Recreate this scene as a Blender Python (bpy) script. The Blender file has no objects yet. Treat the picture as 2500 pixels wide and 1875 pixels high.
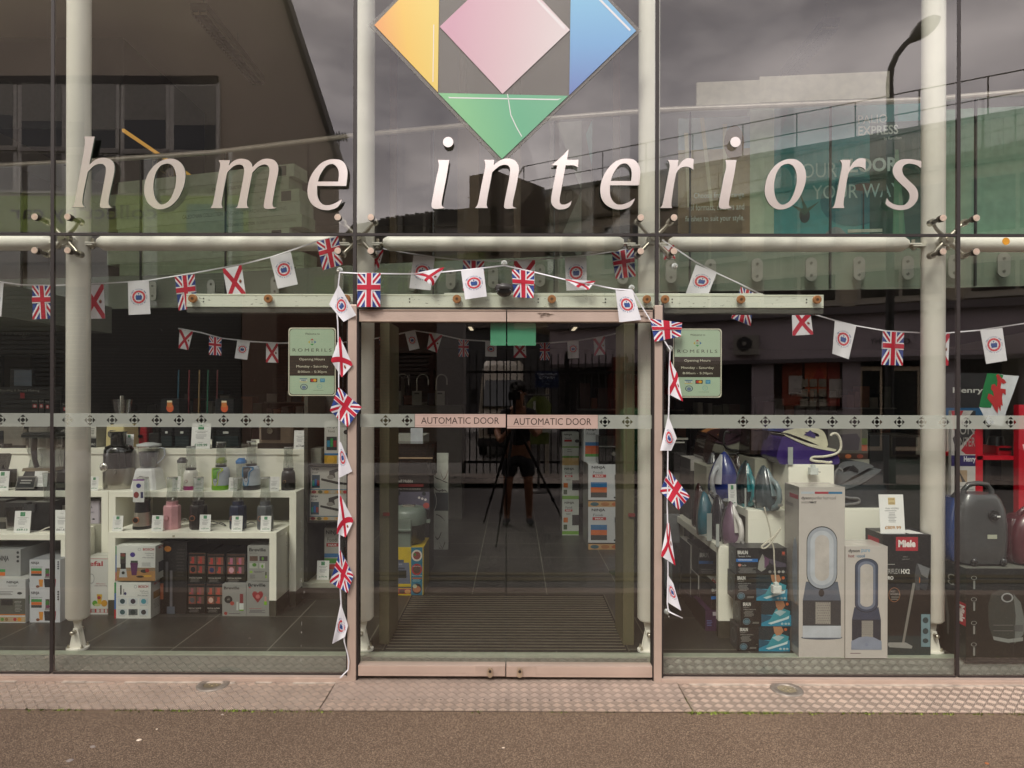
import bpy, bmesh, math, random
from mathutils import Vector, Matrix
random.seed(7)
SC = bpy.context.scene
COL = SC.collection
PI = math.pi
V = Vector
rad = math.radians
D, H, FPX, CX, HY = 3.64, 1.60, 1560.0, 1250.0, 965.0
cam_d = bpy.data.cameras.new('camera')
cam_d.sensor_width = 36; cam_d.lens = FPX / 2500 * 36; cam_d.shift_y = (HY - 937.5) / 2500
cam_d.clip_start = 0.02; cam_d.clip_end = 500
cam = bpy.data.objects.new('camera', cam_d); COL.objects.link(cam)
CM = Matrix.Rotation(0.0039, 4, 'Z') @ Matrix.Rotation(PI / 2, 4, 'X') @ Matrix.Rotation(0.0023, 4, 'Z')
cam.matrix_world = Matrix.Translation((0, -D, H)) @ CM
SC.camera = cam
W = bpy.data.worlds.new('World'); SC.world = W; W.use_nodes = True
nt = W.node_tree; nt.nodes.clear()
def nn(t, typ, **kw):
    n = t.nodes.new(typ)
    for k, v in kw.items():
        if k.startswith('i_'):
            n.inputs[k[2:].replace('_', ' ')].default_value = v
        else:
            setattr(n, k, v)
    return n
SUN_EL, SUN_AZ = 52, 215
sky = nn(nt, 'ShaderNodeTexSky', sky_type='NISHITA', sun_disc=False)
sky.sun_elevation = rad(SUN_EL); sky.sun_rotation = rad(SUN_AZ); sky.air_density = 1.4; sky.dust_density = 4.0
tc = nn(nt, 'ShaderNodeTexCoord')
mp = nn(nt, 'ShaderNodeMapping'); mp.inputs['Scale'].default_value = (1, 1, 2.6); mp.inputs['Location'].default_value = (.4, .2, .1)
no = nn(nt, 'ShaderNodeTexNoise'); no.inputs['Scale'].default_value = 2.8; no.inputs['Detail'].default_value = 7; no.inputs['Roughness'].default_value = .52
cr = nn(nt, 'ShaderNodeValToRGB')
cr.color_ramp.elements[0].position = .38; cr.color_ramp.elements[0].color = (4.6, 4.4, 4.7, 1)
cr.color_ramp.elements[1].position = .62; cr.color_ramp.elements[1].color = (11.5, 11.0, 10.9, 1)
mx = nn(nt, 'ShaderNodeMix', data_type='RGBA'); mx.inputs[0].default_value = .93
bg = nn(nt, 'ShaderNodeBackground'); bg.inputs['Strength'].default_value = .13
wo = nn(nt, 'ShaderNodeOutputWorld')
L = nt.links.new
L(tc.outputs['Generated'], mp.inputs['Vector']); L(mp.outputs[0], no.inputs['Vector']); L(no.outputs['Fac'], cr.inputs[0])
L(sky.outputs[0], mx.inputs[6]); L(cr.outputs[0], mx.inputs[7]); L(mx.outputs[2], bg.inputs['Color']); L(bg.outputs[0], wo.inputs['Surface'])
sd = bpy.data.lights.new('sun', 'SUN'); sd.energy = 1.6; sd.angle = rad(18); sd.color = (1, .95, .88)
so = bpy.data.objects.new('sun', sd); COL.objects.link(so)
so.rotation_euler = (rad(90 - SUN_EL), 0, rad(-25)); so.location = (0, -6, 20)
SC.view_settings.view_transform = 'Standard'; SC.view_settings.look = 'None'
SC.view_settings.gamma = 1; SC.view_settings.use_curve_mapping = False
SC.view_settings.exposure = 0.85
SC.cycles.use_denoising = True
SC.cycles.transparent_max_bounces = 32
SC.cycles.max_bounces = 10; SC.cycles.diffuse_bounces = 4; SC.cycles.glossy_bounces = 5
SC.cycles.caustics_reflective = False; SC.cycles.caustics_refractive = False
SC.cycles.sample_clamp_indirect = 6
def P(px, py, Y):
    d = CM.to_3x3() @ V(((px - CX) / FPX, (HY - py) / FPX, -1))
    t = (Y + D) / d.y
    return V((0, -D, H)) + d * t
def RP(px, py, Yv):                       # a thing seen mirrored in the glass stands across the street
    p = P(px, py, Yv); return V((p.x, -p.y, p.z))
def X_(px, Y): return P(px, 965, Y).x
def s2l(c): return c / 12.92 if c <= .04045 else ((c + .055) / 1.055) ** 2.4
def lin(h):
    if isinstance(h, str): return tuple(s2l(int(h[i:i + 2], 16) / 255) for i in (0, 2, 4)) + (1,)
    return tuple(h) + (1,)
_mats = {}
def M(h, rough=.55, metal=0., var=.10, scale=14., bump=0., spec=.5, coat=0.):
    key = (h, rough, metal, var, scale, bump, spec, coat)
    if key in _mats: return _mats[key]
    m = bpy.data.materials.new('paint_%s' % h); m.use_nodes = True; t = m.node_tree
    b = t.nodes['Principled BSDF']; c = lin(h)
    b.inputs['Roughness'].default_value = rough; b.inputs['Metallic'].default_value = metal
    b.inputs['Specular IOR Level'].default_value = spec; b.inputs['Coat Weight'].default_value = coat
    co = nn(t, 'ShaderNodeTexCoord'); n = nn(t, 'ShaderNodeTexNoise'); n.inputs['Scale'].default_value = scale; n.inputs['Detail'].default_value = 5
    t.links.new(co.outputs['Object'], n.inputs['Vector'])
    r = nn(t, 'ShaderNodeValToRGB')
    r.color_ramp.elements[0].position = .3; r.color_ramp.elements[1].position = .7
    r.color_ramp.elements[0].color = tuple(x * (1 - var) for x in c[:3]) + (1,)
    r.color_ramp.elements[1].color = tuple(min(1, x * (1 + var)) for x in c[:3]) + (1,)
    t.links.new(n.outputs['Fac'], r.inputs[0]); t.links.new(r.outputs[0], b.inputs['Base Color'])
    if bump:
        bp = nn(t, 'ShaderNodeBump'); bp.inputs['Strength'].default_value = bump; bp.inputs['Distance'].default_value = .01
        t.links.new(n.outputs['Fac'], bp.inputs['Height']); t.links.new(bp.outputs[0], b.inputs['Normal'])
    _mats[key] = m; return m
def glass_mat(name, tint, base, mul, rough=0.0):
    if name in _mats: return _mats[name]
    m = bpy.data.materials.new(name); m.use_nodes = True; t = m.node_tree; t.nodes.clear()
    o = nn(t, 'ShaderNodeOutputMaterial'); tr = nn(t, 'ShaderNodeBsdfTransparent'); gl = nn(t, 'ShaderNodeBsdfGlossy')
    gl.inputs['Roughness'].default_value = rough; gl.inputs['Color'].default_value = (1, .93, .91, 1)
    tr.inputs['Color'].default_value = tint + (1,)
    fr = nn(t, 'ShaderNodeLayerWeight'); fr.inputs['Blend'].default_value = .5
    pw = nn(t, 'ShaderNodeMath', operation='POWER'); pw.inputs[1].default_value = 5
    ma = nn(t, 'ShaderNodeMath', operation='MULTIPLY_ADD', use_clamp=True); ma.inputs[1].default_value = mul; ma.inputs[2].default_value = base
    mi = nn(t, 'ShaderNodeMixShader')
    n = nn(t, 'ShaderNodeTexNoise'); n.inputs['Scale'].default_value = .9; co = nn(t, 'ShaderNodeTexCoord')
    bp = nn(t, 'ShaderNodeBump'); bp.inputs['Strength'].default_value = .02; bp.inputs['Distance'].default_value = .02
    t.links.new(co.outputs['Object'], n.inputs['Vector']); t.links.new(n.outputs['Fac'], bp.inputs['Height']); t.links.new(bp.outputs[0], gl.inputs['Normal'])
    t.links.new(fr.outputs['Facing'], pw.inputs[0]); t.links.new(pw.outputs[0], ma.inputs[0]); t.links.new(ma.outputs[0], mi.inputs[0])
    t.links.new(tr.outputs[0], mi.inputs[1]); t.links.new(gl.outputs[0], mi.inputs[2]); t.links.new(mi.outputs[0], o.inputs[0])
    _mats[name] = m; return m
def film_mat(name, col, alpha, rough=.5, emis=0):
    if name in _mats: return _mats[name]
    m = bpy.data.materials.new(name); m.use_nodes = True; t = m.node_tree; b = t.nodes['Principled BSDF']
    b.inputs['Roughness'].default_value = rough; b.inputs['Alpha'].default_value = alpha
    n = nn(t, 'ShaderNodeTexNoise'); n.inputs['Scale'].default_value = 6; r = nn(t, 'ShaderNodeValToRGB'); c = lin(col)
    r.color_ramp.elements[0].color = tuple(x * .93 for x in c[:3]) + (1,); r.color_ramp.elements[1].color = c
    co = nn(t, 'ShaderNodeTexCoord'); t.links.new(co.outputs['Object'], n.inputs['Vector'])
    t.links.new(n.outputs['Fac'], r.inputs[0]); t.links.new(r.outputs[0], b.inputs['Base Color'])
    _mats[name] = m; return m
def grad_mat(name, stops, axis, lo, hi, alpha=1, rough=.35, spin=0):     # printed colour blend across a sheet
    if name in _mats: return _mats[name]
    m = bpy.data.materials.new(name); m.use_nodes = True; t = m.node_tree; b = t.nodes['Principled BSDF']
    b.inputs['Roughness'].default_value = rough; b.inputs['Alpha'].default_value = alpha
    co = nn(t, 'ShaderNodeTexCoord'); dp = nn(t, 'ShaderNodeVectorMath', operation='DOT_PRODUCT'); dp.inputs[1].default_value = axis
    mr = nn(t, 'ShaderNodeMapRange'); mr.inputs[1].default_value = lo; mr.inputs[2].default_value = hi
    r = nn(t, 'ShaderNodeValToRGB'); el = r.color_ramp.elements
    while len(el) < len(stops): el.new(.5)
    for e, (p, c) in zip(el, stops): e.position = p; e.color = lin(c)
    t.links.new(co.outputs['Object'], dp.inputs[0]); t.links.new(dp.outputs['Value'], mr.inputs[0]); t.links.new(mr.outputs[0], r.inputs[0]); t.links.new(r.outputs[0], b.inputs['Base Color'])
    _mats[name] = m; return m
def emit_mat(name, col, k):
    if name in _mats: return _mats[name]
    m = bpy.data.materials.new(name); m.use_nodes = True; b = m.node_tree.nodes['Principled BSDF']
    b.inputs['Base Color'].default_value = lin(col); b.inputs['Emission Color'].default_value = lin(col); b.inputs['Emission Strength'].default_value = k
    _mats[name] = m; return m
class MB:
    def __init__(s): s.v = []; s.f = []; s.m = []; s.s = []; s.mats = []
    def mi(s, m):
        if isinstance(m, str): m = M(m)
        if m not in s.mats: s.mats.append(m)
        return s.mats.index(m)
    def add(s, vs, fs, m, smooth=False):
        k = len(s.v); i = s.mi(m)
        s.v += [V(p) for p in vs]
        for f in fs: s.f.append([a + k for a in f]); s.m.append(i); s.s.append(smooth)
        return s
    def box(s, x0, x1, y0, y1, z0, z1, m, front=None):
        if x0 > x1: x0, x1 = x1, x0
        if y0 > y1: y0, y1 = y1, y0
        if z0 > z1: z0, z1 = z1, z0
        vs = [(x0, y0, z0), (x1, y0, z0), (x1, y1, z0), (x0, y1, z0), (x0, y0, z1), (x1, y0, z1), (x1, y1, z1), (x0, y1, z1)]
        fs = [(0, 3, 2, 1), (4, 5, 6, 7), (1, 2, 6, 5), (2, 3, 7, 6), (3, 0, 4, 7)]
        if front is None: fs.append((0, 1, 5, 4)); return s.add(vs, fs, m)
        s.add(vs, fs, m); return s.add(vs, [(0, 1, 5, 4)], front)
    def hexa(s, b, t, m, smooth=False):     # two matching loops joined into a solid
        n = len(b); vs = list(b) + list(t)
        fs = [[i, (i + 1) % n, (i + 1) % n + n, i + n] for i in range(n)]
        s.add(vs, fs, m, smooth)
        return s.add(vs, [list(range(n))[::-1], list(range(n, 2 * n))], m)
    def loft(s, loops, m, smooth=True, cap=True):
        n = len(loops[0]); vs = [p for l in loops for p in l]; fs = []
        for k in range(len(loops) - 1):
            for i in range(n):
                j = (i + 1) % n; fs.append([k * n + i, k * n + j, (k + 1) * n + j, (k + 1) * n + i])
        s.add(vs, fs, m, smooth)
        if cap: s.add(list(loops[0]), [list(range(n))[::-1]], m); s.add(list(loops[-1]), [list(range(n))], m)
        return s
    def cyl(s, p0, p1, r0, r1=None, m=None, n=20, cap=True):
        r1 = r0 if r1 is None else r1
        p0, p1 = V(p0), V(p1); d = (p1 - p0).normalized()
        a = d.orthogonal().normalized(); b = d.cross(a)
        l = [[p + (a * math.cos(2 * PI * i / n) + b * math.sin(2 * PI * i / n)) * r for i in range(n)] for p, r in ((p0, r0), (p1, r1))]
        return s.loft(l, m, True, cap)
    def lathe(s, c, prof, m, n=24, sx=1, sy=1, cap=True, ph=0):
        c = V(c); l = [[c + V((r * sx * math.cos(2 * PI * (i + ph) / n), r * sy * math.sin(2 * PI * (i + ph) / n), z)) for i in range(n)] for r, z in prof]
        return s.loft(l, m, n > 10, cap)
    def tube(s, pts, r, m, n=8, cap=True):
        pts = [V(p) for p in pts]; loops = []; a = None
        for i, p in enumerate(pts):
            d = (pts[min(i + 1, len(pts) - 1)] - pts[max(i - 1, 0)]).normalized()
            if a is None: a = d.orthogonal().normalized()
            a = (a - d * a.dot(d)).normalized(); b = d.cross(a)
            rr = r[i] if isinstance(r, (list, tuple)) else r
            loops.append([p + (a * math.cos(2 * PI * k / n) + b * math.sin(2 * PI * k / n)) * rr for k in range(n)])
        return s.loft(loops, m, True, cap)
    def sphere(s, c, r, m, n=16, sx=1, sy=1, sz=1):
        c = V(c); pr = [(math.sin(PI * k / n) * r, -math.cos(PI * k / n) * r * sz) for k in range(n + 1)]
        pr[0] = (1e-4, pr[0][1]); pr[-1] = (1e-4, pr[-1][1])
        return s.lathe(c, pr, m, n * 2 if n > 6 else 12, sx, sy)
    def obj(s, name, parent=None, o=None, bevel=0, seg=2):
        me = bpy.data.meshes.new(name)
        off = V(o) if o is not None else (parent.location.copy() if parent is not None else V((0, 0, 0)))
        if parent is not None and parent.parent is not None and o is None: off = off + parent.parent.location
        me.from_pydata([p - off for p in s.v], [], s.f)
        for m in s.mats: me.materials.append(m)
        me.polygons.foreach_set('material_index', s.m); me.polygons.foreach_set('use_smooth', s.s)
        me.update()
        ob = bpy.data.objects.new(name, me); COL.objects.link(ob)
        if parent is not None: ob.parent = parent
        elif o is not None: ob.location = off
        if bevel:
            b = ob.modifiers.new('bevel', 'BEVEL'); b.width = bevel; b.segments = seg; b.limit_method = 'ANGLE'; b.angle_limit = rad(40)
        return ob
def tag(o, label=None, cat=None, group=None, kind=None):
    if label: o['label'] = label
    if cat: o['category'] = cat
    if group: o['group'] = group
    if kind: o['kind'] = kind
    return o
def thing(name, label, cat, loc, group=None):
    o = bpy.data.objects.new(name, None); COL.objects.link(o); o.location = loc; o.empty_display_size = .05
    return tag(o, label, cat, group)
def copy_tree(o, loc, label=None, rz=None, parent=None):
    c = o.copy(); COL.objects.link(c); c.parent = parent
    if parent is None:
        c.location = loc
        if rz is not None: c.rotation_euler.z = rz
        if label: c['label'] = label
    for ch in o.children: copy_tree(ch, None, parent=c)
    return c
def fill_loops(loops, res=1):
    cu = bpy.data.curves.new('t', 'CURVE'); cu.dimensions = '2D'; cu.fill_mode = 'BOTH'
    for l in loops:
        sp = cu.splines.new('POLY'); sp.points.add(len(l) - 1)
        for p, q in zip(sp.points, l): p.co = (q[0], q[1], 0, 1)
        sp.use_cyclic_u = True
    ob = bpy.data.objects.new('t', cu); me = bpy.data.meshes.new_from_object(ob)
    r = ([(v.co.x, v.co.y) for v in me.vertices], [list(p.vertices) for p in me.polygons])
    bpy.data.objects.remove(ob); bpy.data.curves.remove(cu); bpy.data.meshes.remove(me)
    return r
_txt = {}
def text2d(s, bold=0., shear=0., sp=1.):
    k = (s, bold, shear, sp)
    if k in _txt: return _txt[k]
    cu = bpy.data.curves.new('t', 'FONT'); cu.body = s; cu.size = 1; cu.offset = bold; cu.shear = shear; cu.space_character = sp
    cu.resolution_u = 3; cu.fill_mode = 'FRONT'
    ob = bpy.data.objects.new('t', cu); me = bpy.data.meshes.new_from_object(ob)
    vs = [(v.co.x, v.co.y) for v in me.vertices]; fs = [list(p.vertices) for p in me.polygons]
    bpy.data.objects.remove(ob); bpy.data.curves.remove(cu); bpy.data.meshes.remove(me)
    x0 = min(v[0] for v in vs); x1 = max(v[0] for v in vs); y0 = min(v[1] for v in vs); y1 = max(v[1] for v in vs)
    _txt[k] = ([((x - x0) / (x1 - x0), 1 - (y - y0) / max(1e-6, y1 - y0)) for x, y in vs], fs); return _txt[k]
def items2d(items):
    """-> list of (verts2d, faces, colour) with v pointing down"""
    out = []
    for it in items:
        k = it[0]
        if k == 'r': u0, v0, u1, v1, c = it[1:6]; out.append(([(u0, v0), (u0, v1), (u1, v1), (u1, v0)], [[0, 1, 2, 3]], c))
        elif k == 'p': out.append((list(it[1]), [list(range(len(it[1])))], it[2]))
        elif k == 'c':
            u, v, ru, rv, c = it[1:6]; n = it[6] if len(it) > 6 else 20
            out.append(([(u + ru * math.cos(2 * PI * i / n), v - rv * math.sin(2 * PI * i / n)) for i in range(n)], [list(range(n))], c))
        elif k == 'o':
            u, v, ru, rv, w, c = it[1:7]; n = 28
            a = [(u + ru * math.cos(2 * PI * i / n), v - rv * math.sin(2 * PI * i / n)) for i in range(n)]
            b = [(u + ru * (1 - w) * math.cos(2 * PI * i / n), v - rv * (1 - w) * math.sin(2 * PI * i / n)) for i in range(n)]
            out.append((a + b, [[i, (i + 1) % n, (i + 1) % n + n, i + n] for i in range(n)], c))
        elif k == 't':
            s_, u0, v0, u1, v1, c = it[1:7]; op = it[7] if len(it) > 7 else {}
            vs, fs = text2d(s_, op.get('b', 0), op.get('i', 0), op.get('sp', 1))
            if op.get('rot') == 90: vs = [(1 - y, x) for x, y in vs]      # reads downwards
            if op.get('rot') == 180: vs = [(1 - x, 1 - y) for x, y in vs]
            out.append(([(u0 + (u1 - u0) * x, v0 + (v1 - v0) * y) for x, y in vs], fs, c))
        elif k == 'l':
            u0, v0, u1, v1, n, c = it[1:7]; h = (v1 - v0) / n; vs = []; fs = []; rr = random.Random(int(u0 * 991 + v0 * 773))
            for i in range(n):
                a = u0 + (u1 - u0) * rr.uniform(0, .12); b = u1 - (u1 - u0) * rr.uniform(0, .25); y = v0 + h * i; q = len(vs)
                vs += [(a, y), (a, y + h * .42), (b, y + h * .42), (b, y)]; fs.append([q, q + 1, q + 2, q + 3])
            out.append((vs, fs, c))
    return out
def art(mb, items, O, U, Vd, N, step=.0004, warp=None, both=False, first=1):
    O, U, Vd, N = V(O), V(U), V(Vd), V(N).normalized(); placed = []
    for vs, fs, c in (items2d(items) if items and isinstance(items[0][0], str) else items):
        a0 = min(v[0] for v in vs); a1 = max(v[0] for v in vs); b0 = min(v[1] for v in vs); b1 = max(v[1] for v in vs)
        lv = first
        for (p0, p1, q0, q1, l) in placed:
            if a0 < p1 and a1 > p0 and b0 < q1 and b1 > q0: lv = max(lv, l + 1)
        placed.append((a0, a1, b0, b1, lv))
        for sg in ((1, -1) if both else (1,)):
            if warp: pts = [warp(u, v, sg * lv * step) for u, v in vs]
            else: pts = [O + U * u + Vd * v + N * (lv * step * sg) for u, v in vs]
            mb.add(pts, fs if sg == 1 else [f[::-1] for f in fs], c)
    return mb
def smooth_loop(pts, n=4):
    """points; a third value 1 marks a corner"""
    N = len(pts); out = []
    for i in range(N):
        p0, p1, p2, p3 = pts[i - 1], pts[i], pts[(i + 1) % N], pts[(i + 2) % N]
        c1 = len(p1) > 2; c2 = len(p2) > 2
        a, b = V(p1[:2]), V(p2[:2])
        if c1 and c2: out.append(tuple(a)); continue
        t1 = (b - V(p0[:2])) * .5 if not c1 else (b - a) * .6
        t2 = (V(p3[:2]) - a) * .5 if not c2 else (b - a) * .6
        L_ = (b - a).length
        if t1.length > L_ * 1.2: t1 *= L_ * 1.2 / t1.length
        if t2.length > L_ * 1.2: t2 *= L_ * 1.2 / t2.length
        for k in range(n):
            t = k / n; h = (2 * t ** 3 - 3 * t * t + 1, t ** 3 - 2 * t * t + t, -2 * t ** 3 + 3 * t * t, t ** 3 - t * t)
            q = a * h[0] + t1 * h[1] + b * h[2] + t2 * h[3]; out.append((q.x, q.y))
    return out
def solid2d(mb, loops, mapf, m, edge=None):
    """fill 2D loops and extrude: mapf(x, y, k) with k 0 front, 1 back"""
    vs, fs = fill_loops(loops)
    A = [mapf(x, y, 0) for x, y in vs]; B = [mapf(x, y, 1) for x, y in vs]
    mb.add(A, fs, m); mb.add(B, [f[::-1] for f in fs], edge or m)
    for l in loops:
        n = len(l); q = [mapf(x, y, 0) for x, y in l] + [mapf(x, y, 1) for x, y in l]
        mb.add(q, [[i, (i + 1) % n, (i + 1) % n + n, i + n] for i in range(n)], edge or m)
    return mb
FI = .06                                            # height of the shop floor
PANE = glass_mat('window_glass', (.96, .975, .945), .118, .8)
CLEAR = glass_mat('glass_edge', (.995, 1., .995), .0, .0)
BAL = glass_mat('balustrade_glass', (.86, .94, .90), .05, .9)
JAR = glass_mat('jar_glass', (.80, .83, .82), .15, .9, .05)
SMOKE = glass_mat('smoked_glass', (.25, .25, .24), .07, .8, .03)
FROST = film_mat('frosted_film', 'a9ada2', .66, .6)
WHITE = M('e9e5da', .42, var=.08, scale=3)           # cream structural paint
JOINT = M('2c2422', .6)
ALU = M('cbb5a7', .38, .4, var=.07, scale=6)
ALUD = M('9a8576', .45, .3, var=.08, scale=6)
STEEL = M('b8b2a4', .28, .9, var=.1)
CAPM = M('dcc2b0', .35, .5, var=.12, scale=60)
LETTER = M('efe3dd', .2, .65, var=.06, scale=3)
LETTERE = M('6a7a6c', .4, .3)
TRIM = M('c9ccb8', .5, .1, var=.1, scale=9)
JX = [P(x, 573, 0).x for x in (128, 866, 1604, 2340)]
JX = [JX[0] - 1.72] + JX + [JX[3] + 1.72]
JZ = 2.515
ZT = 5.7
DOORL, DOORR = P(873, 1200, 0).x, P(1595, 1200, 0).x
DM = P(1236, 1200, 0).x

def glass_box(mb, x0, x1, z0, z1, y0=0., y1=.012):
    mb.add([(x0, y0, z0), (x1, y0, z0), (x1, y0, z1), (x0, y0, z1)], [(0, 1, 2, 3)], PANE)
    mb.add([(x0, y1, z0), (x1, y1, z0), (x1, y1, z1), (x0, y1, z1), (x0, y0, z0), (x1, y0, z0), (x1, y0, z1), (x0, y0, z1)],
           [(0, 3, 2, 1), (0, 1, 5, 4), (1, 2, 6, 5), (2, 3, 7, 6), (3, 0, 4, 7)], CLEAR)

fr = thing('glass_facade', 'frameless glass front of the shop with cream steel posts and star shaped glass fixings', 'shop front', (0, 0, 0))
g = .010
for i in range(5):
    x0, x1 = JX[i] + g, JX[i + 1] - g
    mb = MB(); glass_box(mb, x0, x1, JZ + g, ZT); mb.obj('glass_pane', fr)
    mb = MB()
    if i == 2:
        glass_box(mb, x0, x1, 2.03 + .075, JZ - g)
    else:
        glass_box(mb, x0, x1, .012, JZ - g)
    mb.obj('glass_pane', fr)
mb = MB()
for i in range(6):
    x = JX[i]
    mb.box(x - g, x + g, -.002, .014, (2.105 if i in (2, 3) else .012), ZT, JOINT)
for i in range(5):
    mb.box(JX[i] + g, JX[i + 1] - g, -.0015, .0135, JZ - g * .75, JZ + g * .75, JOINT)
    if i != 2: mb.box(JX[i] + g, JX[i + 1] - g, -.001, .013, .002, .012, JOINT)
mb.obj('joint_seal', fr)
JL0, JL1 = P(852, 1200, 0).x, P(873, 1200, 0).x
JR0, JR1 = P(1595, 1200, 0).x, P(1613.5, 1200, 0).x
for (a, b) in ((JX[0], JL0), (JR1, JX[5])):
    mb = MB(); mb.box(a, b, -.03, .02, -.026, .002, ALU)
    mb.box(a, b, -.034, -.03, -.026, -.004, ALU)
    mb.obj('bottom_channel', fr)
for a, b in ((JL0, JL1), (JR0, JR1)):
    mb = MB(); mb.box(a, b, -.032, .05, -.026, 2.11, ALU)
    s_ = a if a > 0 else b
    if a < 0: mb.box(b, b + .008, -.02, .05, -.02, 2.09, JOINT); mb.box(a - .012, a, -.012, .03, .0, 2.105, JOINT)
    else: mb.box(a - .006, a, -.02, .05, -.02, 2.09, JOINT); mb.box(b, b + .012, -.02, .03, .0, 2.12, JOINT)
    mb.obj('door_post', fr, bevel=.002)
CY, CR = .22, .064
for i in range(1, 5):
    x = JX[i]; mb = MB()
    mb.lathe((x, CY, 0), [(CR - .012, FI + .185), (CR, FI + .20), (CR, ZT)], WHITE, 40)
    c = mb.obj('tube_post', fr)
    mb = MB(); sg = -1 if i in (1, 3) else 1
    mb.hexa([(x - .028, CY - .006, FI + .19), (x - .028, CY + .006, FI + .19), (x + .028, CY + .006, FI + .19), (x + .028, CY - .006, FI + .19)],
            [(x - .012, CY - .006, FI + .09), (x - .012, CY + .006, FI + .09), (x + .012, CY + .006, FI + .09), (x + .012, CY - .006, FI + .09)], WHITE)
    for s2 in (-.018, .018):
        mb.hexa([(x - .038, CY + s2 - .004, FI + .012), (x - .038, CY + s2 + .004, FI + .012), (x + .038, CY + s2 + .004, FI + .012), (x + .038, CY + s2 - .004, FI + .012)],
                [(x - .013, CY + s2 - .004, FI + .13), (x - .013, CY + s2 + .004, FI + .13), (x + .013, CY + s2 + .004, FI + .13), (x + .013, CY + s2 - .004, FI + .13)], WHITE)
    mb.cyl((x - .002, CY - .045, FI + .11), (x - .002, CY + .045, FI + .11), .011, None, STEEL, 10)
    mb.sphere((x - .002, CY - .047, FI + .11), .014, STEEL, 8)
    mb.lathe((x, CY, FI), [(.064, 0), (.064, .012)], WHITE, 28, 1, .8)
    for dx, dy in ((-.042, -.025), (.042, -.025), (-.042, .025), (.042, .025)):
        mb.lathe((x + dx, CY + dy, FI + .012), [(.009, 0), (.009, .008), (.005, .009), (.005, .02)], STEEL, 8)
    mb.obj('post_foot', c, o=None)
for i in range(5):
    a = JX[i] + (.12 if i else 0); b = JX[i + 1] - .155
    mb = MB(); r = .048
    mb.loft([[V((xx, CY + rr * math.cos(2 * PI * k / 32), JZ + .003 + rr * math.sin(2 * PI * k / 32))) for k in range(32)]
             for xx, rr in ((a, r * .55), (a + .035, r * .97), (a + .05, r), (b - .05, r), (b - .035, r * .97), (b, r * .55))], WHITE)
    t = mb.obj('cross_tube', fr)
    for e, sg in ((a, -1), (b, 1)):
        mb = MB(); mb.box(e - .005, e + sg * .07, CY - .03, CY + .03, JZ - .006, JZ + .002, WHITE)
        mb.box(e + sg * .02, e + sg * .10, CY - .028, CY + .028, JZ - .016, JZ - .009, WHITE)
        mb.cyl((e + sg * .035, CY, JZ - .035), (e + sg * .035, CY, JZ + .028), .010, None, STEEL, 10)
        mb.lathe((e + sg * .035, CY, JZ - .03), [(.016, 0), (.016, .012)], STEEL, 6)
        mb.obj('pin_joint', t)
for i in range(1, 5):
    x = JX[i]; hy = .10
    h = MB(); h.cyl((x, hy - .012, JZ), (x, hy + .018, JZ), .036, .036, STEEL, 28)
    h.cyl((x, hy - .02, JZ), (x, hy - .012, JZ), .014, .016, STEEL, 6)
    h.cyl((x, hy + .018, JZ), (x, CY - CR + .003, JZ), .024, .03, WHITE, 20)
    hub = h.obj('glass_fixing', fr)
    for sx in (-1, 1):
        for sz in (-1, 1):
            ax, az = x + sx * .094, JZ + sz * .0955
            b = MB()
            b.tube([(x + sx * .022, hy, JZ + sz * .022), (x + sx * .06, hy - .002, JZ + sz * .06), (x + sx * .086, hy - .012, JZ + sz * .088)], [.012, .0105, .009], STEEL, 12)
            b.cyl((ax, hy - .024, az), (ax, hy + .006, az), .020, .020, STEEL, 20)
            b.cyl((ax, hy + .006, az), (ax, hy + .022, az), .008, .007, STEEL, 10)
            b.cyl((ax, .013, az), (ax, hy - .024, az), .0115, .0115, M('5c584c', .3, .8), 16)
            b.cyl((ax, .012, az), (ax, .022, az), .019, .019, M('4a463c', .4, .6), 20)
            b.obj('fixing_arm', hub, o=(0, 0, 0))
            c = MB(); c.cyl((ax, -.010, az), (ax, -.0005, az), .0185, .0205, M('4a443c', .4, .6), 28)
            c.cyl((ax, -.013, az), (ax, -.0102, az), .0185, .0185, M('dccbb8', .35, .6), 28)
            c.cyl((ax, -.0138, az), (ax, -.013, az), .0148, .0152, CAPM, 28)
            c.obj('cap', hub, o=(0, 0, 0))
def diamond_band(x0, x1, z0, z1, xs, y=-.0012, parent=None, name='frosted_band'):
    zc = (z0 + z1) / 2; h = .0318; k = h * .5; loops = [[(x0, z0), (x1, z0), (x1, z1), (x0, z1)]]
    e = .0012
    for c in xs:
        if c - h < x0 + .002 or c + h > x1 - .002: continue
        for sx, sz in ((1, 0), (-1, 0), (0, 1), (0, -1)):
            if sx: loops.append([(c + sx * h, zc), (c + sx * (k + e), zc + k - e), (c + sx * (k + e), zc - k + e)])
            else: loops.append([(c, zc + sz * h), (c + k - e, zc + sz * (k + e)), (c - k + e, zc + sz * (k + e))])
        q = k * .92; loops.append([(c + q, zc), (c, zc + q), (c - q, zc), (c, zc - q)])
    vs, fs = fill_loops(loops)
    m = MB(); m.add([(a, y, b) for a, b in vs], [f for f in fs], FROST)
    return m.obj(name, parent)
bz1, bz0 = P(1250, 1011.5, 0).z, P(1250, 1044.5, 0).z
sp = 54.45
for i in (0, 1, 3, 4):
    a, b = JX[i] + g, JX[i + 1] - g
    if i == 1: b = JL0 - .012
    if i == 3: a = JR1 + .012
    xs = [P(328.5 + sp * (k - 8), 1028, 0).x for k in range(15)] if i < 2 else [P(1814 + sp * k, 1028, 0).x for k in range(0, 18)]
    if i < 2: xs = [x for x in xs if x < P(670, 1028, 0).x]
    diamond_band(a, b, bz0, bz1, xs, parent=fr)

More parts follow.
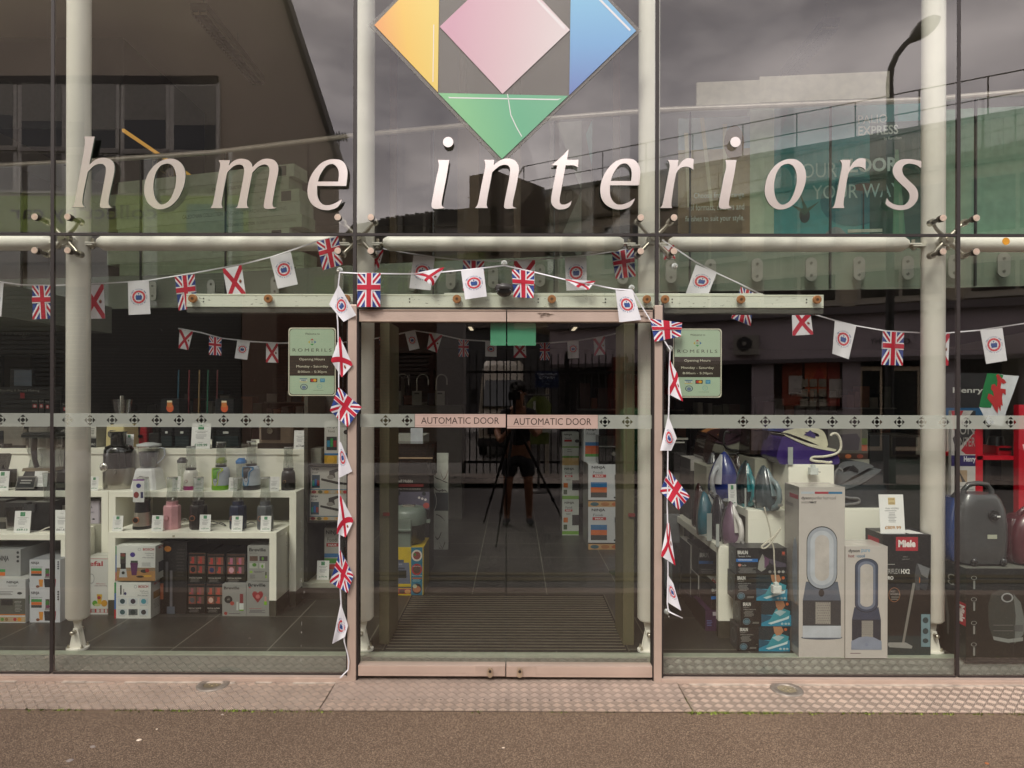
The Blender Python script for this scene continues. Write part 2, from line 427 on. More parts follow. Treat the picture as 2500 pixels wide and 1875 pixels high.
GREEN = film_mat('green_film', '5fae88', .72, .4)
BROWN = M('33261f', .6)
LABEL = M('b99f94', .5, .1, var=.05, scale=8)
def leaf(x0, x1, side, label):
    t = thing('sliding_door', label, 'door', ((x0 + x1) / 2, 0, 0), 'pair of automatic sliding doors')
    zb, zt, zg0, zg1 = .006, 2.085, .062, 2.016
    if side > 0: zb -= .003
    m = MB(); glass_box(m, x0, x1, zg0, zg1, .012, .022); m.obj('door_glass', t)
    m = MB(); m.box(x0, x1, -.014, .036, zg1, zt, ALU); m.box(x0, x1, -.017, -.014, zt - .008, zt, ALUD); m.box(x0, x1, -.016, -.014, zg1, zg1 + .006, ALUD)
    r = m.obj('top_rail', t, bevel=.0015)
    m = MB(); m.box(x0, x1, -.018, .038, zb, zg0 + .004, ALU); m.box(x0 + .01, x1 - .01, -.0192, -.018, zb + .016, zb + .055, ALU)
    xe = x1 if side < 0 else x0
    m.box(xe + side * .004, xe + side * .17, -.0205, -.0192, zb + .002, zg0 + .002, M('c6b0a2', .38, .4))
    m.obj('bottom_rail', t, bevel=.0015)
    xl = P(1197 if side < 0 else 1269, 1600, 0).x; zl = P(1250, 1636, 0).z
    m = MB()
    pts = [(xl + .015 * math.cos(a), zl + .008 + .015 * math.sin(a)) for a in [PI * k / 10 for k in range(11)]] + [(xl + .015 * math.cos(a), zl - .014 + .015 * math.sin(a)) for a in [PI + PI * k / 10 for k in range(11)]]
    m.hexa([(a, -.0205, b) for a, b in pts], [(a, -.034, b) for a, b in pts], M('bfae98', .3, .8))
    m.cyl((xl, -.036, zl + .006), (xl, -.034, zl + .006), .0085, .0085, M('4a4038', .4, .7), 16)
    m.box(xl - .0012, xl + .0012, -.037, -.036, zl + .002, zl + .010, JOINT)
    m.obj('lock', t)
    a0, a1 = (1013.3, 1234.5) if side < 0 else (1237, 1459.5)
    A0, A1 = P(a0, 1028, .012).x, P(a1, 1028, .012).x
    z1 = P(1250, 1011.2 if side < 0 else 1012.5, .012).z; z0 = P(1250, 1043.5 if side < 0 else 1046, .012).z
    A0 = max(A0, x0 + .001); A1 = min(A1, x1 - .001)
    m = MB(); m.box(A0, A1, .0098, .0108, z0, z1, LABEL)
    tx = (561 / 2.458 + 800, 1029 / 2.458 + 800) if side < 0 else (1115 / 2.458 + 800, 1582 / 2.458 + 800)
    u0 = (P(tx[0], 1028, .012).x - A0) / (A1 - A0); u1 = (P(tx[1], 1028, .012).x - A0) / (A1 - A0)
    art(m, [('t', 'AUTOMATIC DOOR', u0, .24, u1, .74, BROWN), ('r', .0, .10, 1, .12, M('a58c82')), ('r', .0, .84, .4, .86, M('8f766c'))], (A0, .0098, z1), (A1 - A0, 0, 0), (0, 0, z0 - z1), (0, -1, 0))
    m.obj('door_label', t)
    if side < 0: xs = [P(p, 1028, .012).x for p in (890, 941.5, 994)]; a, b = x0, A0 - .002
    else: xs = [P(p, 1028, .012).x for p in (1477, 1531.5, 1587)]; a, b = A1 + .002, x1
    diamond_band(a, b, z0, z1, xs, .0108, t)
    a, b = (P(1197, 800, 0).x, x1 - .001) if side < 0 else (x0 + .001, P(1308.6, 800, 0).x)
    m = MB(); m.add([(a, .0225, 1.885), (b, .0225, 1.885), (b, .0225, zg1 - .002), (a, .0225, zg1 - .002)], [(0, 1, 2, 3)], GREEN)
    m.obj('green_film', t)
    return t
leaf(JL1 + .010, DM - .003, -1, 'left leaf of the glass sliding doors, closed, with pinkish metal rails')
leaf(DM + .003, JR0 - .008, 1, 'right leaf of the glass sliding doors, closed, with a rust mark on its rails')

tk = thing('door_track', 'chipped cream roller track above the sliding doors with copper coloured discs', 'door track', (0, .03, 2.1))
ta, tb = P(458, 735, .03).x, P(2008, 735, .03).x
tz0, tz1 = P(1250, 750, .03).z, P(1250, 719.5, .03).z
CHIP = bpy.data.materials.new('chipped_paint'); CHIP.use_nodes = True
t_ = CHIP.node_tree; b_ = t_.nodes['Principled BSDF']; b_.inputs['Roughness'].default_value = .55
c_ = nn(t_, 'ShaderNodeTexCoord'); m_ = nn(t_, 'ShaderNodeMapping'); m_.inputs['Scale'].default_value = (14, 10, 60)
n_ = nn(t_, 'ShaderNodeTexNoise'); n_.inputs['Scale'].default_value = 2.2; n_.inputs['Detail'].default_value = 9; n_.inputs['Roughness'].default_value = .7
r_ = nn(t_, 'ShaderNodeValToRGB'); r_.color_ramp.elements[0].position = .34; r_.color_ramp.elements[0].color = lin('3a372c'); r_.color_ramp.elements[1].position = .38; r_.color_ramp.elements[1].color = lin('d2d5c6')
e_ = r_.color_ramp.elements.new(.30); e_.color = lin('4a4032')
for a, b in ((c_.outputs['Object'], m_.inputs[0]), (m_.outputs[0], n_.inputs['Vector']), (n_.outputs['Fac'], r_.inputs[0]), (r_.outputs[0], b_.inputs['Base Color'])): t_.links.new(a, b)
m = MB(); m.box(ta, tb, .016, .055, tz0, tz1, CHIP); m.box(ta, tb, .0155, .058, tz0 - .004, tz0, M('b5b8a6', .5)); m.box(ta, tb, .0145, .06, tz1 - .010, tz1 - .002, TRIM)
m.box(P(1085, 716, .03).x, P(1860, 716, .03).x, .0165, .05, tz1, tz1 + .008, CHIP)
m.box(ta, tb, .02, .09, tz0 - .035, tz0 - .006, M('4b4a42', .6))
for px in (1000, 1314, 1478, 497, 1641, 1969):
    for dz in (-.009, .009):
        xx = P(px, 730, .016).x; m.cyl((xx, .0142, (tz0 + tz1) / 2 + dz), (xx, .0155, (tz0 + tz1) / 2 + dz), .0042, .0042, JOINT, 12)
m.obj('track_rail', tk, bevel=.001)
COPPER = M('a9794f', .38, .7, var=.15, scale=50)
for px in (472, 656, 846, 1115.7, 1347, 1578.7, 1623, 1808, 1993.4):
    xx = P(px, 730, 0).x; zz = P(1250, 730.5, 0).z; m = MB()
    m.cyl((xx, -.013, zz), (xx, -.001, zz), .0235, .0245, COPPER, 32); m.cyl((xx, -.0145, zz), (xx, -.013, zz), .021, .0225, COPPER, 32)
    m.cyl((xx, -.016, zz), (xx, -.0145, zz), .0085, .009, M('6d5032', .4, .6), 20); m.cyl((xx, -.0166, zz), (xx, -.016, zz), .0035, .0035, JOINT, 12)
    m.obj('disc', tk)

GL = {}
def G(name, ox, oy, sc, *loops): GL[name] = [[((x[0] / sc + ox), (x[1] / sc + oy)) + tuple(x[2:]) for x in l] for l in loops]
K = 1
G('h', 160, 320, 6.9125, [(308, 92, K), (490, 92, K), (400, 568, K), (480, 500), (560, 460), (650, 450), (740, 470), (800, 520), (825, 600), (820, 700), (790, 850), (750, 1030), (725, 1180), (735, 1250), (785, 1292, K), (690, 1300), (620, 1298), (580, 1270), (588, 1190), (640, 920), (678, 700), (678, 620), (650, 572), (600, 552), (520, 565), (450, 610), (375, 690, K), (340, 850), (300, 1050), (283, 1180), (290, 1240), (325, 1287, K), (100, 1287, K), (140, 1240), (170, 1120), (230, 780), (300, 400), (325, 230), (330, 150)])
G('o', 160, 320, 6.9125, [(1785, 465), (1900, 500), (1985, 590), (2022, 720), (2010, 870), (1960, 1020), (1880, 1160), (1760, 1270), (1620, 1318), (1500, 1300), (1400, 1220), (1340, 1100), (1325, 980), (1350, 830), (1410, 690), (1510, 570), (1640, 490)],
  [(1730, 548), (1800, 580), (1850, 670), (1867, 780), (1855, 920), (1810, 1060), (1750, 1170), (1670, 1228), (1600, 1235), (1540, 1180), (1500, 1090), (1482, 970), (1490, 830), (1530, 690), (1600, 590), (1670, 555)])
G('m', 500, 370, 6.144, [(207, 130, K), (380, 130, K), (358, 212, K), (420, 150), (490, 115), (570, 107), (650, 130), (700, 180), (715, 235, K), (790, 160), (870, 115), (960, 107), (1040, 130), (1090, 190), (1102, 270), (1090, 360), (1060, 500), (1025, 700), (1015, 790), (1030, 830), (1080, 846, K), (1000, 858), (920, 858), (885, 830), (890, 760), (920, 600), (955, 400), (970, 290), (960, 230), (925, 200), (880, 195), (810, 220), (760, 265), (715, 315, K), (690, 430), (660, 590), (635, 730), (632, 790), (640, 825), (660, 848, K), (460, 848, K), (490, 820), (510, 750), (545, 570), (580, 380), (592, 290), (580, 230), (550, 200), (500, 195), (440, 215), (380, 265), (337, 312, K), (310, 430), (280, 600), (255, 740), (252, 800), (268, 848, K), (78, 848, K), (110, 810), (130, 740), (165, 560), (205, 340), (228, 230), (228, 175)])
G('e', 500, 370, 6.144, [(1945, 115), (2040, 130), (2105, 190), (2138, 290), (2135, 400), (2120, 515, K), (1685, 515, K), (1683, 590), (1690, 670), (1720, 740), (1770, 790), (1830, 805), (1900, 795), (1970, 765), (2060, 712, K), (2030, 780), (1980, 840), (1900, 870), (1820, 878), (1720, 860), (1620, 800), (1560, 710), (1540, 600), (1550, 490), (1590, 370), (1660, 260), (1750, 170), (1850, 125)],
  [(1905, 185), (1960, 210), (2000, 270), (2012, 350), (2000, 450, K), (1697, 450, K), (1720, 370), (1770, 280), (1830, 210)])
G('i', 1040, 320, 5.821, [(170, 410, K), (330, 410, K), (300, 600), (250, 860), (222, 1020), (228, 1065), (268, 1092, K), (200, 1102), (130, 1105), (85, 1085), (80, 1030), (110, 860), (150, 650), (178, 540), (182, 470)],
  [(315 + 73 * math.cos(2 * PI * k / 20), 155 + 73 * math.sin(2 * PI * k / 20)) for k in range(20)])
G('n', 1040, 320, 5.821, [(825, 408, K), (970, 408, K), (962, 485, K), (1030, 430), (1100, 398), (1170, 388), (1250, 410), (1300, 460), (1320, 530), (1310, 640), (1280, 800), (1245, 960), (1232, 1040), (1240, 1075), (1288, 1093, K), (1210, 1100), (1140, 1102), (1112, 1080), (1115, 1020), (1150, 840), (1185, 660), (1197, 560), (1180, 500), (1130, 478), (1060, 490), (1000, 530), (942, 582, K), (920, 700), (885, 880), (865, 1000), (862, 1060), (880, 1093, K), (695, 1093, K), (725, 1060), (745, 1000), (775, 840), (815, 640), (840, 520), (838, 450)])
G('t', 1040, 320, 5.821, [(2028, 258, K), (2005, 408, K), (2167, 408, K), (2160, 515, K), (2110, 490), (2050, 485), (1985, 487, K), (1960, 620), (1925, 820), (1900, 960), (1905, 1020), (1940, 1045), (2000, 1035), (2070, 995, K), (2050, 1050), (2020, 1085), (1960, 1108), (1880, 1112), (1820, 1080), (1782, 1020), (1780, 950), (1800, 820), (1840, 620), (1865, 485, K), (1780, 487, K), (1850, 430), (1940, 350)])
G('r', 1440, 320, 5.821, [(1107, 412, K), (1258, 408, K), (1247, 515, K), (1300, 440), (1360, 395), (1420, 385), (1475, 398, K), (1470, 555, K), (1430, 520), (1370, 505), (1300, 520), (1250, 565), (1225, 610, K), (1200, 740), (1175, 900), (1160, 1010), (1160, 1060), (1170, 1093, K), (995, 1093, K), (1025, 1060), (1045, 990), (1075, 830), (1110, 640), (1135, 510), (1130, 450)])
G('s', 1840, 370, 5.027, [(2060, 118, K), (2055, 205, K), (2000, 165), (1930, 148), (1870, 155), (1830, 190), (1825, 240), (1850, 300), (1920, 370), (1990, 440), (2018, 510), (2010, 590), (1960, 660), (1890, 705), (1800, 718), (1720, 705), (1650, 670), (1620, 640, K), (1635, 570, K), (1665, 610), (1720, 645), (1790, 660), (1860, 650), (1905, 600), (1915, 540), (1890, 480), (1820, 410), (1750, 340), (1712, 270), (1712, 200), (1750, 135), (1810, 100), (1890, 92), (1980, 100)])
sg_ = thing('shop_lettering', 'spaced italic metal letters reading home interiors mounted across the upper glass', 'sign', (0, -.03, 2.8))
for ch, dx, dy in (('h', 0, 0), ('o', 0, 0), ('m', 0, 0), ('e', 0, 0), ('i', 0, 0), ('n', 0, 0), ('t', 0, 0), ('e', 715, -1.5), ('r', 0, 0), ('i', 701.5, 0), ('o', 1515.4, .6), ('r', 420.5, 0), ('s', 0, 0)):
    loops = [smooth_loop([(p[0] + dx, p[1] + dy) + tuple(p[2:]) for p in l], 4) for l in GL[ch]]
    m = MB(); solid2d(m, loops, lambda x, y, k: P(x, y, -.031) + V((0, .009 * k, 0)), LETTER, LETTERE)
    m.obj('letter', sg_)
lg = thing('window_logo', 'large diamond logo of four coloured quarters stuck on the glass above the doors', 'window sticker', (0, -.012, 3.6))
def pp(pts, y): return [P(a, b, y) for a, b in pts]
def sheet(pts, y, mat, name, th=.003):
    q = pp(pts, y); m = MB()
    m.hexa(q[::-1], [p + V((0, th, 0)) for p in q[::-1]], mat); return m.obj(name, lg)
sheet([(899.5, 61), (1223.5, 402), (1565.5, 75), (1240, -262)], -.005, film_mat('grey_film', '9a948e', .34, .4), 'clear_backing', .002)
def gm(n, c0, c1, c2, ax, lo, hi): return grad_mat(n, [(0, c0), (.5, c1), (1, c2)], ax, lo, hi)
WL = M('f2eeee', .3)
x914, x1073 = P(914, 60, 0).x, P(1073, 60, 0).x
sheet([(914, 61), (1069, 225), (1073, -104)], -.0085, gm('logo_yellow', 'dd9a5c', 'dfb85a', 'dcc268', (1, 0, .15), x914 + .03, x1073 - .02), 'yellow_quarter')
sheet([(1073.5, 65), (1227, 229), (1391.5, 73), (1238, -92)], -.0085, gm('logo_pink', 'c498a8', 'ccb0b6', 'd2c6c6', (1, 0, -.2), -.38, .25), 'pink_diamond')
sheet([(1394.5, -96), (1390, 232), (1553, 75)], -.0085, gm('logo_blue', '6f80b4', '78a2cc', '84b6d4', (0, 0, 1), -.28, .28), 'blue_quarter')
sheet([(1070, 227), (1225.5, 388), (1387, 234)], -.0085, gm('logo_green', '80b886', '68a885', '72aa89', (1, 0, .3), -.42, .2), 'green_quarter')
for pts in ([(1094, 236), (1097, 240), (1362, 244.5), (1371, 240), (1360, 241.5), (1100, 237)], [(1309, 0), (1316, 0), (1380, 66), (1379, 73), (1372, 68)], [(1462, 0), (1469, 0), (1540, 72), (1537, 76)], [(1058, 60), (1060, 60), (1058, 200), (1056, 200)], [(1238, 229), (1240, 229), (1248, 280), (1262, 310), (1275, 333), (1273, 334), (1260, 311), (1246, 281)]):
    m = MB(); w = pp(pts, -.0092); m.add(w[::-1], [list(range(len(w)))], film_mat('white_print', 'f4efef', .8, .3)); m.obj('white_highlight', lg)

rr = random.Random(21); DR = film_mat('dry_drip', 'd9d6cc', .35, .6)
m = MB()
for k in range(34):
    px = rr.choice((735, 735, 701, 737, 741)) + rr.uniform(-2, 2); py = rr.uniform(1270, 1640); q = P(px, py, 0); w, h = rr.uniform(.0008, .002), rr.uniform(.003, .014)
    m.add([(q.x - w, -.0006, q.z), (q.x + w, -.0006, q.z), (q.x + w * .5, -.0006, q.z + h), (q.x - w * .5, -.0006, q.z + h)], [(0, 1, 2, 3)], DR)
for k in range(60):
    px, py = rr.uniform(20, 2480), rr.uniform(20, 1600); q = P(px, py, 0); w = rr.uniform(.0008, .0016)
    m.add([(q.x - w, -.0006, q.z - w), (q.x + w, -.0006, q.z - w), (q.x + w, -.0006, q.z + w), (q.x - w, -.0006, q.z + w)], [(0, 1, 2, 3)], DR)
tag(m.obj('drip_marks', fr), kind='stuff')
q = P(2456, 589, -.002); m = MB(); m.cyl((q.x, -.003, q.z), (q.x, -.001, q.z), .021, None, M('c98a1c', .5), 24); tag(m.obj('round_sticker', o=(q.x, -.002, q.z)), 'small round orange sticker on the glass at the upper right', 'sticker')
lf = [o for o in COL.objects if o.name.startswith('top_rail')][-1]; m = MB(); SM = M('7d6a5c', .7, var=.3, scale=60)
for k in range(16):
    px = 1330 + rr.gauss(0, 10) if k < 12 else 1568 + rr.gauss(0, 6); py = rr.uniform(762, 776); q = P(px, py, -.0175); w, h = rr.uniform(.008, .022), rr.uniform(.002, .005)
    m.add([(q.x - w, -.0172, q.z), (q.x, -.0172, q.z - h), (q.x + w, -.0172, q.z + h * .3), (q.x + w * .2, -.0172, q.z + h)], [(0, 1, 2, 3)], SM)
m.obj('rust_smear', lf, o=lf.parent.location)
def node_mat(name):
    m = bpy.data.materials.new(name); m.use_nodes = True
    return m, m.node_tree, m.node_tree.nodes['Principled BSDF']
def asphalt(name, c0, c1, c2, sc=150, peb=.24):
    m, t, b = node_mat(name); b.inputs['Roughness'].default_value = .85
    co = nn(t, 'ShaderNodeTexCoord')
    v = nn(t, 'ShaderNodeTexVoronoi'); v.inputs['Scale'].default_value = sc
    n = nn(t, 'ShaderNodeTexNoise'); n.inputs['Scale'].default_value = 1.1; n.inputs['Detail'].default_value = 9
    n2 = nn(t, 'ShaderNodeTexNoise'); n2.inputs['Scale'].default_value = sc * .8; n2.inputs['Detail'].default_value = 3
    sep = nn(t, 'ShaderNodeSeparateColor'); r = nn(t, 'ShaderNodeValToRGB'); el = r.color_ramp.elements
    el[0].position = 0; el[0].color = lin(c0); el[1].position = .62; el[1].color = lin(c1); e = el.new(1 - peb * .4); e.color = lin(c2)
    mul = nn(t, 'ShaderNodeMix', data_type='RGBA', blend_type='MULTIPLY'); mul.inputs[0].default_value = 1
    r2 = nn(t, 'ShaderNodeValToRGB'); r2.color_ramp.elements[0].position = .3; r2.color_ramp.elements[0].color = (.84, .83, .82, 1); r2.color_ramp.elements[1].position = .7; r2.color_ramp.elements[1].color = (1.08, 1.08, 1.08, 1)
    bp = nn(t, 'ShaderNodeBump'); bp.inputs['Strength'].default_value = .6; bp.inputs['Distance'].default_value = .003
    bp.invert = True
    for a, c in ((co.outputs['Object'], v.inputs['Vector']), (co.outputs['Object'], n.inputs['Vector']), (co.outputs['Object'], n2.inputs['Vector']), (v.outputs['Color'], sep.inputs[0]), (sep.outputs[0], r.inputs[0]), (r.outputs[0], mul.inputs[6]), (n.outputs['Fac'], r2.inputs[0]), (r2.outputs[0], mul.inputs[7]), (mul.outputs[2], b.inputs['Base Color']), (v.outputs['Distance'], bp.inputs['Height']), (bp.outputs[0], b.inputs['Normal'])): t.links.new(a, c)
    return m
PAVE = asphalt('brown_asphalt', '41342a', '66513f', '9a8570', 340, 0)
ROADM = asphalt('grey_asphalt', '3c3a38', '5a5754', '8d8882', 120, .1)
FARP = asphalt('paving', '6a615a', '7d736a', '9a9086', 60, .1)
GZ = -.032
def sheet_obj(name, x0, x1, y0, y1, z, mat, z1=None, kind='structure'):
    m = MB(); z1 = z if z1 is None else z1
    m.add([(x0, y0, z), (x1, y0, z), (x1, y1, z1), (x0, y1, z1)], [(0, 1, 2, 3)], mat)
    return tag(m.obj(name), kind=kind)
sheet_obj('pavement', -14, 14, -1.62, .0, GZ, PAVE)
m = MB(); m.box(-40, 40, -1.76, -1.62, -.2, GZ + .001, M('8f7f72', .8, var=.2, scale=20)); tag(m.obj('kerb', bevel=.01), kind='structure')
sheet_obj('road', -60, 60, -60, -1.5, GZ - .012, ROADM)
YEL = M('5d5238', .7, var=.25, scale=25)
m = MB()
for y in (-2.04, -2.2): m.add([(-40, y - .055, GZ - .007), (40, y - .055, GZ - .007), (40, y + .055, GZ - .007), (-40, y + .055, GZ - .007)], [(0, 1, 2, 3)], YEL)
tag(m.obj('road_lines'), kind='structure')
sheet_obj('ground', -80, 80, -90, 40, -.25, M('55504a', .9))
def tread(name, base, s=.030, rough=.42, metal=.55, k=1.0, vary=.8, glint=.10):
    m, t, b = node_mat(name); b.inputs['Metallic'].default_value = metal
    co = nn(t, 'ShaderNodeTexCoord'); sp_ = nn(t, 'ShaderNodeSeparateXYZ'); t.links.new(co.outputs['Object'], sp_.inputs[0])
    def mth(op, a, c=None, d=None, cl=False):
        n = nn(t, 'ShaderNodeMath', operation=op, use_clamp=cl)
        for i, q in enumerate((a, c, d)):
            if q is None: continue
            if isinstance(q, (int, float)): n.inputs[i].default_value = q
            else: t.links.new(q, n.inputs[i])
        return n.outputs[0]
    yy = mth('ADD', sp_.outputs['Y'], sp_.outputs['Z'])
    u = mth('DIVIDE', mth('ADD', sp_.outputs['X'], yy), s * 1.414); v = mth('DIVIDE', mth('SUBTRACT', sp_.outputs['X'], yy), s * 1.414)
    chk = mth('MODULO', mth('ADD', mth('ADD', mth('FLOOR', u), mth('FLOOR', v)), 1000.0), 2.0)
    chk = mth('GREATER_THAN', mth('ABSOLUTE', chk), .5)
    a = mth('ADD', mth('MULTIPLY', chk, u), mth('MULTIPLY', mth('SUBTRACT', 1.0, chk), v))
    o = mth('ADD', mth('MULTIPLY', chk, v), mth('MULTIPLY', mth('SUBTRACT', 1.0, chk), u))
    st = mth('SINE', mth('MULTIPLY', a, 2 * PI * 5)); st = mth('MULTIPLY_ADD', st, .5, .5)
    fo = mth('ABSOLUTE', mth('SUBTRACT', mth('FRACT', o), .5)); env = mth('LESS_THAN', fo, .42)
    hgt = mth('MULTIPLY', mth('POWER', st, 1.4), env)
    n = nn(t, 'ShaderNodeTexNoise'); n.inputs['Scale'].default_value = 5; n.inputs['Detail'].default_value = 8; t.links.new(co.outputs['Object'], n.inputs['Vector'])
    r = nn(t, 'ShaderNodeValToRGB'); c = lin(base)
    r.color_ramp.elements[0].position = .25; r.color_ramp.elements[1].position = .75
    r.color_ramp.elements[0].color = tuple(x * .78 for x in c[:3]) + (1,); r.color_ramp.elements[1].color = tuple(min(1, x * 1.12) for x in c[:3]) + (1,)
    t.links.new(n.outputs['Fac'], r.inputs[0])
    mxx = nn(t, 'ShaderNodeMix', data_type='RGBA', blend_type='MULTIPLY'); mxx.inputs[0].default_value = 1
    cc = nn(t, 'ShaderNodeCombineColor'); w = mth('MULTIPLY_ADD', hgt, vary, 1 - vary * .6)
    w = mth('MULTIPLY', w, mth('MULTIPLY_ADD', chk, glint, 1 - glint * .45))  # every other lozenge lighter: metallic glint painted into the base colour
    for i in range(3): t.links.new(w, cc.inputs[i])
    t.links.new(r.outputs[0], mxx.inputs[6]); t.links.new(cc.outputs[0], mxx.inputs[7]); t.links.new(mxx.outputs[2], b.inputs['Base Color'])
    t.links.new(mth('MULTIPLY_ADD', chk, -.14, rough + .05), b.inputs['Roughness'])
    bp = nn(t, 'ShaderNodeBump'); bp.inputs['Strength'].default_value = k; bp.inputs['Distance'].default_value = .003
    t.links.new(hgt, bp.inputs['Height']); t.links.new(bp.outputs[0], b.inputs['Normal'])
    return m
TREAD = tread('tread_plate', 'd6bfad', .040, glint=.34); TREAD2 = tread('tread_plate_small', 'cfb9a9', .040, glint=.2)
TREADI = tread('tread_plate_grey', '8f9086', .040, .4, .5)
PE = -.345
def plate(name, x0, x1, y0, y1, z0, z1, mat, lab):
    m = MB(); m.hexa([(x0, y0, z0 - .006), (x1, y0, z0 - .006), (x1, y1, z1 - .006), (x0, y1, z1 - .006)], [(x0, y0, z0), (x1, y0, z0), (x1, y1, z1), (x0, y1, z1)], mat)
    return tag(m.obj(name), kind='structure')
plate('threshold_plate', -14, -1.008, PE, -.036, GZ + .008, -.024, TREAD, '')
plate('threshold_plate', .925, 14, PE, -.036, GZ + .008, -.024, TREAD, '')
plate('threshold_plate', -1.002, .919, -.232, .03, -.0285, -.014, TREAD2, '')
plate('threshold_plate', -1.002, .919, PE - .004, -.236, GZ + .010, -.027, TREAD, '')
m = MB()
MORT = M('a89a8c', .9, var=.3, scale=18, bump=.5)
for a, b in ((-5, JL1), (JR0, 5)):
    rr = random.Random(3); x = a; top = []; 
    while x < b:
        w = rr.uniform(.05, .16); 
        if rr.random() > .12: m.box(x, min(b, x + w), -.052 - rr.uniform(0, .008), -.034, -.03, -.0235 + rr.uniform(0, .003), MORT)
        x += w
tag(m.obj('mortar_bed'), kind='structure')
m = MB()
for k in range(17):
    x = -.97 + k * .116
    m.lathe((x, -.225 + random.uniform(-.002, .002), -.0283), [(.0045, 0), (.0045, .0012), (.001, .0014)], M('2f2823', .6), 8)
for k in range(4): m.lathe((-.52 + k * .36, -.272, -.0285), [(.006, 0), (.005, .001), (.001, .0014)], M('3a322c', .6), 8)
tag(m.obj('plate_screws'), kind='structure')
def uplight(px, py, lab, face):
    c = P(px, py, 0); z = (H - (GZ + .012)); t_ = FPX * z / (py - HY); y = t_ - D; c = P(px, py, y)
    t = thing('ground_light', lab, 'ground light', (c.x, c.y, -.024), 'recessed lights in the metal plates')
    m = MB(); m.lathe((c.x, c.y, -.03), [(.087, 0), (.087, .008), (.083, .012), (.052, .012), (.050, .006), (.049, .004)], M('8f867c', .45, .6, var=.2, scale=30), 40, cap=False); m.obj('ring', t)
    m = MB(); m.lathe((c.x, c.y, -.0265), [(.052, 0), (.052, .004)], face, 36); 
    for k in range(4): m.lathe((c.x + .02 * math.cos(k * 1.6), c.y + .015 * math.sin(k * 1.6), -.0225), [(.005, 0), (.004, .0015)], M('8a7a54', .4), 8)
    m.obj('lens', t); return t
uplight(520, 1673, 'round recessed ground light with worn dark ring, left of the doors', M('6d6350', .25, .1, var=.2, scale=30))
uplight(1920.6, 1679, 'round recessed ground light with pale steel ring, right of the doors', M('857a64', .25, .1, var=.2, scale=30))
m = MB(); rr = random.Random(5); MOSS = [M('5c6a22', .9), M('72802c', .9), M('453f20', .9), M('84983a', .9)]
def tuft(x, y, n, s):
    for k in range(n):
        a = rr.uniform(0, 2 * PI); px = x + rr.gauss(0, s); py = y + rr.gauss(0, s * .28); h = rr.uniform(.004, .012); w = rr.uniform(.003, .007)
        d = V((math.cos(a), math.sin(a), 0)) * w
        m.add([V((px, py, GZ)) - d, V((px, py, GZ)) + d, V((px, py, GZ)) + V((d.y * .8, -d.x * .8, h))], [(0, 1, 2)], rr.choice(MOSS))
for k in range(150):
    x = rr.uniform(-3.2, 3.2)
    if -1 < x < .92 and rr.random() < .9: continue
    tuft(x, PE - .006, rr.randint(2, 9), .02)
for c in ((.93, 70), (-1.0, 26), (1.0, 40), (1.08, 44), (1.2, 46), (1.3, 50), (-1.2, 30), (-1.45, 34), (1.55, 22), (1.8, 30), (2.4, 26), (2.7, 30), (-2.9, 30), (-1.75, 20)): tuft(c[0], PE - .005, c[1], .03)
for k in range(8): tuft(.925 + rr.uniform(-.004, .01), -.34 + k * .02, 10, .006)
tag(m.obj('moss'), kind='stuff', label='green moss growing along the edge of the metal plates')
def litter(px, py, s, lab, mt, name='pebble', cat='litter'):
    t_ = FPX * (H - GZ) / (py - HY); c = P(px, py, t_ - D); m = MB(); q = []
    for k in range(9):
        a = 2 * PI * k / 9; r = s * rr.uniform(.7, 1.2); q.append((c.x + r * math.cos(a), c.y + r * .8 * math.sin(a)))
    m.hexa([(a, b, GZ + .0005) for a, b in q], [(c.x + (a - c.x) * .6, c.y + (b - c.y) * .6, GZ + s * .35) for a, b in q], mt)
    return tag(m.obj(name, o=(c.x, c.y, GZ)), lab, cat)
SH = M('e0cdb8', .5, var=.15, scale=80)
litter(339, 1811, .012, 'white broken shell on the brown asphalt, bottom left', SH, 'shell_fragment')
litter(383, 1784, .006, 'tiny white chip above the white broken shell', SH, 'shell_fragment')
litter(543, 1748, .009, 'pale flat stone on the asphalt just below the left ground light', M('a8988a', .6), 'stone')
litter(1229, 1826, .007, 'small grey white chip on the asphalt straight below the doors', SH, 'shell_fragment')
litter(2410, 1859, .010, 'orange brown scrap of leaf at the bottom right of the asphalt', M('9a5a32', .7), 'leaf_scrap')
for x, y, s in ((171, 1862, .016), (227, 1828, .014)): litter(x, y, s, 'worn grey gum stain on the asphalt, %s of the two at the bottom left' % ('lower' if y > 1850 else 'upper'), M('8b8078', .8), 'gum_stain')
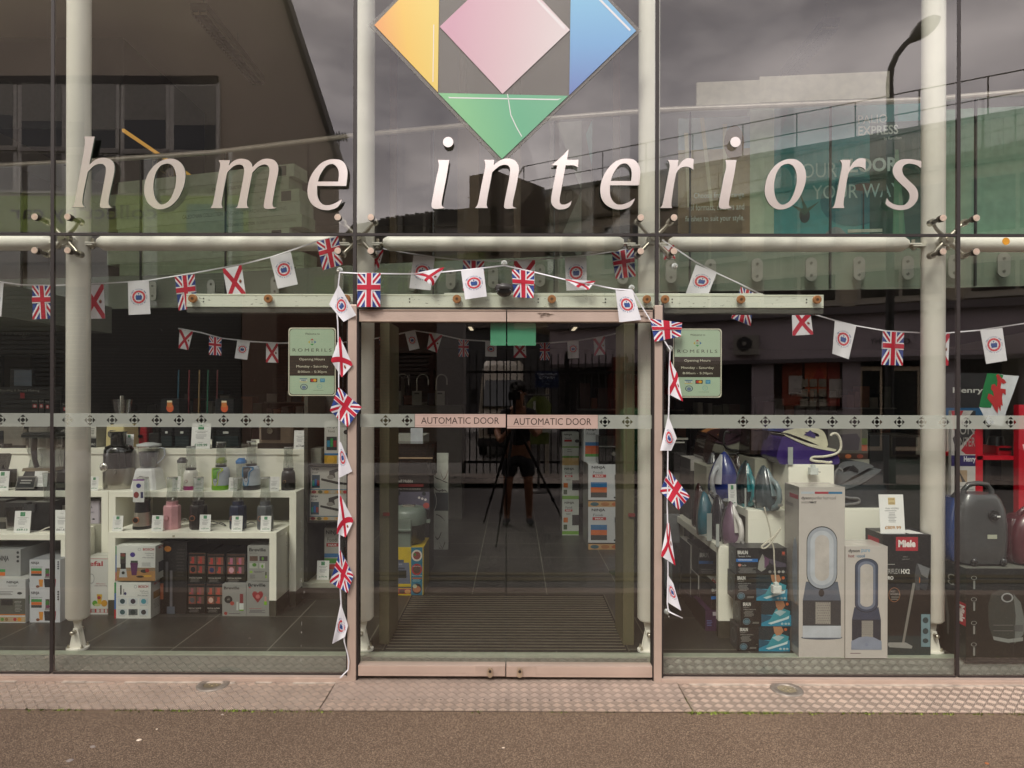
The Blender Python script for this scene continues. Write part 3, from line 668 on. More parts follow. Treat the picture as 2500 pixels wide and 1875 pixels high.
class Wall:
    def __init__(s, a, b):          # two points (X, distance behind the glass plane in the mirror)
        s.a = V((a[0], a[1])); s.b = V((b[0], b[1])); s.u = (s.b - s.a).normalized(); s.n = V((s.u.y, -s.u.x))
        if s.n.y > 0: s.n = -s.n      # towards the street
    def ray(s, px, py, off=0.):
        d = CM.to_3x3() @ V(((px - CX) / FPX, (HY - py) / FPX, -1)); o = V((0, -D)); a = s.a + s.n * off
        t = (a - o).dot(s.n) / V((d.x, d.y)).dot(s.n)
        p = V((0, -D, H)) + d * t; return V((p.x, -p.y, p.z))
    def at(s, w, z, off=0.):         # metric: w along the wall from a
        p = s.a + s.u * w + s.n * off; return V((p.x, -p.y, z))
    def poly(s, mb, pts, o0, o1, mat, metric=False):
        f = s.at if metric else s.ray
        F = [f(p[0], p[1], o0) for p in pts]
        dv = V((s.n.x, -s.n.y, 0)) * (o1 - o0)
        return mb.hexa(F, [q + dv for q in F], mat)
    def rect(s, mb, x0, y0, x1, y1, o0, o1, mat, metric=False): return s.poly(mb, [(x0, y0), (x1, y0), (x1, y1), (x0, y1)], o0, o1, mat, metric)
    def art(s, mb, items, x0, y0, x1, y1, off, mirror=True):
        A = s.ray(x1, y0, off); B = s.ray(x0, y0, off); C = s.ray(x1, y1, off)
        return art(mb, items, A, B - A, C - A, V((s.n.x, -s.n.y, 0)), step=.004)
RENDER_B = M('b5a999', .85, var=.12, scale=.8)
DKGL = M('15181a', .08, var=.3, scale=.7, spec=.9)
GREYF = M('c6c2ba', .6)
BLIND = M('96938b', .7)
A_ = Wall((-10, 9.2), (2, 9.0))
ba = thing('building', 'brown rendered building reflected at the left, with grey framed windows over a green sign', 'building', (-5, -9.2, 0))
m = MB(); A_.poly(m, [(-900, -600), (560, -400), (690, 0), (815, 385), (815, 575), (680, 580), (680, 1100), (-900, 1100)], 0, -.35, RENDER_B); m.obj('wall', ba)
m = MB(); A_.poly(m, [(560, -400), (572, -400), (701, 0), (826, 385), (815, 385), (690, 0)], .12, -.4, M('3c3733', .7)); m.obj('verge', ba)
m = MB(); A_.rect(m, 0 - 300, 184, 530, 205, .06, 0, M('4a443f', .7)); m.obj('lintel', ba)
for (a, b) in ((-170, -90), (-70, 31), (53, 150), (163, 205), (220, 281), (304, 404), (425, 526)):
    w = MB(); sl = lambda x: 200 + x * .022
    A_.rect(w, a - 10, sl(a) - 8, b + 10, 470 + a * .02, .05, 0, GREYF)
    A_.rect(w, a - 6, sl(a) + 158, b + 6, sl(a) + 168, .09, .05, M('a09b94', .6))
    wn = w.obj('window', ba)
    w = MB(); A_.rect(w, a, sl(a), b, sl(a) + 156, .056, .05, DKGL); A_.rect(w, a, sl(a), b, sl(a) + 78 + (a % 37), .060, .056, BLIND)
    A_.rect(w, a, sl(a) + 174, b, 464 + a * .02, .056, .05, M('6d6862', .7)); w.obj('pane', wn)
m = MB(); A_.rect(m, -400, 478, 597, 566, .18, 0, M('a8c45c', .5)); A_.rect(m, 455, 498, 593, 566, .19, .18, M('4f8a86', .5))
A_.art(m, [('t', 'collect by car', 0, 0, 1, 1, M('2c3018', .5))], 26, 500, 382, 546, .185)
A_.art(m, [('t', 'MARKS &', 0, 0, 1, .42, M('7fa39b', .5)), ('t', 'SPENCER', 0, .55, .98, 1, M('7fa39b', .5))], 474, 514, 574, 556, .195)
m.obj('sign_board', ba)
m = MB(); A_.rect(m, -400, 566, 597, 640, .3, 0, M('6e6860', .7)); m.obj('canopy', ba)
m = MB()
for k in range(60):
    y = 650 + k * 7.6; A_.rect(m, 215, y, 588, y + 6.2, .05 + .0, .0, M('62625d', .5, .1)); A_.rect(m, 215, y + 6.2, 588, y + 7.6, .02, .0, M('9a988f', .5))
m.obj('roller_shutter', ba)
m = MB()
for k in range(34):
    y = 700 + k * 11; A_.rect(m, -400, y, 205, y + 9, .05, .0, M('54564f', .5, .1))
m.obj('roller_shutter', ba)
m = MB(); A_.rect(m, 592, 566, 676, 1108, .5, 0, M('8a7566', .85, var=.1, scale=1)); m.obj('pier', ba)
m = MB(); tl = A_.ray(828, 385, -.6); m.tube([tl, tl + V((0, 0, .55))], .012, M('1c1b1a'))
for k in range(6): m.box(tl.x - .16 + k * .06, tl.x - .155 + k * .06, tl.y - .1, tl.y + .1, tl.z + .36, tl.z + .50, M('1c1b1a'))
m.box(tl.x - .2, tl.x + .2, tl.y - .008, tl.y + .008, tl.z + .42, tl.z + .44, M('1c1b1a')); m.obj('aerial', ba)
B_ = Wall((-3.2, 8.6), (0, 8.6))
BRICK, t, b = node_mat('dark_brick'); b.inputs['Roughness'].default_value = .85
co = nn(t, 'ShaderNodeTexCoord'); mpp = nn(t, 'ShaderNodeMapping'); mpp.inputs['Rotation'].default_value = (PI / 2, 0, 0); bk = nn(t, 'ShaderNodeTexBrick')
bk.inputs['Color1'].default_value = lin('6a4838'); bk.inputs['Color2'].default_value = lin('7a5644'); bk.inputs['Mortar'].default_value = lin('3e322a'); bk.inputs['Scale'].default_value = 4.4; bk.inputs['Mortar Size'].default_value = .03
t.links.new(co.outputs['Object'], mpp.inputs[0]); t.links.new(mpp.outputs[0], bk.inputs['Vector']); t.links.new(bk.outputs[0], b.inputs['Base Color'])
bb = thing('building', 'dark brick building reflected in the left door leaf, with louvres and tiled roof', 'building', (-2, -8.6, 0))
m = MB(); B_.poly(m, [(676, 575), (1066, 560), (1066, 1130), (676, 1130)], 0, -.3, BRICK); m.obj('wall', bb)
m = MB(); B_.poly(m, [(840, 572), (860, 548), (930, 536), (1090, 513), (1215, 500), (1215, 600), (840, 600)], .25, -.6, M('3d352e', .9, var=.2, scale=3))
for k in range(15): q = B_.ray(935 + k * 12, 535 - k * 1.6, -.1); m.box(q.x - .04, q.x + .035, q.y - .3, q.y + .05, q.z - .05, q.z + .015 * (k % 2) + .01, M('4a413a', .9))
m.obj('roof', bb)
m = MB()
for k in range(14): B_.poly(m, [(962, 868 + k * 10), (1046, 868 + k * 10), (1046, 875 + k * 10), (962, 875 + k * 10)], .06, .0, M('4c403a', .6))
B_.poly(m, [(950, 846), (1058, 846), (1058, 862), (950, 862)], .08, 0, M('5b473c', .7)); B_.poly(m, [(950, 862), (960, 862), (960, 1012), (950, 1012)], .07, 0, M('4a2c20', .7)); B_.poly(m, [(1048, 862), (1058, 862), (1058, 1012), (1048, 1012)], .07, 0, M('4a2c20', .7)); m.obj('louvre', bb)
m = MB(); B_.poly(m, [(1066, 560), (1130, 556), (1130, 1130), (1066, 1130)], .5, -.2, M('85807c', .85, var=.08, scale=1)); m.obj('corner_pier', bb)
E_ = Wall((-4, 25), (12, 25))
be = thing('building', 'long dark yard building with strip windows reflected above the doors', 'building', (2, -25, 0))
m = MB(); E_.poly(m, [(1040, 575), (1146, 560), (1660, 430), (1760, 430), (1760, 1030), (1040, 1030)], 0, -.5, M('6c645b', .85, var=.15, scale=.5)); m.obj('wall', be)
for k in range(5):
    w = MB(); E_.rect(w, 1160 + k * 95, 610, 1240 + k * 95, 690, .1, 0, M('6a665f', .6)); wn = w.obj('window', be)
    w = MB(); E_.rect(w, 1166 + k * 95, 616, 1234 + k * 95, 684, .12, .1, DKGL); w.obj('pane', wn)
m = MB(); E_.rect(m, 1130, 800, 1700, 1030, .3, 0, M('4b4b4c', .7)); m.obj('bay_shade_panel', be)  # solid dark panel, shade of an opening put into its colour
m = MB(); E_.rect(m, 1130, 730, 1700, 800, .5, 0, M('5c5751', .7)); m.obj('beam', be)
D_ = Wall((-2, 15), (3, 15))
bd = thing('building', 'small brown block with a railed roof terrace reflected between the letters i and t', 'building', (0, -15, 0))
m = MB(); D_.poly(m, [(1146, 429), (1213, 417), (1240, 428), (1262, 432), (1330, 458), (1330, 640), (1146, 640)], 0, -2.0, M('5a5047', .85)); m.obj('wall', bd)
m = MB(); D_.rect(m, 1150, 560, 1330, 570, .15, 0, M('3a3430', .8)); m.obj('cornice', bd)
C_ = Wall((.5, 16.8), (11.6, 10.7)); CL = (C_.b - C_.a).length
bc = thing('building', 'long cream building reflected at the right, with strip windows, roof railings and shops below', 'building', (6, -13, 0))
zr = 8.0
CREAM = M('b5ab97', .8, var=.08, scale=.7); LILAC = M('a89ca0', .75, var=.06, scale=.8)
m = MB(); C_.rect(m, -.6, 3.75, CL + 9, zr, 0, -6, CREAM, True); m.obj('wall', bc)
m = MB()
for k in range(95): C_.rect(m, -.6 + k * .24, zr - .95, -.6 + k * .24 + .15, zr - .05, .05, 0, M('968c78', .8), True)
C_.rect(m, -.6, zr - .05, CL + 9, zr + .06, .12, -.3, M('5a564c', .7), True); C_.rect(m, -.6, zr - 1.05, CL + 9, zr - .95, .1, 0, M('59503f', .7), True); m.obj('parapet', bc)
for row, (z0, z1) in enumerate(((5.3, 6.7), (3.95, 4.75))):
    for k in range(9):
        w0 = .2 + k * 2.25; w = MB(); C_.rect(w, w0, z0, w0 + 1.85, z1, .07, 0, M('a09a8c', .6), True)
        C_.rect(w, w0 - .05, z0 - .08, w0 + 1.9, z0, .14, 0, M('a8a294', .7), True); wn = w.obj('window', bc)
        w = MB()
        for j in range(2): C_.rect(w, w0 + .08 + j * .88, z0 + .08, w0 + .08 + j * .88 + .80, z1 - .08, .085, .07, DKGL, True)
        w.obj('pane', wn)
m = MB(); RAIL = M('4c4845', .5)
for k in range(16):
    a = C_.at(-.3 + k * 1.35, zr, -.1); m.tube([a, a + V((0, 0, 1.0))], .017, RAIL, 6)
for hz in (.5, 1.0): m.tube([C_.at(-.3, zr + hz, -.1), C_.at(CL + 8, zr + hz, -.1)], .016, RAIL, 6)
m.tube([C_.at(-.3, zr + 1.0, -.1), C_.at(-1.8, zr + 1.0, -1.8), C_.at(-4.2, zr + 1.3, -2.8)], .022, RAIL, 6); m.tube([C_.at(-.3, zr + .5, -.1), C_.at(-1.8, zr + .5, -1.8), C_.at(-4.2, zr + .8, -2.8)], .022, RAIL, 6)
m.obj('roof_railing', bc)
m = MB(); C_.rect(m, .8, 2.55, CL + 9, 3.75, .22, -.3, LILAC, True); C_.rect(m, .8, 3.62, CL + 9, 3.80, .42, 0, M('5e5658', .7), True); C_.rect(m, .8, 2.45, CL + 9, 2.55, .30, 0, M('544c4e', .7), True)
C_.art(m, [('t', 'G', 0, 0, .17, 1, M('1d1a1c')), ('t', 'HY', .74, 0, 1, 1, M('1d1a1c'))], 2124, 826, 2222, 841, .235)
m.obj('shop_fascia', bc)
def shopbit(name, pts, o0, o1, mat, par=bc):
    m = MB(); C_.poly(m, pts, o0, o1, mat); return m.obj(name, par)
m = MB(); C_.rect(m, .8, -.1, CL + 9, 2.5, -.5, -.9, M('3a3637', .8), True); m.obj('shop_interior', bc)
for a, b in ((1835, 1888), (2056, 2100), (2250, 2345), (2500, 2640)): shopbit('shop_pier', [(a, 860), (b, 860), (b, 1100), (a, 1100)], .12, -.5, LILAC)
sw = shopbit('shop_window', [(1888, 872), (2056, 868), (2056, 1002), (1888, 1000)], -.1, -.12, M('2a1a16', .3))
m = MB(); C_.rect(m, 1910, 880, 1958, 990, -.02, -.1, M('8a3a20', .5)); C_.rect(m, 1965, 880, 2018, 960, -.02, -.1, M('c05a30', .5)); C_.rect(m, 2020, 880, 2050, 990, -.02, -.1, M('9a3a2c', .5)); C_.poly(m, [(1985, 925), (2000, 890), (2014, 925)], 0, -.02, M('b0301f')); m.obj('window_display', sw)
m = MB(); C_.rect(m, 1926, 917, 1958, 962, .02, -.1, M('bdb7ae')); C_.rect(m, 2024, 925, 2054, 970, .02, -.1, M('bdb7ae'))
for i in range(3):
    for j in range(3): C_.rect(m, 1955 + i * 22, 925 + j * 24, 1973 + i * 22, 944 + j * 24, .01, -.1, M('97917f'))
m.obj('display_cards', sw)
shopbit('stall_riser', [(1880, 1000), (2062, 1002), (2062, 1100), (1880, 1100)], .1, -.3, M('7d7577', .7))
for a, b in ((2105, 2148), (2176, 2240)):
    d = shopbit('shop_door', [(a - 6, 895), (b + 6, 895), (b + 6, 1100), (a - 6, 1100)], .05, -.1, M('cdbb9e', .6))
    m = MB(); C_.poly(m, [(a, 905), (b, 905), (b, 1090), (a, 1090)], .06, .05, DKGL); m.obj('door_pane', d)
m = MB(); C_.poly(m, [(1600, 745), (1850, 738), (1850, 885), (1600, 900)], .05, -.3, M('827d7a', .8)); m.obj('side_wall', bc)
ac = MB(); C_.rect(ac, 1790, 818, 1852, 866, .4, .05, M('8b877e', .5)); k0 = C_.ray(1817, 840, .41); nv = V((C_.n.x, -C_.n.y, 0))
ac.cyl(k0 - nv * .01, k0 + nv * .012, .19, .19, M('262524'), 24); ac.cyl(k0 + nv * .012, k0 + nv * .03, .06, .05, M('77736b'), 16)
p_ = C_.ray(1820, 842, .25); tag(ac.obj('air_conditioner', o=p_), 'grey air conditioner with round fan, reflected beside the right opening hours sign', 'air conditioner')
C2 = Wall((2.2, 9.5), (6, 9.5))
FN = thing('railing_fence', 'tall black railing fence reflected in the doors, in front of the yard', 'fence', (1.5, -9.5, 0))
m = MB(); x0, x1 = RP(1130, 900, 9.5).x, RP(1640, 900, 9.5).x
for z in (.2, 1.02, 2.05): m.box(x0, x1, -9.52, -9.48, z, z + .05, M('0e0e0f', .4))
m.obj('rails', FN); k = 0; x = x0
while x < x1: m = MB(); m.box(x - .012, x + .012, -9.512, -9.488, -.05, 2.45, M('0e0e0f', .4)); m.obj('bar', FN); x += .14
for xx in (x0 + .02, (x0 + x1) / 2, x1): m = MB(); m.box(xx - .04, xx + .04, -9.54, -9.46, -.05, 2.5, M('0e0e0f', .4)); m.obj('fence_post', FN)
vz = 13.0; q0 = RP(1166, 873, vz); q1 = RP(1286, 1025, vz); VX0, VX1 = q0.x, q1.x; vc = (VX0 + VX1) / 2; vb = GZ
van = thing('parked_van', 'white high roof van behind the black railings, reflected in the doors', 'van', (vc, -vz, GZ))
VW = M('b5ad9c', .4, coat=.3)
def vsec(y, w, zt, r=.12): return [(vc - w, y, vb + .35), (vc + w, y, vb + .35), (vc + w * 1.0, y, vb + 1.2), (vc + w * .9, y, zt - r), (vc + w * .78, y, zt), (vc - w * .78, y, zt), (vc - w * .9, y, zt - r), (vc - w, y, vb + 1.2)]
hw = (VX1 - VX0) / 2; zt = q0.z
m = MB(); m.loft([vsec(-vz + .02, hw * .96, vb + .95, .1), vsec(-vz - .5, hw, vb + 1.25), vsec(-vz - 1.25, hw, zt - .15), vsec(-vz - 1.6, hw, zt), vsec(-vz - 5.4, hw, zt)], VW, False); m.obj('body', van, bevel=.05)
m = MB(); m.hexa([(vc - hw * .84, -vz - .52, vb + 1.32), (vc + hw * .84, -vz - .52, vb + 1.32), (vc + hw * .76, -vz - 1.08, vb + 2.02), (vc - hw * .76, -vz - 1.08, vb + 2.02)], [(vc - hw * .84, -vz - .42, vb + 1.35), (vc + hw * .84, -vz - .42, vb + 1.35), (vc + hw * .76, -vz - .98, vb + 2.05), (vc - hw * .76, -vz - .98, vb + 2.05)], M('22282a', .08, spec=.9)); m.obj('windscreen', van)
m = MB(); m.box(vc - hw * .6, vc + hw * .6, -vz + .0, -vz + .05, vb + .62, vb + .84, M('1b1b1c')); m.obj('grille', van)
m = MB(); m.box(vc - hw, vc + hw, -vz - .1, -vz + .1, vb + .30, vb + .52, M('2b2b2c')); m.obj('bumper', van, bevel=.02)
for sx in (-1, 1):
    m = MB(); m.hexa([(vc + sx * hw * .72, -vz + .0, vb + .72), (vc + sx * hw * .98, -vz - .05, vb + .72), (vc + sx * hw * .98, -vz - .12, vb + 1.0), (vc + sx * hw * .72, -vz - .06, vb + .96)], [(vc + sx * hw * .72, -vz + .05, vb + .74), (vc + sx * hw * .97, -vz + .0, vb + .74), (vc + sx * hw * .97, -vz - .07, vb + .98), (vc + sx * hw * .72, -vz + .0, vb + .94)], M('d6d6d0', .1)); m.obj('headlight', van)
    for yy in (.9, 4.4): m = MB(); m.cyl((vc + sx * (hw - .2), -vz - yy, vb + .33), (vc + sx * hw * 1.0, -vz - yy, vb + .33), .33, .33, M('141414', .8), 24); m.obj('wheel', van)
    m = MB(); m.box(vc + sx * (hw + .05), vc + sx * (hw + .25), -vz - .85, -vz - .78, vb + 1.4, vb + 1.8, M('151515')); m.obj('mirror', van)
sz_ = 8.6; a = RP(1307, 906, sz_); b = RP(1364, 947, sz_)
sn = thing('parking_sign', 'dark blue parking sign with white lettering on a post, reflected in the right door', 'sign', ((a.x + b.x) / 2, a.y, GZ))
m = MB(); m.box(a.x, b.x, a.y - .02, a.y, b.z, a.z, M('12213f', .4))
art(m, [('t', 'PARKING NOT', .08, .12, .92, .26, 'c8cdd4'), ('t', 'PERMITTED', .18, .33, .82, .47, 'c8cdd4'), ('t', 'GATE IN USE', .3, .58, .72, .66, '8f99a8'), ('t', '24 HRS', .4, .72, .6, .80, '8f99a8')], (b.x, a.y, a.z), (a.x - b.x, 0, 0), (0, 0, b.z - a.z), (0, 1, 0), step=.003); m.obj('sign_panel', sn)
for px in (1334, 1339): p = RP(px, 950, sz_ + .02); m = MB(); m.box(p.x - .012, p.x + .012, a.y - .06, a.y - .03, GZ, a.z - .05, M('a39b88', .5)); m.obj('post', sn)
cz = 15.0; a = RP(1496, 872, cz); b = RP(1640, 1040, cz)
ct = thing('shipping_container', 'rust red shipping container reflected at the right edge of the doors', 'container', ((a.x + b.x) / 2, a.y - 2, GZ))
m = MB(); RED = M('6a2318', .6, var=.15, scale=3); m.box(a.x, b.x, a.y - 5, a.y, GZ + .1, a.z, RED)
for k in range(9): m.box(a.x + .06 + k * .16, a.x + .12 + k * .16, a.y, a.y + .04, GZ + .15, a.z - .1, M('7b2c1f', .6))
m.obj('body', ct)
m = MB(); art(m, [('t', '616 88 9', 0, 0, .8, .10, 'a9a094'), ('t', '22G1', .25, .16, .7, .26, 'a9a094'), ('l', 0, .4, .5, .95, 6, '93887c')], (a.x + 1.2, a.y + .045, a.z - .25), (-1.0, 0, 0), (0, 0, -1.5), (0, 1, 0), step=.003); m.obj('markings', ct)
for k in range(2): m = MB(); m.tube([(a.x + .35 + k * .55, a.y + .07, GZ + .2), (a.x + .35 + k * .55, a.y + .07, a.z - .1)], .02, M('8a8077', .5)); m.obj('lock_rod', ct)
gb = RP(1552, 950, 10.5); m = MB(); m.loft([[(gb.x + w * math.cos(a_) * 1.0, gb.y + w * math.sin(a_), z) for a_ in [PI / 4 + PI / 2 * k for k in range(4)]] for z, w in ((GZ, .34), (1.15, .44))], M('2c6a34', .6), False); m.loft([[(gb.x + w * math.cos(a_) * 1.0, gb.y + w * math.sin(a_), z) for a_ in [PI / 4 + PI / 2 * k for k in range(4)]] for z, w in ((1.15, .47), (1.22, .45), (1.33, .3))], M('2f7238', .6), False)
tag(m.obj('wheelie_bin', o=(gb.x, gb.y, GZ)), 'green wheelie bin with a domed lid, reflected in the right door leaf by the container', 'bin')
hv = RP(1316, 960, 7.2); m = MB(); HV = M('55601c', .6); m.loft([[(hv.x + w * math.cos(2 * PI * k / 12), hv.y + .12 * math.sin(2 * PI * k / 12), z) for k in range(12)] for z, w in ((.78, .17), (1.1, .19), (1.45, .21), (1.58, .10))], HV)
m.box(hv.x - .2, hv.x + .2, hv.y + .10, hv.y + .135, .98, 1.04, M('b8bab0', .4)); m.box(hv.x - .10, hv.x - .06, hv.y + .10, hv.y + .138, 1.04, 1.5, M('b8bab0', .4)); m.tube([(hv.x, hv.y, .0), (hv.x, hv.y, .8)], .02, RAIL, 8); m.lathe((hv.x, hv.y, GZ - .012), [(.2, 0), (.2, .03), (.05, .05)], RAIL, 16)
m.tube([(hv.x - .2, hv.y, 1.6), (hv.x + .2, hv.y, 1.6)], .015, RAIL, 8); m.tube([(hv.x, hv.y, .8), (hv.x, hv.y, 1.6)], .015, RAIL, 8)
tag(m.obj('safety_vest', o=(hv.x, hv.y, GZ)), 'yellow green high visibility vest on a stand, reflected beside the photographer', 'safety vest')
lp = thing('street_lamp', 'dark curved street lamp reflected at the upper right, its head behind the white post', 'street lamp', (0, 0, 0))
yv = 7.8; BLK = M('1b1c1c', .5); pts = [RP(px, py, yv) for px, py in ((2172, 965), (2172, 700), (2172, 400), (2171, 300), (2171, 200), (2175, 165), (2188, 135), (2206, 112), (2222, 96))]
pts[0].z = GZ; x_ = pts[0].x
for p in pts[:4]: p.x = x_
m = MB(); m.tube(pts, [.085, .07, .065, .065, .06, .055, .05, .048, .045], BLK, 12); m.cyl(pts[0], pts[0] + V((0, 0, 1.1)), .10, .09, BLK, 16); m.obj('post', lp)
h0, h1 = RP(2216, 104, yv), RP(2294, 42, yv); d_ = (h1 - h0); L_ = d_.length; d_.normalize(); up = d_.cross(V((0, 1, 0))).normalized()
m = MB(); loops = []
for s_, w in ((0, .04), (.15, .08), (.3, .13), (.5, .16), (.7, .155), (.88, .10), (1, .02)):
    c = h0 + d_ * (L_ * s_); loops.append([c + up * (w * math.cos(2 * PI * k / 16) * (1 if math.cos(2 * PI * k / 16) > 0 else .8)) + V((0, 1, 0)) * (w * .95 * math.sin(2 * PI * k / 16)) for k in range(16)])
m.loft(loops, BLK); m.obj('lamp_head', lp)
m = MB(); m.sphere(h0 + d_ * (L_ * .55) + V((0, .05, -.05)), .08, M('6a6a64', .15), 10); m.obj('lens', lp)
sheet_obj('far_pavement', -60, 60, -9.0, -7.6, GZ + .08, FARP)

def skinfig(name, bones, parent, mat, root=0, sub=2):
    """bones: dict idx->(co, r); edges"""
    pts, edges = bones; me = bpy.data.meshes.new(name); me.from_pydata([p[0] for p in pts], edges, []); ob = bpy.data.objects.new(name, me); COL.objects.link(ob)
    sk = ob.modifiers.new('skin', 'SKIN'); sk.use_smooth_shade = True
    for i, p in enumerate(pts):
        r = p[1]; me.skin_vertices[0].data[i].radius = (r, r) if not isinstance(r, tuple) else r
    me.skin_vertices[0].data[root].use_root = True
    ss = ob.modifiers.new('sub', 'SUBSURF'); ss.levels = sub; ss.render_levels = sub
    dg = bpy.context.evaluated_depsgraph_get(); me2 = bpy.data.meshes.new_from_object(ob.evaluated_get(dg)); bpy.data.objects.remove(ob)
    me2.name = name; me2.materials.clear(); me2.materials.append(mat); me2.polygons.foreach_set('use_smooth', [True] * len(me2.polygons))
    o2 = bpy.data.objects.new(name, me2); COL.objects.link(o2); o2.parent = parent
    return o2
px_, py_ = .05, -4.42
SKIN = M('9a6b50', .6); CLOTH = M('14161c', .85); SHORT = M('1a1c20', .85); HAIR = M('120e0b', .7)
ph = thing('person', 'photographer in dark t-shirt and shorts behind a tripod, reflected in the doors', 'person', (px_, py_, GZ))
def Q(x, y, z): return (x, y, z)
pts = [(Q(0, -.02, .94), (.15, .11)), (Q(0, 0, 1.10), (.14, .10)), (Q(0, .06, 1.28), (.16, .11)), (Q(0, .11, 1.42), (.12, .09)), (Q(0, .16, 1.49), .055), (Q(0, .20, 1.56), (.07, .075)), (Q(0, .21, 1.64), (.078, .09)), (Q(0, .21, 1.71), (.06, .07)),
       (Q(.17, .10, 1.40), .055), (Q(.27, .16, 1.20), .045), (Q(.20, .40, 1.16), .036), (Q(.11, .58, 1.30), .028),
       (Q(-.17, .10, 1.40), .055), (Q(-.27, .16, 1.18), .045), (Q(-.22, .38, 1.08), .036), (Q(-.10, .55, 1.24), .028),
       (Q(.10, -.02, .86), .095), (Q(.13, .02, .52), .062), (Q(.14, -.03, .28), .055), (Q(.14, -.05, .08), .038), (Q(.16, .07, .03), (.045, .03)),
       (Q(-.10, -.02, .86), .095), (Q(-.13, .02, .52), .062), (Q(-.14, -.03, .28), .055), (Q(-.14, -.05, .08), .038), (Q(-.16, .07, .03), (.045, .03))]
ed = [(0, 1), (1, 2), (2, 3), (3, 4), (4, 5), (5, 6), (6, 7), (3, 8), (8, 9), (9, 10), (10, 11), (3, 12), (12, 13), (13, 14), (14, 15), (0, 16), (16, 17), (17, 18), (18, 19), (19, 20), (0, 21), (21, 22), (22, 23), (23, 24), (24, 25)]
skinfig('body', (pts, ed), ph, SKIN)
hp = [(Q(.11, .58, 1.30), .026), (Q(.09, .62, 1.34), .022)]
for hx, sgn in ((.10, 1), (-.09, -1)):
    b0 = V((hx, .57, 1.28))
    for k in range(4):
        p = b0 + V((sgn * (.012 - k * .012), .02, -.015 + k * .018)); f = [(tuple(p), .010), (tuple(p + V((-sgn * .02, .045, .008))), .009), (tuple(p + V((-sgn * .045, .055 + k * .003, .006))), .008)]
        skinfig('finger', (f, [(0, 1), (1, 2)]), ph, SKIN, sub=1)
    f = [(tuple(b0 + V((sgn * .01, .0, .03))), .011), (tuple(b0 + V((-sgn * .02, .02, .045))), .010)]; skinfig('thumb', (f, [(0, 1)]), ph, SKIN, sub=1)
pts2 = [(Q(0, -.02, .96), (.165, .125)), (Q(0, 0, 1.10), (.158, .118)), (Q(0, .06, 1.28), (.178, .125)), (Q(0, .11, 1.42), (.135, .10)), (Q(0, .14, 1.46), .065), (Q(.17, .10, 1.40), .075), (Q(.25, .15, 1.24), .065), (Q(-.17, .10, 1.40), .075), (Q(-.25, .15, 1.22), .065)]
skinfig('t_shirt', (pts2, [(0, 1), (1, 2), (2, 3), (3, 4), (3, 5), (5, 6), (3, 7), (7, 8)]), ph, CLOTH)
pts3 = [(Q(0, -.02, .96), (.17, .13)), (Q(0, -.02, .88), (.175, .135)), (Q(.105, -.02, .80), .115), (Q(.13, .0, .58), .095), (Q(-.105, -.02, .80), .115), (Q(-.13, .0, .58), .095)]
skinfig('shorts', (pts3, [(0, 1), (1, 2), (2, 3), (1, 4), (4, 5)]), ph, SHORT)
for sx in (-1, 1): skinfig('shoe', ([(Q(sx * .14, -.09, .045), .045), (Q(sx * .15, .02, .045), .046), (Q(sx * .17, .13, .035), .036)], [(0, 1), (1, 2)]), ph, M('1d2530', .7))
m = MB(); rr = random.Random(11)
for k in range(46):
    a = rr.uniform(0, 2 * PI); e = rr.uniform(.1, 1.45); r = .095; c = V((r * math.cos(a) * math.cos(e), .20 + r * math.sin(a) * math.cos(e) - .015, 1.69 + r * math.sin(e))); m.sphere(c, rr.uniform(.025, .042), HAIR, 5)
h_ = m.obj('hair', ph, o=(0, 0, 0))
m = MB(); m.sphere((0, .295, 1.64), .014, SKIN, 6); m.sphere((.03, .285, 1.66), .009, M('e0dcd6'), 6); m.sphere((-.03, .285, 1.66), .009, M('e0dcd6'), 6); m.box(-.022, .022, .283, .292, 1.602, 1.608, M('7a4238')); m.sphere((.08, .2, 1.65), .02, SKIN, 6); m.sphere((-.08, .2, 1.65), .02, SKIN, 6); m.obj('face', ph, o=(0, 0, 0))
tp = thing('camera_tripod', 'black camera tripod with legs spread in front of the photographer, reflected in the doors', 'tripod', (.02, -3.83, GZ))
BK = M('121213', .45, .3)
feet = [RP(1211, 1337, 3.2), RP(1181, 1275, 4.56), RP(1378, 1268, 4.5)]
m = MB(); m.cyl((.0, -3.83, 1.02), (.0, -3.83, 1.50), .017, .017, BK, 12); m.lathe((0, -3.83, 1.28), [(.045, 0), (.05, .04), (.03, .07)], BK, 14); m.obj('centre_column', tp)
for f in feet:
    f.z = GZ; a = V((0, -3.83, 1.31)); d = f - a; m = MB(); m.tube([a + d * .02, a + d * .45], .018, BK, 10); m.tube([a + d * .43, a + d * .75], .014, BK, 10); m.tube([a + d * .73, f], .010, BK, 10)
    for q in (.45, .75): m.cyl(a + d * (q - .015), a + d * (q + .015), .022, .022, BK, 10)
    m.sphere(f + V((0, 0, .012)), .014, BK, 6); m.obj('leg', tp)
cb = thing('camera', 'black camera with lens pointing at the shop, on the tripod', 'camera', (0, -3.8, 1.55))
m = MB(); m.box(-.07, .07, -3.83, -3.77, 1.545, 1.64, BK); m.box(-.03, .03, -3.83, -3.775, 1.64, 1.67, BK); m.box(-.02, .02, -3.85, -3.81, 1.49, 1.545, BK); m.obj('camera_body', cb, bevel=.006)
m = MB(); m.cyl((0, -3.77, 1.595), (0, -3.69, 1.595), .035, .04, BK, 24); m.obj('lens', cb)
TILE, t, b = node_mat('slate_tiles'); b.inputs['Roughness'].default_value = .38
co = nn(t, 'ShaderNodeTexCoord'); sp_ = nn(t, 'ShaderNodeSeparateXYZ'); t.links.new(co.outputs['Object'], sp_.inputs[0])
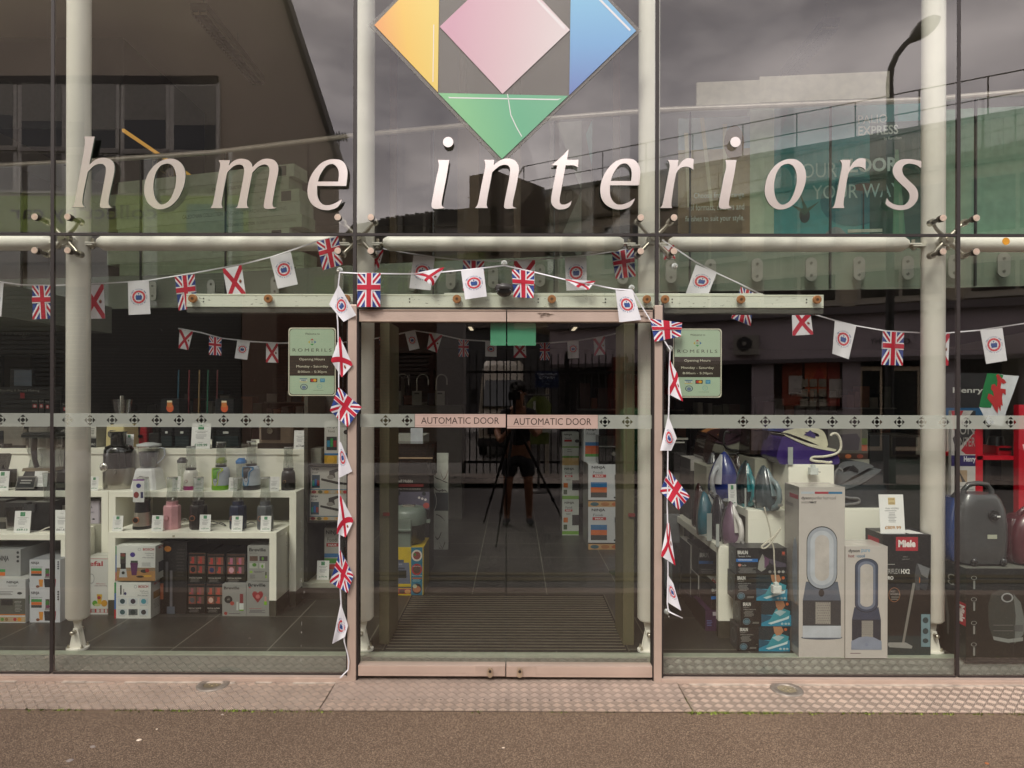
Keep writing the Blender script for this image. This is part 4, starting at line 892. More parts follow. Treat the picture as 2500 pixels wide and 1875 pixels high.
def _line(out, off, size):
    a = nn(t, 'ShaderNodeMath', operation='ADD'); a.inputs[1].default_value = off; t.links.new(out, a.inputs[0])
    d = nn(t, 'ShaderNodeMath', operation='DIVIDE'); d.inputs[1].default_value = size; t.links.new(a.outputs[0], d.inputs[0])
    f = nn(t, 'ShaderNodeMath', operation='FRACT'); t.links.new(d.outputs[0], f.inputs[0])
    l = nn(t, 'ShaderNodeMath', operation='LESS_THAN'); l.inputs[1].default_value = .005 / size; t.links.new(f.outputs[0], l.inputs[0]); return l.outputs[0]
lx = _line(sp_.outputs['X'], 2.647 + 5.8, .58); ly = _line(sp_.outputs['Y'], -.24 + 5.5, .55)
mxx = nn(t, 'ShaderNodeMath', operation='MAXIMUM'); t.links.new(lx, mxx.inputs[0]); t.links.new(ly, mxx.inputs[1])
n = nn(t, 'ShaderNodeTexNoise'); n.inputs['Scale'].default_value = 3; n.inputs['Detail'].default_value = 9; r = nn(t, 'ShaderNodeValToRGB')
r.color_ramp.elements[0].position = .3; r.color_ramp.elements[0].color = lin('2c2b28'); r.color_ramp.elements[1].position = .7; r.color_ramp.elements[1].color = lin('373631')
mc = nn(t, 'ShaderNodeMix', data_type='RGBA'); mc.inputs[7].default_value = lin('807e72')
for a_, c_2 in ((co.outputs['Object'], n.inputs['Vector']), (n.outputs['Fac'], r.inputs[0]), (mxx.outputs[0], mc.inputs[0]), (r.outputs[0], mc.inputs[6]), (mc.outputs[2], b.inputs['Base Color'])): t.links.new(a_, c_2)
m = MB(); m.box(-9, 9, .175, 12, -.1, FI, TILE); tag(m.obj('shop_floor'), kind='structure')
m = MB(); m.box(-9, 9, .118, .175, -.1, FI + .006, M('9aa08f', .4, .2)); tag(m.obj('floor_edge_strip'), kind='structure')
for a, b_x in ((-7, JL0), (JR1, 7)):
    m = MB(); m.hexa([(a, .02, -.03), (b_x, .02, -.03), (b_x, .117, -.03), (a, .117, -.03)], [(a, .02, .014), (b_x, .02, .014), (b_x, .117, FI + .002), (a, .117, FI + .002)], TREADI); tag(m.obj('tread_strip'), kind='structure')
m = MB(); m.box(JL1 + .01, JR0 - .01, .04, .117, -.05, FI - .004, TREADI); tag(m.obj('tread_strip'), kind='structure')
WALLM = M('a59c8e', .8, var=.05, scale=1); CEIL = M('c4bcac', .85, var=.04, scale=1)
m = MB(); m.box(-9, 9, .02, 12, ZT, ZT + .3, CEIL); tag(m.obj('ceiling'), kind='structure')
m = MB(); m.box(-9, 9, 11.8, 12.1, 0, ZT, WALLM); tag(m.obj('wall_back'), kind='structure')
m = MB(); m.box(-9.2, -9, 0, 12, 0, ZT, WALLM); tag(m.obj('wall_left'), kind='structure')
m = MB(); m.box(9, 9.2, 0, 12, 0, ZT, WALLM); tag(m.obj('wall_right'), kind='structure')
m = MB(); m.box(-12, 12, -.02, .4, ZT + .02, 8, M('9a948a', .6)); m.box(-12, JX[0] - 5, -.02, .3, 0, ZT + .02, M('9a948a', .6)); m.box(JX[-1] + 5, 12, -.02, .3, 0, ZT + .02, M('9a948a', .6)); tag(m.obj('upper_wall'), kind='structure')
for a, b_x in ((JX[0] - 5, JX[0] - g), (JX[-1] + g, JX[-1] + 5)):
    m = MB(); glass_box(m, a, b_x, .012, ZT); m.obj('glass_pane', fr)
ZB, ZS, ZR = 2.47, 2.80, 3.97
MP = []
for px, zc in ((-1400, 6.95), (-500, 6.85), (-100, 6.72), (200, 6.55), (525, 6.30), (860, 5.90), (1138, 5.67), (1600, 5.37), (2250, 5.18), (2500, 5.04), (3100, 4.9)):
    MP.append(V((P(px, 965, zc - D).x, zc - D)))
def mezz(w):            # point and direction on the slab edge nearest a given photo column
    for i in range(len(MP) - 1):
        for k in range(40):
            p = MP[i].lerp(MP[i + 1], k / 40)
            q = CM.to_3x3().inverted() @ V((p.x, p.y + D, 0)); x = CX + FPX * q.x / -q.z
            if x >= w: return p, (MP[i + 1] - MP[i]).normalized()
    return MP[-1], V((1, 0))
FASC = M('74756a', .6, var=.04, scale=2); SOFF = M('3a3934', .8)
mz = thing('mezzanine', 'upper sales floor with curved glass balustrade and round steel handrail', 'mezzanine', (0, 3, ZB))
m = MB(); n_ = len(MP)
m.hexa([(p.x, p.y, ZB) for p in MP] + [(8.9, 11.7, ZB), (-8.9, 11.7, ZB)], [(p.x, p.y, ZS) for p in MP] + [(8.9, 11.7, ZS), (-8.9, 11.7, ZS)], FASC); m.obj('floor_slab', mz)
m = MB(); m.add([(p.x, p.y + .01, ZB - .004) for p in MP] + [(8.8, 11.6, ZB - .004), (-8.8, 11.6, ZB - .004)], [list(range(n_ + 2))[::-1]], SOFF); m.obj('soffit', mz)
m = MB(); m.tube([(p.x, p.y - .06, ZR) for p in MP], .024, M('cfc6ba', .3, .35), 14); m.obj('handrail', mz)
jo = [-300, 60, 351, 555, 1054, 1349, 1669, 2011, 2363, 2700]
for a, b_x in zip(jo[:-1], jo[1:]):
    pa, _ = mezz(a + 2.5); pb, _ = mezz(b_x - 2.5); m = MB()
    off = .07; q = [(pa.x, pa.y - off), (pb.x, pb.y - off)]
    m.add([(q[0][0], q[0][1], ZB), (q[1][0], q[1][1], ZB), (q[1][0], q[1][1], ZR - .02), (q[0][0], q[0][1], ZR - .02)], [(0, 1, 2, 3)], BAL)
    m.hexa([(q[0][0], q[0][1] + .002, ZB), (q[1][0], q[1][1] + .002, ZB), (q[1][0], q[1][1] + .012, ZB), (q[0][0], q[0][1] + .012, ZB)], [(q[0][0], q[0][1] + .002, ZR - .02), (q[1][0], q[1][1] + .002, ZR - .02), (q[1][0], q[1][1] + .012, ZR - .02), (q[0][0], q[0][1] + .012, ZR - .02)], CLEAR)
    m.obj('glass_panel', mz)
    pj, _ = mezz(b_x); m = MB(); m.box(pj.x - .006, pj.x + .006, pj.y - .072, pj.y - .05, ZB, ZR - .03, M('2c2e2a', .5)); m.obj('panel_joint', mz)
OV = M('8b8d83', .35, .6)
for px in (380, 518, 672, 830, 1009, 1101, 1199, 1306, 1506, 1616, 1724, 1838, 1954, 2068, 2187, 2308, 2425, 2540, 230, 100):
    p, d = mezz(px); c = V((p.x, p.y - .078, 2.625)); pr = []
    for k in range(24):
        a = 2 * PI * k / 24; pr.append((.045 * math.cos(a), .045 * math.sin(a) + (.05 if math.sin(a) >= 0 else -.05)))
    m = MB(); D3 = V((d.x, d.y, 0)); m.hexa([c + D3 * u + V((0, 0, w)) for u, w in pr], [c + D3 * u + V((0, -.012, w)) for u, w in pr], OV)
    for dz in (-.05, .05): m.cyl(c + V((0, -.012, dz)), c + V((0, -.016, dz)), .013, .012, M('6a6c62', .4, .5), 14); m.cyl(c + V((0, -.016, dz)), c + V((0, -.017, dz)), .004, .004, M('2c2c28'), 8)
    m.obj('glass_clamp', mz)
m = MB(); m.box(-7, -3.97, .8, 2.64, 2.2, 2.46, FASC); tag(m.obj('ceiling_bulkhead'), kind='structure')
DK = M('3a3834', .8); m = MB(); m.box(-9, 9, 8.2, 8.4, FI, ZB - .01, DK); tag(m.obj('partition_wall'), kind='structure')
for i, (px0, y0, px1, y1) in enumerate(((485, 24, 628, 200), (2030, 60, 1922, 186))):
    zl = 5.42; z0 = (zl - H) * FPX / (HY - y0); z1 = (zl - H) * FPX / (HY - y1); x0 = P(px0, y0, z0 - D).x; x1 = P(px1, y1, z1 - D).x
    t_ = thing('ceiling_lamp', ('long louvred ceiling lamp, unlit, seen in the upper left pane', 'long louvred ceiling lamp, unlit, seen in the upper right pane')[i], 'ceiling lamp', (x0, z0 - D, zl), 'louvred ceiling lamps')
    m = MB(); m.box(x0 - .085, x0 + .085, z0 - D, z1 - D, zl, zl + .07, M('5f5a52', .6)); m.box(x0 - .078, x0 - .072, z0 - D, z1 - D, zl - .04, zl, M('a8a294', .4, .5)); m.box(x0 + .072, x0 + .078, z0 - D, z1 - D, zl - .04, zl, M('a8a294', .4, .5)); m.obj('housing', t_)
    m = MB(); k = z0 - D + .02
    while k < z1 - D: m.box(x0 - .07, x0 + .07, k, k + .006, zl - .038, zl - .002, M('c9c4b6', .15, .9)); k += .055
    m.box(x0 - .003, x0 + .003, z0 - D, z1 - D, zl - .037, zl - .003, M('c9c4b6', .15, .9)); m.obj('louvre', t_)
    for dy in (.1, .9): m = MB(); m.tube([(x0, z0 - D + dy, zl + .07), (x0, z0 - D + dy, ZT)], .004, M('888880')); m.obj('hanger', t_)
CT = [M('b9bfa4', .6), M('aeb59a', .6), M('bcc1aa', .6)]
pq, dq = mezz(560); base_z = ZS + .002; dn = V((-dq.y, dq.x)); rr = random.Random(2)
TXT = M('3a4034', .6); TXL = M('7b8470', .6)
for k in range(9):
    h = .132; z0 = base_z + k * h; o = (pq + dn * .45); sh = rr.uniform(-.10, .10) - (0 if k < 7 else .05); ln = 2.35; a = o - dq * (1.95 + (0 if k < 8 else -.1)) + dq * sh; b2 = o + dq * (.42) + dq * sh
    F = [V((a.x, a.y, z0)), V((b2.x, b2.y, z0)), V((b2.x, b2.y, z0 + h - .004)), V((a.x, a.y, z0 + h - .004))]; B3 = V((dn.x, dn.y, 0)) * .24
    m = MB(); m.hexa(F, [p + B3 for p in F], CT[k % 3]); U = F[1] - F[0]
    up_ = (k % 3 != 1)
    it = [('t', 'CALEDONIAN COLLECTION', .60, .30, .76, .56, TXT), ('t', 'ENGINEERED HARDWOOD FLOORING', .77, .30, .97, .56, TXL)] if k in (1, 2, 4, 5, 7) else [('t', 'www.akirby.co.uk', .80, .3, .90, .65, TXL), ('r', .91, .1, .96, .9, TXT)]
    if up_: it = [(i[:6] + (i[6], {'rot': 180})) if i[0] == 't' else i for i in it]
    if k == 5: it = [('t', 'CALEDONIAN COLLECTION', .38, .30, .60, .62, TXT), ('t', 'ENGINEERED HARDWOOD FLOORING', .62, .30, .93, .62, TXL)]
    art(m, it, F[3], U, F[0] - F[3], -B3)
    tag(m.obj('flooring_carton', o=F[0]), 'long pale flooring carton upstairs, %s' % ('bottom of its stack', 'second from the bottom of its stack', 'third from the bottom of its stack', 'fourth from the bottom of its stack', 'middle of its stack of nine', 'fourth from the top of its stack, text upright', 'third from the top of its stack', 'second from the top of its stack', 'topmost of its stack')[k], 'carton', 'flooring cartons stacked upstairs')
def along(px, back): p, d = mezz(px); n = V((-d.y, d.x)); return p + n * back, d
def board(name, lab, cat, px0, px1, yt0, yb0, back, mat, items, th=.02, yt1=None, group=None):
    a, d = along(px0, back); b2, _ = along(px1, back)
    za = a.y + D; zt_ = H + (HY - yt0) * za / FPX; zb_ = max(ZS + .003, H + (HY - yb0) * za / FPX)
    F = [V((a.x, a.y, zb_)), V((b2.x, b2.y, zb_)), V((b2.x, b2.y, zt_)), V((a.x, a.y, zt_))]; n = V((-d.y, d.x, 0)) * th
    m = MB(); m.hexa(F, [p + n for p in F], mat); 
    if items: art(m, items, F[3], F[1] - F[0], F[0] - F[3], -n, step=.0012)
    return tag(m.obj(name, o=F[0]), lab, cat, group)
W_ = 'd9d9d2'; thin = {'sp': 1.1}
board('poster_panel', 'beige and brown poster panel upstairs about formats, colours and finishes', 'poster', 1669, 1862, 290, 640, .5, M('a08562', .6), [('r', 0, 0, 1, .55, M('b29a78')), ('r', 0, 0, 1, .22, M('9aa8ac')), ('p', [(.3, 0), (.36, 0), (.52, .75), (.48, .75)], M('d8c8a8')), ('p', [(.08, .1), (.14, .1), (.18, .62), (.13, .62)], M('d8c8a8')), ('p', [(.62, .05), (.68, .05), (.68, .5), (.63, .5)], M('d8c8a8')), ('c', .78, .18, .14, .12, M('96724e')), ('r', 0, .62, 1, 1, M('7c5f42')), ('t', 'Choose from a range', .22, .52, .92, .57, M(W_)), ('t', 'of formats, colours and', .16, .60, .92, .65, M(W_)), ('t', 'finishes to suit your style.', .10, .68, .92, .73, M(W_))])
board('white_post', 'plain pale green post between the two posters upstairs', 'post', 1864, 1924, 265, 640, .5, M('bcc6ae', .6), None, .1)
board('poster_panel', 'teal room scene poster upstairs with a desk, a chair and lettering YOUR FLOOR YOUR WAY', 'poster', 1926, 2330, 265, 640, .5, M('4f9a9c', .6), [('r', 0, 0, .8, .30, M('5b8d93')), ('p', [(.1, 0), (.8, 0), (.45, .75), (0, .8), (0, .3)], M('4d9496')), ('c', .52, .62, .22, .16, M('2f6f78')), ('r', .62, .12, 1, 1, M('35524a')),
      ('r', .04, .83, .72, .87, M('b9b5a6')), ('r', .04, .87, .08, 1, M('a5a192')), ('r', .48, .80, .72, .82, M('c4c0b2')), ('r', .5, .86, .72, 1, M('92a0a2')), ('c', .40, .98, .105, .20, M('88898c')), ('c', .20, .70, .035, .05, M('2a3532')), ('p', [(.2, .7), (.10, .62), (.19, .66)], M('3d5a48')), ('p', [(.2, .7), (.30, .61), (.21, .66)], M('3d5a48')), ('p', [(.2, .7), (.17, .56), (.22, .66)], M('3d5a48')), ('r', .575, .55, .585, .8, M('2b2b2b')), ('c', .58, .53, .07, .025, M('392a2c')),
      ('t', 'PALIO', .545, .07, .73, .125, M(W_), {}), ('t', 'EXPRESS', .545, .14, .80, .20, M(W_), {'b': .02}), ('t', 'by Karndean', .71, .215, .82, .24, M(W_)),
      ('t', 'YOUR', .11, .365, .41, .46, M('a9c8c6')), ('t', 'FLOOR', .44, .345, .80, .435, M('c8d6cf'), {'b': .03}), ('t', 'YOUR WAY', .25, .51, .82, .60, M('a9c8c6')),
      ('p', [(.78, .3), (.80, .3), (.86, 1), (.76, 1)], M('5f8d70')), ('p', [(.70, .45), (.72, .45), (.76, 1), (.70, 1)], M('2b4a3e'))])
board('display_board', 'cream display board upstairs, left of the pair above the handrail', 'board', 1697, 1857, 201, 262, .2, M('d8d2c0', .7), None, .03, group='cream boards upstairs')
board('display_board', 'cream display board upstairs, right of the pair above the handrail', 'board', 1860, 2197, 187, 250, .2, M('dad4c2', .7), None, .03, group='cream boards upstairs')
board('display_board', 'pale green wall panel upstairs at the right edge', 'board', 2360, 2900, 268, 640, .6, M('8fae98', .6), None, .03)
board('display_board', 'grey faceted display panel with white triangles upstairs behind the letter t', 'board', 1290, 1420, 300, 640, 1.3, M('6b5f58', .6), [('p', [(.15, 0), (.75, 0), (.75, .5)], M('a8a29a')), ('p', [(.3, .8), (.75, .5), (.75, 1.), (.5, .9)], M('a8a29a')), ('p', [(1, 0), (1, .35), (.85, .1)], M('7ea0a0'))])
board('display_board', 'brown timber sample panel upstairs left of the word interiors', 'board', 1000, 1060, 250, 640, 1.4, M('6b5440', .6), None, .03)
for px in (770, 1000, 1175, 1480): 
    p, d = along(px, 1.6); m = MB(); m.box(p.x - .04, p.x + .04, p.y, p.y + .06, ZS, ZT, M('6f563c', .5)); tag(m.obj('timber_post', o=(p.x, p.y, ZS)), 'slim brown timber post upstairs, %s of the four' % {770: 'first', 1000: 'second', 1175: 'third', 1480: 'last'}[px], 'post', 'timber posts upstairs')
zn, zf = 6.8, 8.6; xx = P(300, 315, zn - D).x; zl = H + (HY - 315) * zn / FPX
cn = thing('display_canopy', 'dark display canopy upstairs with gold lettering and a glowing strip under its edge', 'display canopy', (xx, zn - D, zl))
m = MB(); m.box(xx - 1.4, xx, zn - D, zf - D, zl, 5.4, M('17191c', .6))
art(m, [('t', 'PALIO', 0, 0, .42, 1, M('a89a78')), ('t', 'EXPRESS', .44, 0, 1, 1, M('c9a24f'), {'b': .03})], (xx, 7.35 - D, 4.40), (0, 1.05, 0), (0, 0, -.17), (1, 0, 0), step=.002)
m.obj('canopy', cn)
m = MB(); m.box(xx - .01, xx + .015, zn - D, zf + .2 - D, zl - .03, zl, emit_mat('warm_strip', 'd8a04a', .35)); m.obj('light_strip', cn)
TW = M('f0eedf', .35, var=.03, scale=3); TG = M('9b9a8a', .6, var=.04, scale=3); FOOT = M('5f5d52', .35, .6)
DKP = M('1d1c1c', .35, coat=.3); DKM = M('2a2928', .5); CHR = M('c9c6bd', .15, .95); SIL = M('a5a097', .3, .85, var=.06, scale=30)
BLK2 = M('141414', .3); PAPER = M('e3e3e0', .5, var=.02); 
def ZP(py, Y): return P(1250, py, Y).z
def table(lab, px0, px1, Y, depth, z, leg=.05, lip=.042, back=True, legs=(1, 1), group='nested white display tables at the left window'):
    x0, x1 = P(px0, 1300, Y).x, P(px1, 1300, Y).x
    t = thing('display_table', lab, 'display table', ((x0 + x1) / 2, Y, FI), group)
    m = MB(); m.box(x0, x1, Y, Y + depth, z - lip, z, TW); m.obj('table_top', t, bevel=.0015)
    for k, xx in enumerate((x0, x1 - leg)):
        if not legs[k]: continue
        m = MB(); m.box(xx, xx + leg, Y, Y + depth, FI + .11, z - lip, TW); l = m.obj('side_panel', t, bevel=.0015)
        m = MB(); m.box(xx + .002, xx + leg - .002, Y + .002, Y + depth, FI, FI + .11, FOOT); m.obj('plinth', l)
    if back: m = MB(); m.box(x0 + leg, x1 - leg, Y + depth - .02, Y + depth - .004, FI, z - lip, TG); m.obj('back_panel', t)
    return t
Z1, Z2, Z3 = .643, .894, 1.187
T1Y, T2Y, T3Y = .79, 1.0, 1.2
table('low white display table behind the glass, with small blenders in a row on top', 264, 675, T1Y, .44, Z1)
table('middle height white display table behind the low one with the blender row', 265, 723, T2Y, .50, Z2)
table('tall white display table at the back, holding dark kettles and a multicooker', 100, 745, T3Y + .003, .5, Z3, back=False, legs=(0, 1))
m = MB(); x0, x1 = P(0, 1300, T3Y + .02).x - .5, P(742, 1300, T3Y + .02).x; m.box(x0, x1, T3Y + .012, T3Y + .03, Z2, Z3 - .043, TW); tag(m.obj('white_riser', o=((x0 + x1) / 2, T3Y, Z2)), 'long plain white riser panel behind the left display tables', 'panel')
table('low white display table at the far left, with a blender and price cards on top', -180, 166, T1Y - .05, .48, Z1 - .005)
table('middle height white display table at the far left, holding a large black blender', -180, 264, T2Y, .5, Z2)
table('tall white display table at the far left edge, holding steel cookers', -180, 99, T3Y + .003, .5, Z3, back=False, legs=(1, 0))

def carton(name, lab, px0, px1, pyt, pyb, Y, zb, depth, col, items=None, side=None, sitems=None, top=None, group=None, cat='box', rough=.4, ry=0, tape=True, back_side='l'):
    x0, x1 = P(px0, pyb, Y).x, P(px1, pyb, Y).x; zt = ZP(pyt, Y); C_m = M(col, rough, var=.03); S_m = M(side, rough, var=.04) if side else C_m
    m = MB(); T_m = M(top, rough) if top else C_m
    b = [(x0, Y, zb), (x1, Y, zb), (x1, Y + depth, zb), (x0, Y + depth, zb)]; t_ = [(p[0], p[1], zt) for p in b]
    m.add(b + t_, [(0, 1, 5, 4)], C_m); m.add(b + t_, [(1, 2, 6, 5), (3, 0, 4, 7)], S_m); m.add(b + t_, [(0, 3, 2, 1), (2, 3, 7, 6)], S_m); m.add(b + t_, [(4, 5, 6, 7)], T_m)
    if tape: m.box(x0 + .002, x1 - .002, Y + depth * .5 - .0008, Y + depth * .5 + .0008, zt, zt + .0006, M('6a665c', .6))
    if items: art(m, items, (x0, Y, zt), (x1 - x0, 0, 0), (0, 0, zb - zt), (0, -1, 0))
    if sitems:
        if (x0 + x1) / 2 < 0: art(m, sitems, (x1, Y, zt), (0, depth, 0), (0, 0, zb - zt), (1, 0, 0))
        else: art(m, sitems, (x0, Y + depth, zt), (0, -depth, 0), (0, 0, zb - zt), (-1, 0, 0))
    ob = m.obj(name, o=((x0 + x1) / 2, Y, zb))
    return tag(ob, lab, cat, group)
R_, Bk, Gn, Or, Bl = 'a8242a', '1d1d1e', '3c8a4a', 'c8682e', '2a6ea8'
bt = {'b': .025}
def bosch1():
    return [('r', -.0, 0, .025, 1, '3a6aa8'), ('r', 0, 0, .025, .25, '2f8a4a'), ('r', 0, .75, .025, 1, 'b0242a'), ('r', .03, .68, 1, 1, 'a98055'), ('r', .03, .62, 1, .72, '8f7a5e'), ('o', .60, .10, .04, .04, .25, '8a8f92'), ('t', 'BOSCH', .69, .06, .97, .13, R_, bt), ('t', 'VitaPower', .74, .19, .97, .23, '55585a'), ('t', 'Serie | 2', .78, .25, .97, .29, '55585a'), ('t', 'Mini blender', .68, .31, .97, .35, '55585a'), ('l', .64, .48, .95, .60, 4, '8b8f90'),
            ('r', .12, .20, .26, .52, '3a3434'), ('c', .19, .26, .06, .05, '7a4038'), ('c', .17, .34, .05, .04, '4a5a3a'), ('r', .13, .50, .26, .66, Bk), ('p', [(.12, .66), (.27, .66), (.30, .90), (.09, .90)], 'b4b8ba'), ('c', .195, .77, .04, .045, Bk), ('c', .43, .25, .065, .07, '4a3a86'), ('r', .38, .42, .56, .48, '3c4a3c'), ('p', [(.37, .48), (.57, .48), (.53, .84), (.41, .84)], '5a2a55'), ('c', .72, .72, .09, .05, '2f2a28'), ('c', .80, .70, .05, .055, 'a0322a'), ('c', .80, .86, .12, .03, 'd0a040'), ('c', .62, .88, .1, .03, '3a2c24')]
def bosch2():
    it = [('r', 0, 0, .05, 1, '3a6aa8'), ('r', 0, 0, .05, .3, '2f8a4a'), ('r', 0, .75, .05, 1, 'b0242a'), ('o', .58, .12, .04, .045, .25, '8a8f92'), ('t', 'BOSCH', .66, .08, .93, .15, R_, bt), ('t', 'VitaPower', .70, .22, .93, .26, '55585a'), ('t', 'Serie | 2', .75, .28, .93, .32, '55585a'), ('t', 'Mini blender', .64, .34, .93, .38, '55585a'), ('r', .16, .08, .20, .34, Bk), ('c', .30, .31, .035, .04, '3a3a6a'), ('r', .25, .18, .27, .35, '777777'), ('r', .08, .40, .94, .405, '999999')]
    cs = ['2f4a52', '3a3444', '4a9aa8', '3c5a5e', '2f3c3e', '3a3a40']
    for k in range(6):
        u = .10 + (k % 3) * .29; v = .44 + (k // 3) * .30; it += [('r', u, v, u + .25, v + .17, 'c9d0d2' if k != 4 else '5a6264'), ('c', u + .125, v + .085, .07, .07, cs[k]), ('l', u, v + .185, u + .24, v + .21, 1, '9a9a9a')]
    return it
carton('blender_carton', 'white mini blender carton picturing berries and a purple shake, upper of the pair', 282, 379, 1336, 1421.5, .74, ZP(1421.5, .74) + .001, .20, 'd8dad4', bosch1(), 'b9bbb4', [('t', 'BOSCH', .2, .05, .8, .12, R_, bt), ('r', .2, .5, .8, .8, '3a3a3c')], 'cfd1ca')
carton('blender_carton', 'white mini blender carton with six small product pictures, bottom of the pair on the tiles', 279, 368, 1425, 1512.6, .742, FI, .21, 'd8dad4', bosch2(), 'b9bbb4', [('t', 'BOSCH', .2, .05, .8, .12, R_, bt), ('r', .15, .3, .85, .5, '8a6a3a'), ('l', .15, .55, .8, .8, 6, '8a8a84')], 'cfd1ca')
carton('coffee_carton', 'large black carton with a juicer and an orange drink printed on it', 391, 456, 1325, 1494, .84, FI, .30, '1c1a19', [('c', .28, .10, .13, .04, 'c07a2a'), ('r', .20, .28, .30, .70, '5a5a5c'), ('r', .36, .40, .46, .92, '6c6c70'), ('r', .0, .62, .10, .76, 'a84a20'), ('r', .0, .58, .12, .80, 'b0603a'), ('r', .25, .90, .60, 1, '5c6470'), ('r', .55, 0, 1, 1, '252220'), ('l', .6, .1, .95, .5, 9, '3a3634')])
def bb(body='a83a34', acc='1f2225'):
    it = [('r', .04, .03, .96, .05, '6a4a3a')]
    for i in range(2):
        for j in range(2):
            u = .08 + i * .44; v = .12 + j * .30; it += [('r', u, v, u + .40, v + .26, '7a4f40' if (i + j) % 2 else '5a4a40'), ('r', u + .12, v + .03, u + .26, v + .24, body), ('c', u + .1, v + .2, .06, .03, 'b04a38')]
            if j == 1 and i == 0: it += [('c', u + .2, v + .13, .13, .09, acc)]
    return it + [('t', 'PERSONAL BLENDER', .08, .80, .78, .845, 'c8c4bc'), ('l', .08, .87, .7, .97, 4, '7a7670')]
k_ = 0; GB = 'black personal blender cartons'
for (a, b_x, yt, yb, zz, it, lab) in ((459, 503, 1351, 1427, None, bb(), 'black personal blender carton with navy blades pictured, top left of its stack'), (505, 548.5, 1354, 1427, None, bb('a83a34', '23305a'), 'black personal blender carton with dark blue blades pictured, top middle of its stack'), (551.5, 600, 1354, 1427.5, None, bb('a8607a', 'c99aa4'), 'black personal blender carton with pink blender pictured, top right of its stack'),
                          (457, 501, 1427.5, 1500.3, FI, bb('8f4a54', '55585c'), 'black personal blender carton with grey blender pictured, bottom left of its stack'), (503, 546, 1427.5, 1500.3, FI, bb('b04a3a', 'd0b0a0'), 'black personal blender carton with cream blender pictured, bottom right of its stack')):
    Yb = .845; zb = FI if zz else ZP(1427.3, Yb) + .001
    carton('blender_carton', lab, a, b_x, yt, yb, Yb, zb, .26, '1a1817', it, group=GB)
BV = '8d8d88'
carton('blender_carton', 'grey personal blender carton with green and white fruit pictures, on top of the heart one', 604, 657.5, 1335, 1420.5, .80, ZP(1420.7, .80) + .001, .14, BV, [('t', 'Breville', .08, .06, .84, .155, Bk, bt), ('t', 'Blend Active', .08, .19, .45, .215, '3a3a3a'), ('r', .10, .29, .47, .43, '5a4438'), ('r', .55, .29, .92, .43, '3c3038'), ('c', .70, .36, .05, .05, '5a8a2a'), ('r', .09, .49, .47, .64, 'a8aca0'), ('c', .32, .54, .1, .05, '4f7f2c'), ('r', .55, .49, .80, .64, 'b0b4a8'), ('c', .68, .58, .05, .05, '6a9a3a'), ('c', .17, .74, .07, .04, '8ab04a'), ('l', .28, .72, .8, .78, 2, '5a5a58'), ('r', .82, .74, .87, .92, '2c3a1c'), ('r', .83, .84, .88, .92, '8ab82a'), ('l', .1, .82, .4, .94, 5, '6a6a68')])
carton('blender_carton', 'grey personal blender carton with a large red heart picture, standing on the tiles', 601.5, 657, 1421.3, 1505.5, .80, FI, .14, BV, [('t', 'Breville', .08, .06, .84, .155, Bk, bt), ('p', [(.50, .62), (.28, .44), (.25, .36), (.32, .29), (.42, .29), (.50, .34), (.58, .29), (.68, .29), (.74, .36), (.71, .44)][::-1], '8f2a30'), ('c', .50, .44, .09, .06, 'b86a68'), ('r', .80, .44, .88, .58, 'c08a84'), ('r', .78, .58, .90, .68, '7ab02a'), ('c', .15, .18, .05, .02, 'b0404a'), ('l', .08, .78, .7, .80, 1, 'a83a40'), ('l', .08, .83, .85, .92, 3, '55555a')])
carton('blender_carton', 'grey personal blender carton with a red bottle pictured, left of the heart carton', 542.5, 600.5, 1429, 1505.5, .80, FI, .14, BV, [('t', 'Breville', .07, .07, .72, .16, Bk, bt), ('c', .26, .48, .17, .12, '2a2827'), ('t', 'x2', .21, .44, .31, .50, 'b0b0aa'), ('c', .42, .60, .09, .065, 'a8483c'), ('r', .74, .30, .88, .60, '7a3034'), ('r', .72, .60, .90, .80, 'c8ccc8'), ('r', .72, .80, .90, .84, '6a9a2a'), ('r', .60, .55, .68, .82, 'b8bcb4'), ('c', .15, .92, .07, .05, '9a3a34'), ('l', .25, .92, .9, .95, 1, '3a3a3a')])
def ninja_s(): return [('t', 'NINJA', .05, .07, .32, .18, Bk, bt), ('t', 'SMOOTHIE MAKER', .05, .24, .42, .27, '4a4a4c'), ('r', .05, .30, .40, .385, Gn), ('r', .05, .39, .40, .475, Or), ('r', .05, .48, .40, .56, '3a3c3c'), ('r', 0, .62, 1, .625, 'b0b4c0'), ('c', .94, .08, .03, .03, '2c2c30'), ('c', .94, .155, .03, .03, '2c2c30'), ('c', .94, .23, .03, .03, '2c2c30'), ('c', .94, .305, .03, .03, '2c2c30'), ('r', .52, .30, .65, .58, '4c4a44'), ('c', .58, .42, .06, .08, '3c7a3a'), ('c', .60, .52, .06, .05, '7a3a5a'), ('r', .50, .58, .70, .64, '8f8f8c'), ('p', [(.47, .66), (.73, .66), (.69, .95), (.50, .95)], '26262a'), ('p', [(.30, .68), (.45, .68), (.43, .93), (.33, .93)], 'cf8a38'), ('p', [(.76, .66), (.87, .66), (.85, .93), (.77, .93)], '8a2a44'), ('c', .27, .92, .06, .045, '7a4a38')]
NY = .66
carton('blender_carton', 'white smoothie maker carton with green, orange and black stripes, top of its pair', 72, 146.5, 1370, 1441.7, NY, ZP(1441.9, NY) + .001, .26, 'c6c8cc', ninja_s(), top='8b8d90', group='smoothie maker cartons')
carton('blender_carton', 'white smoothie maker carton with green, orange and black stripes, bottom of its pair', 72.5, 146.5, 1442.3, 1513.6, NY, FI, .26, 'c6c8cc', ninja_s(), group='smoothie maker cartons')
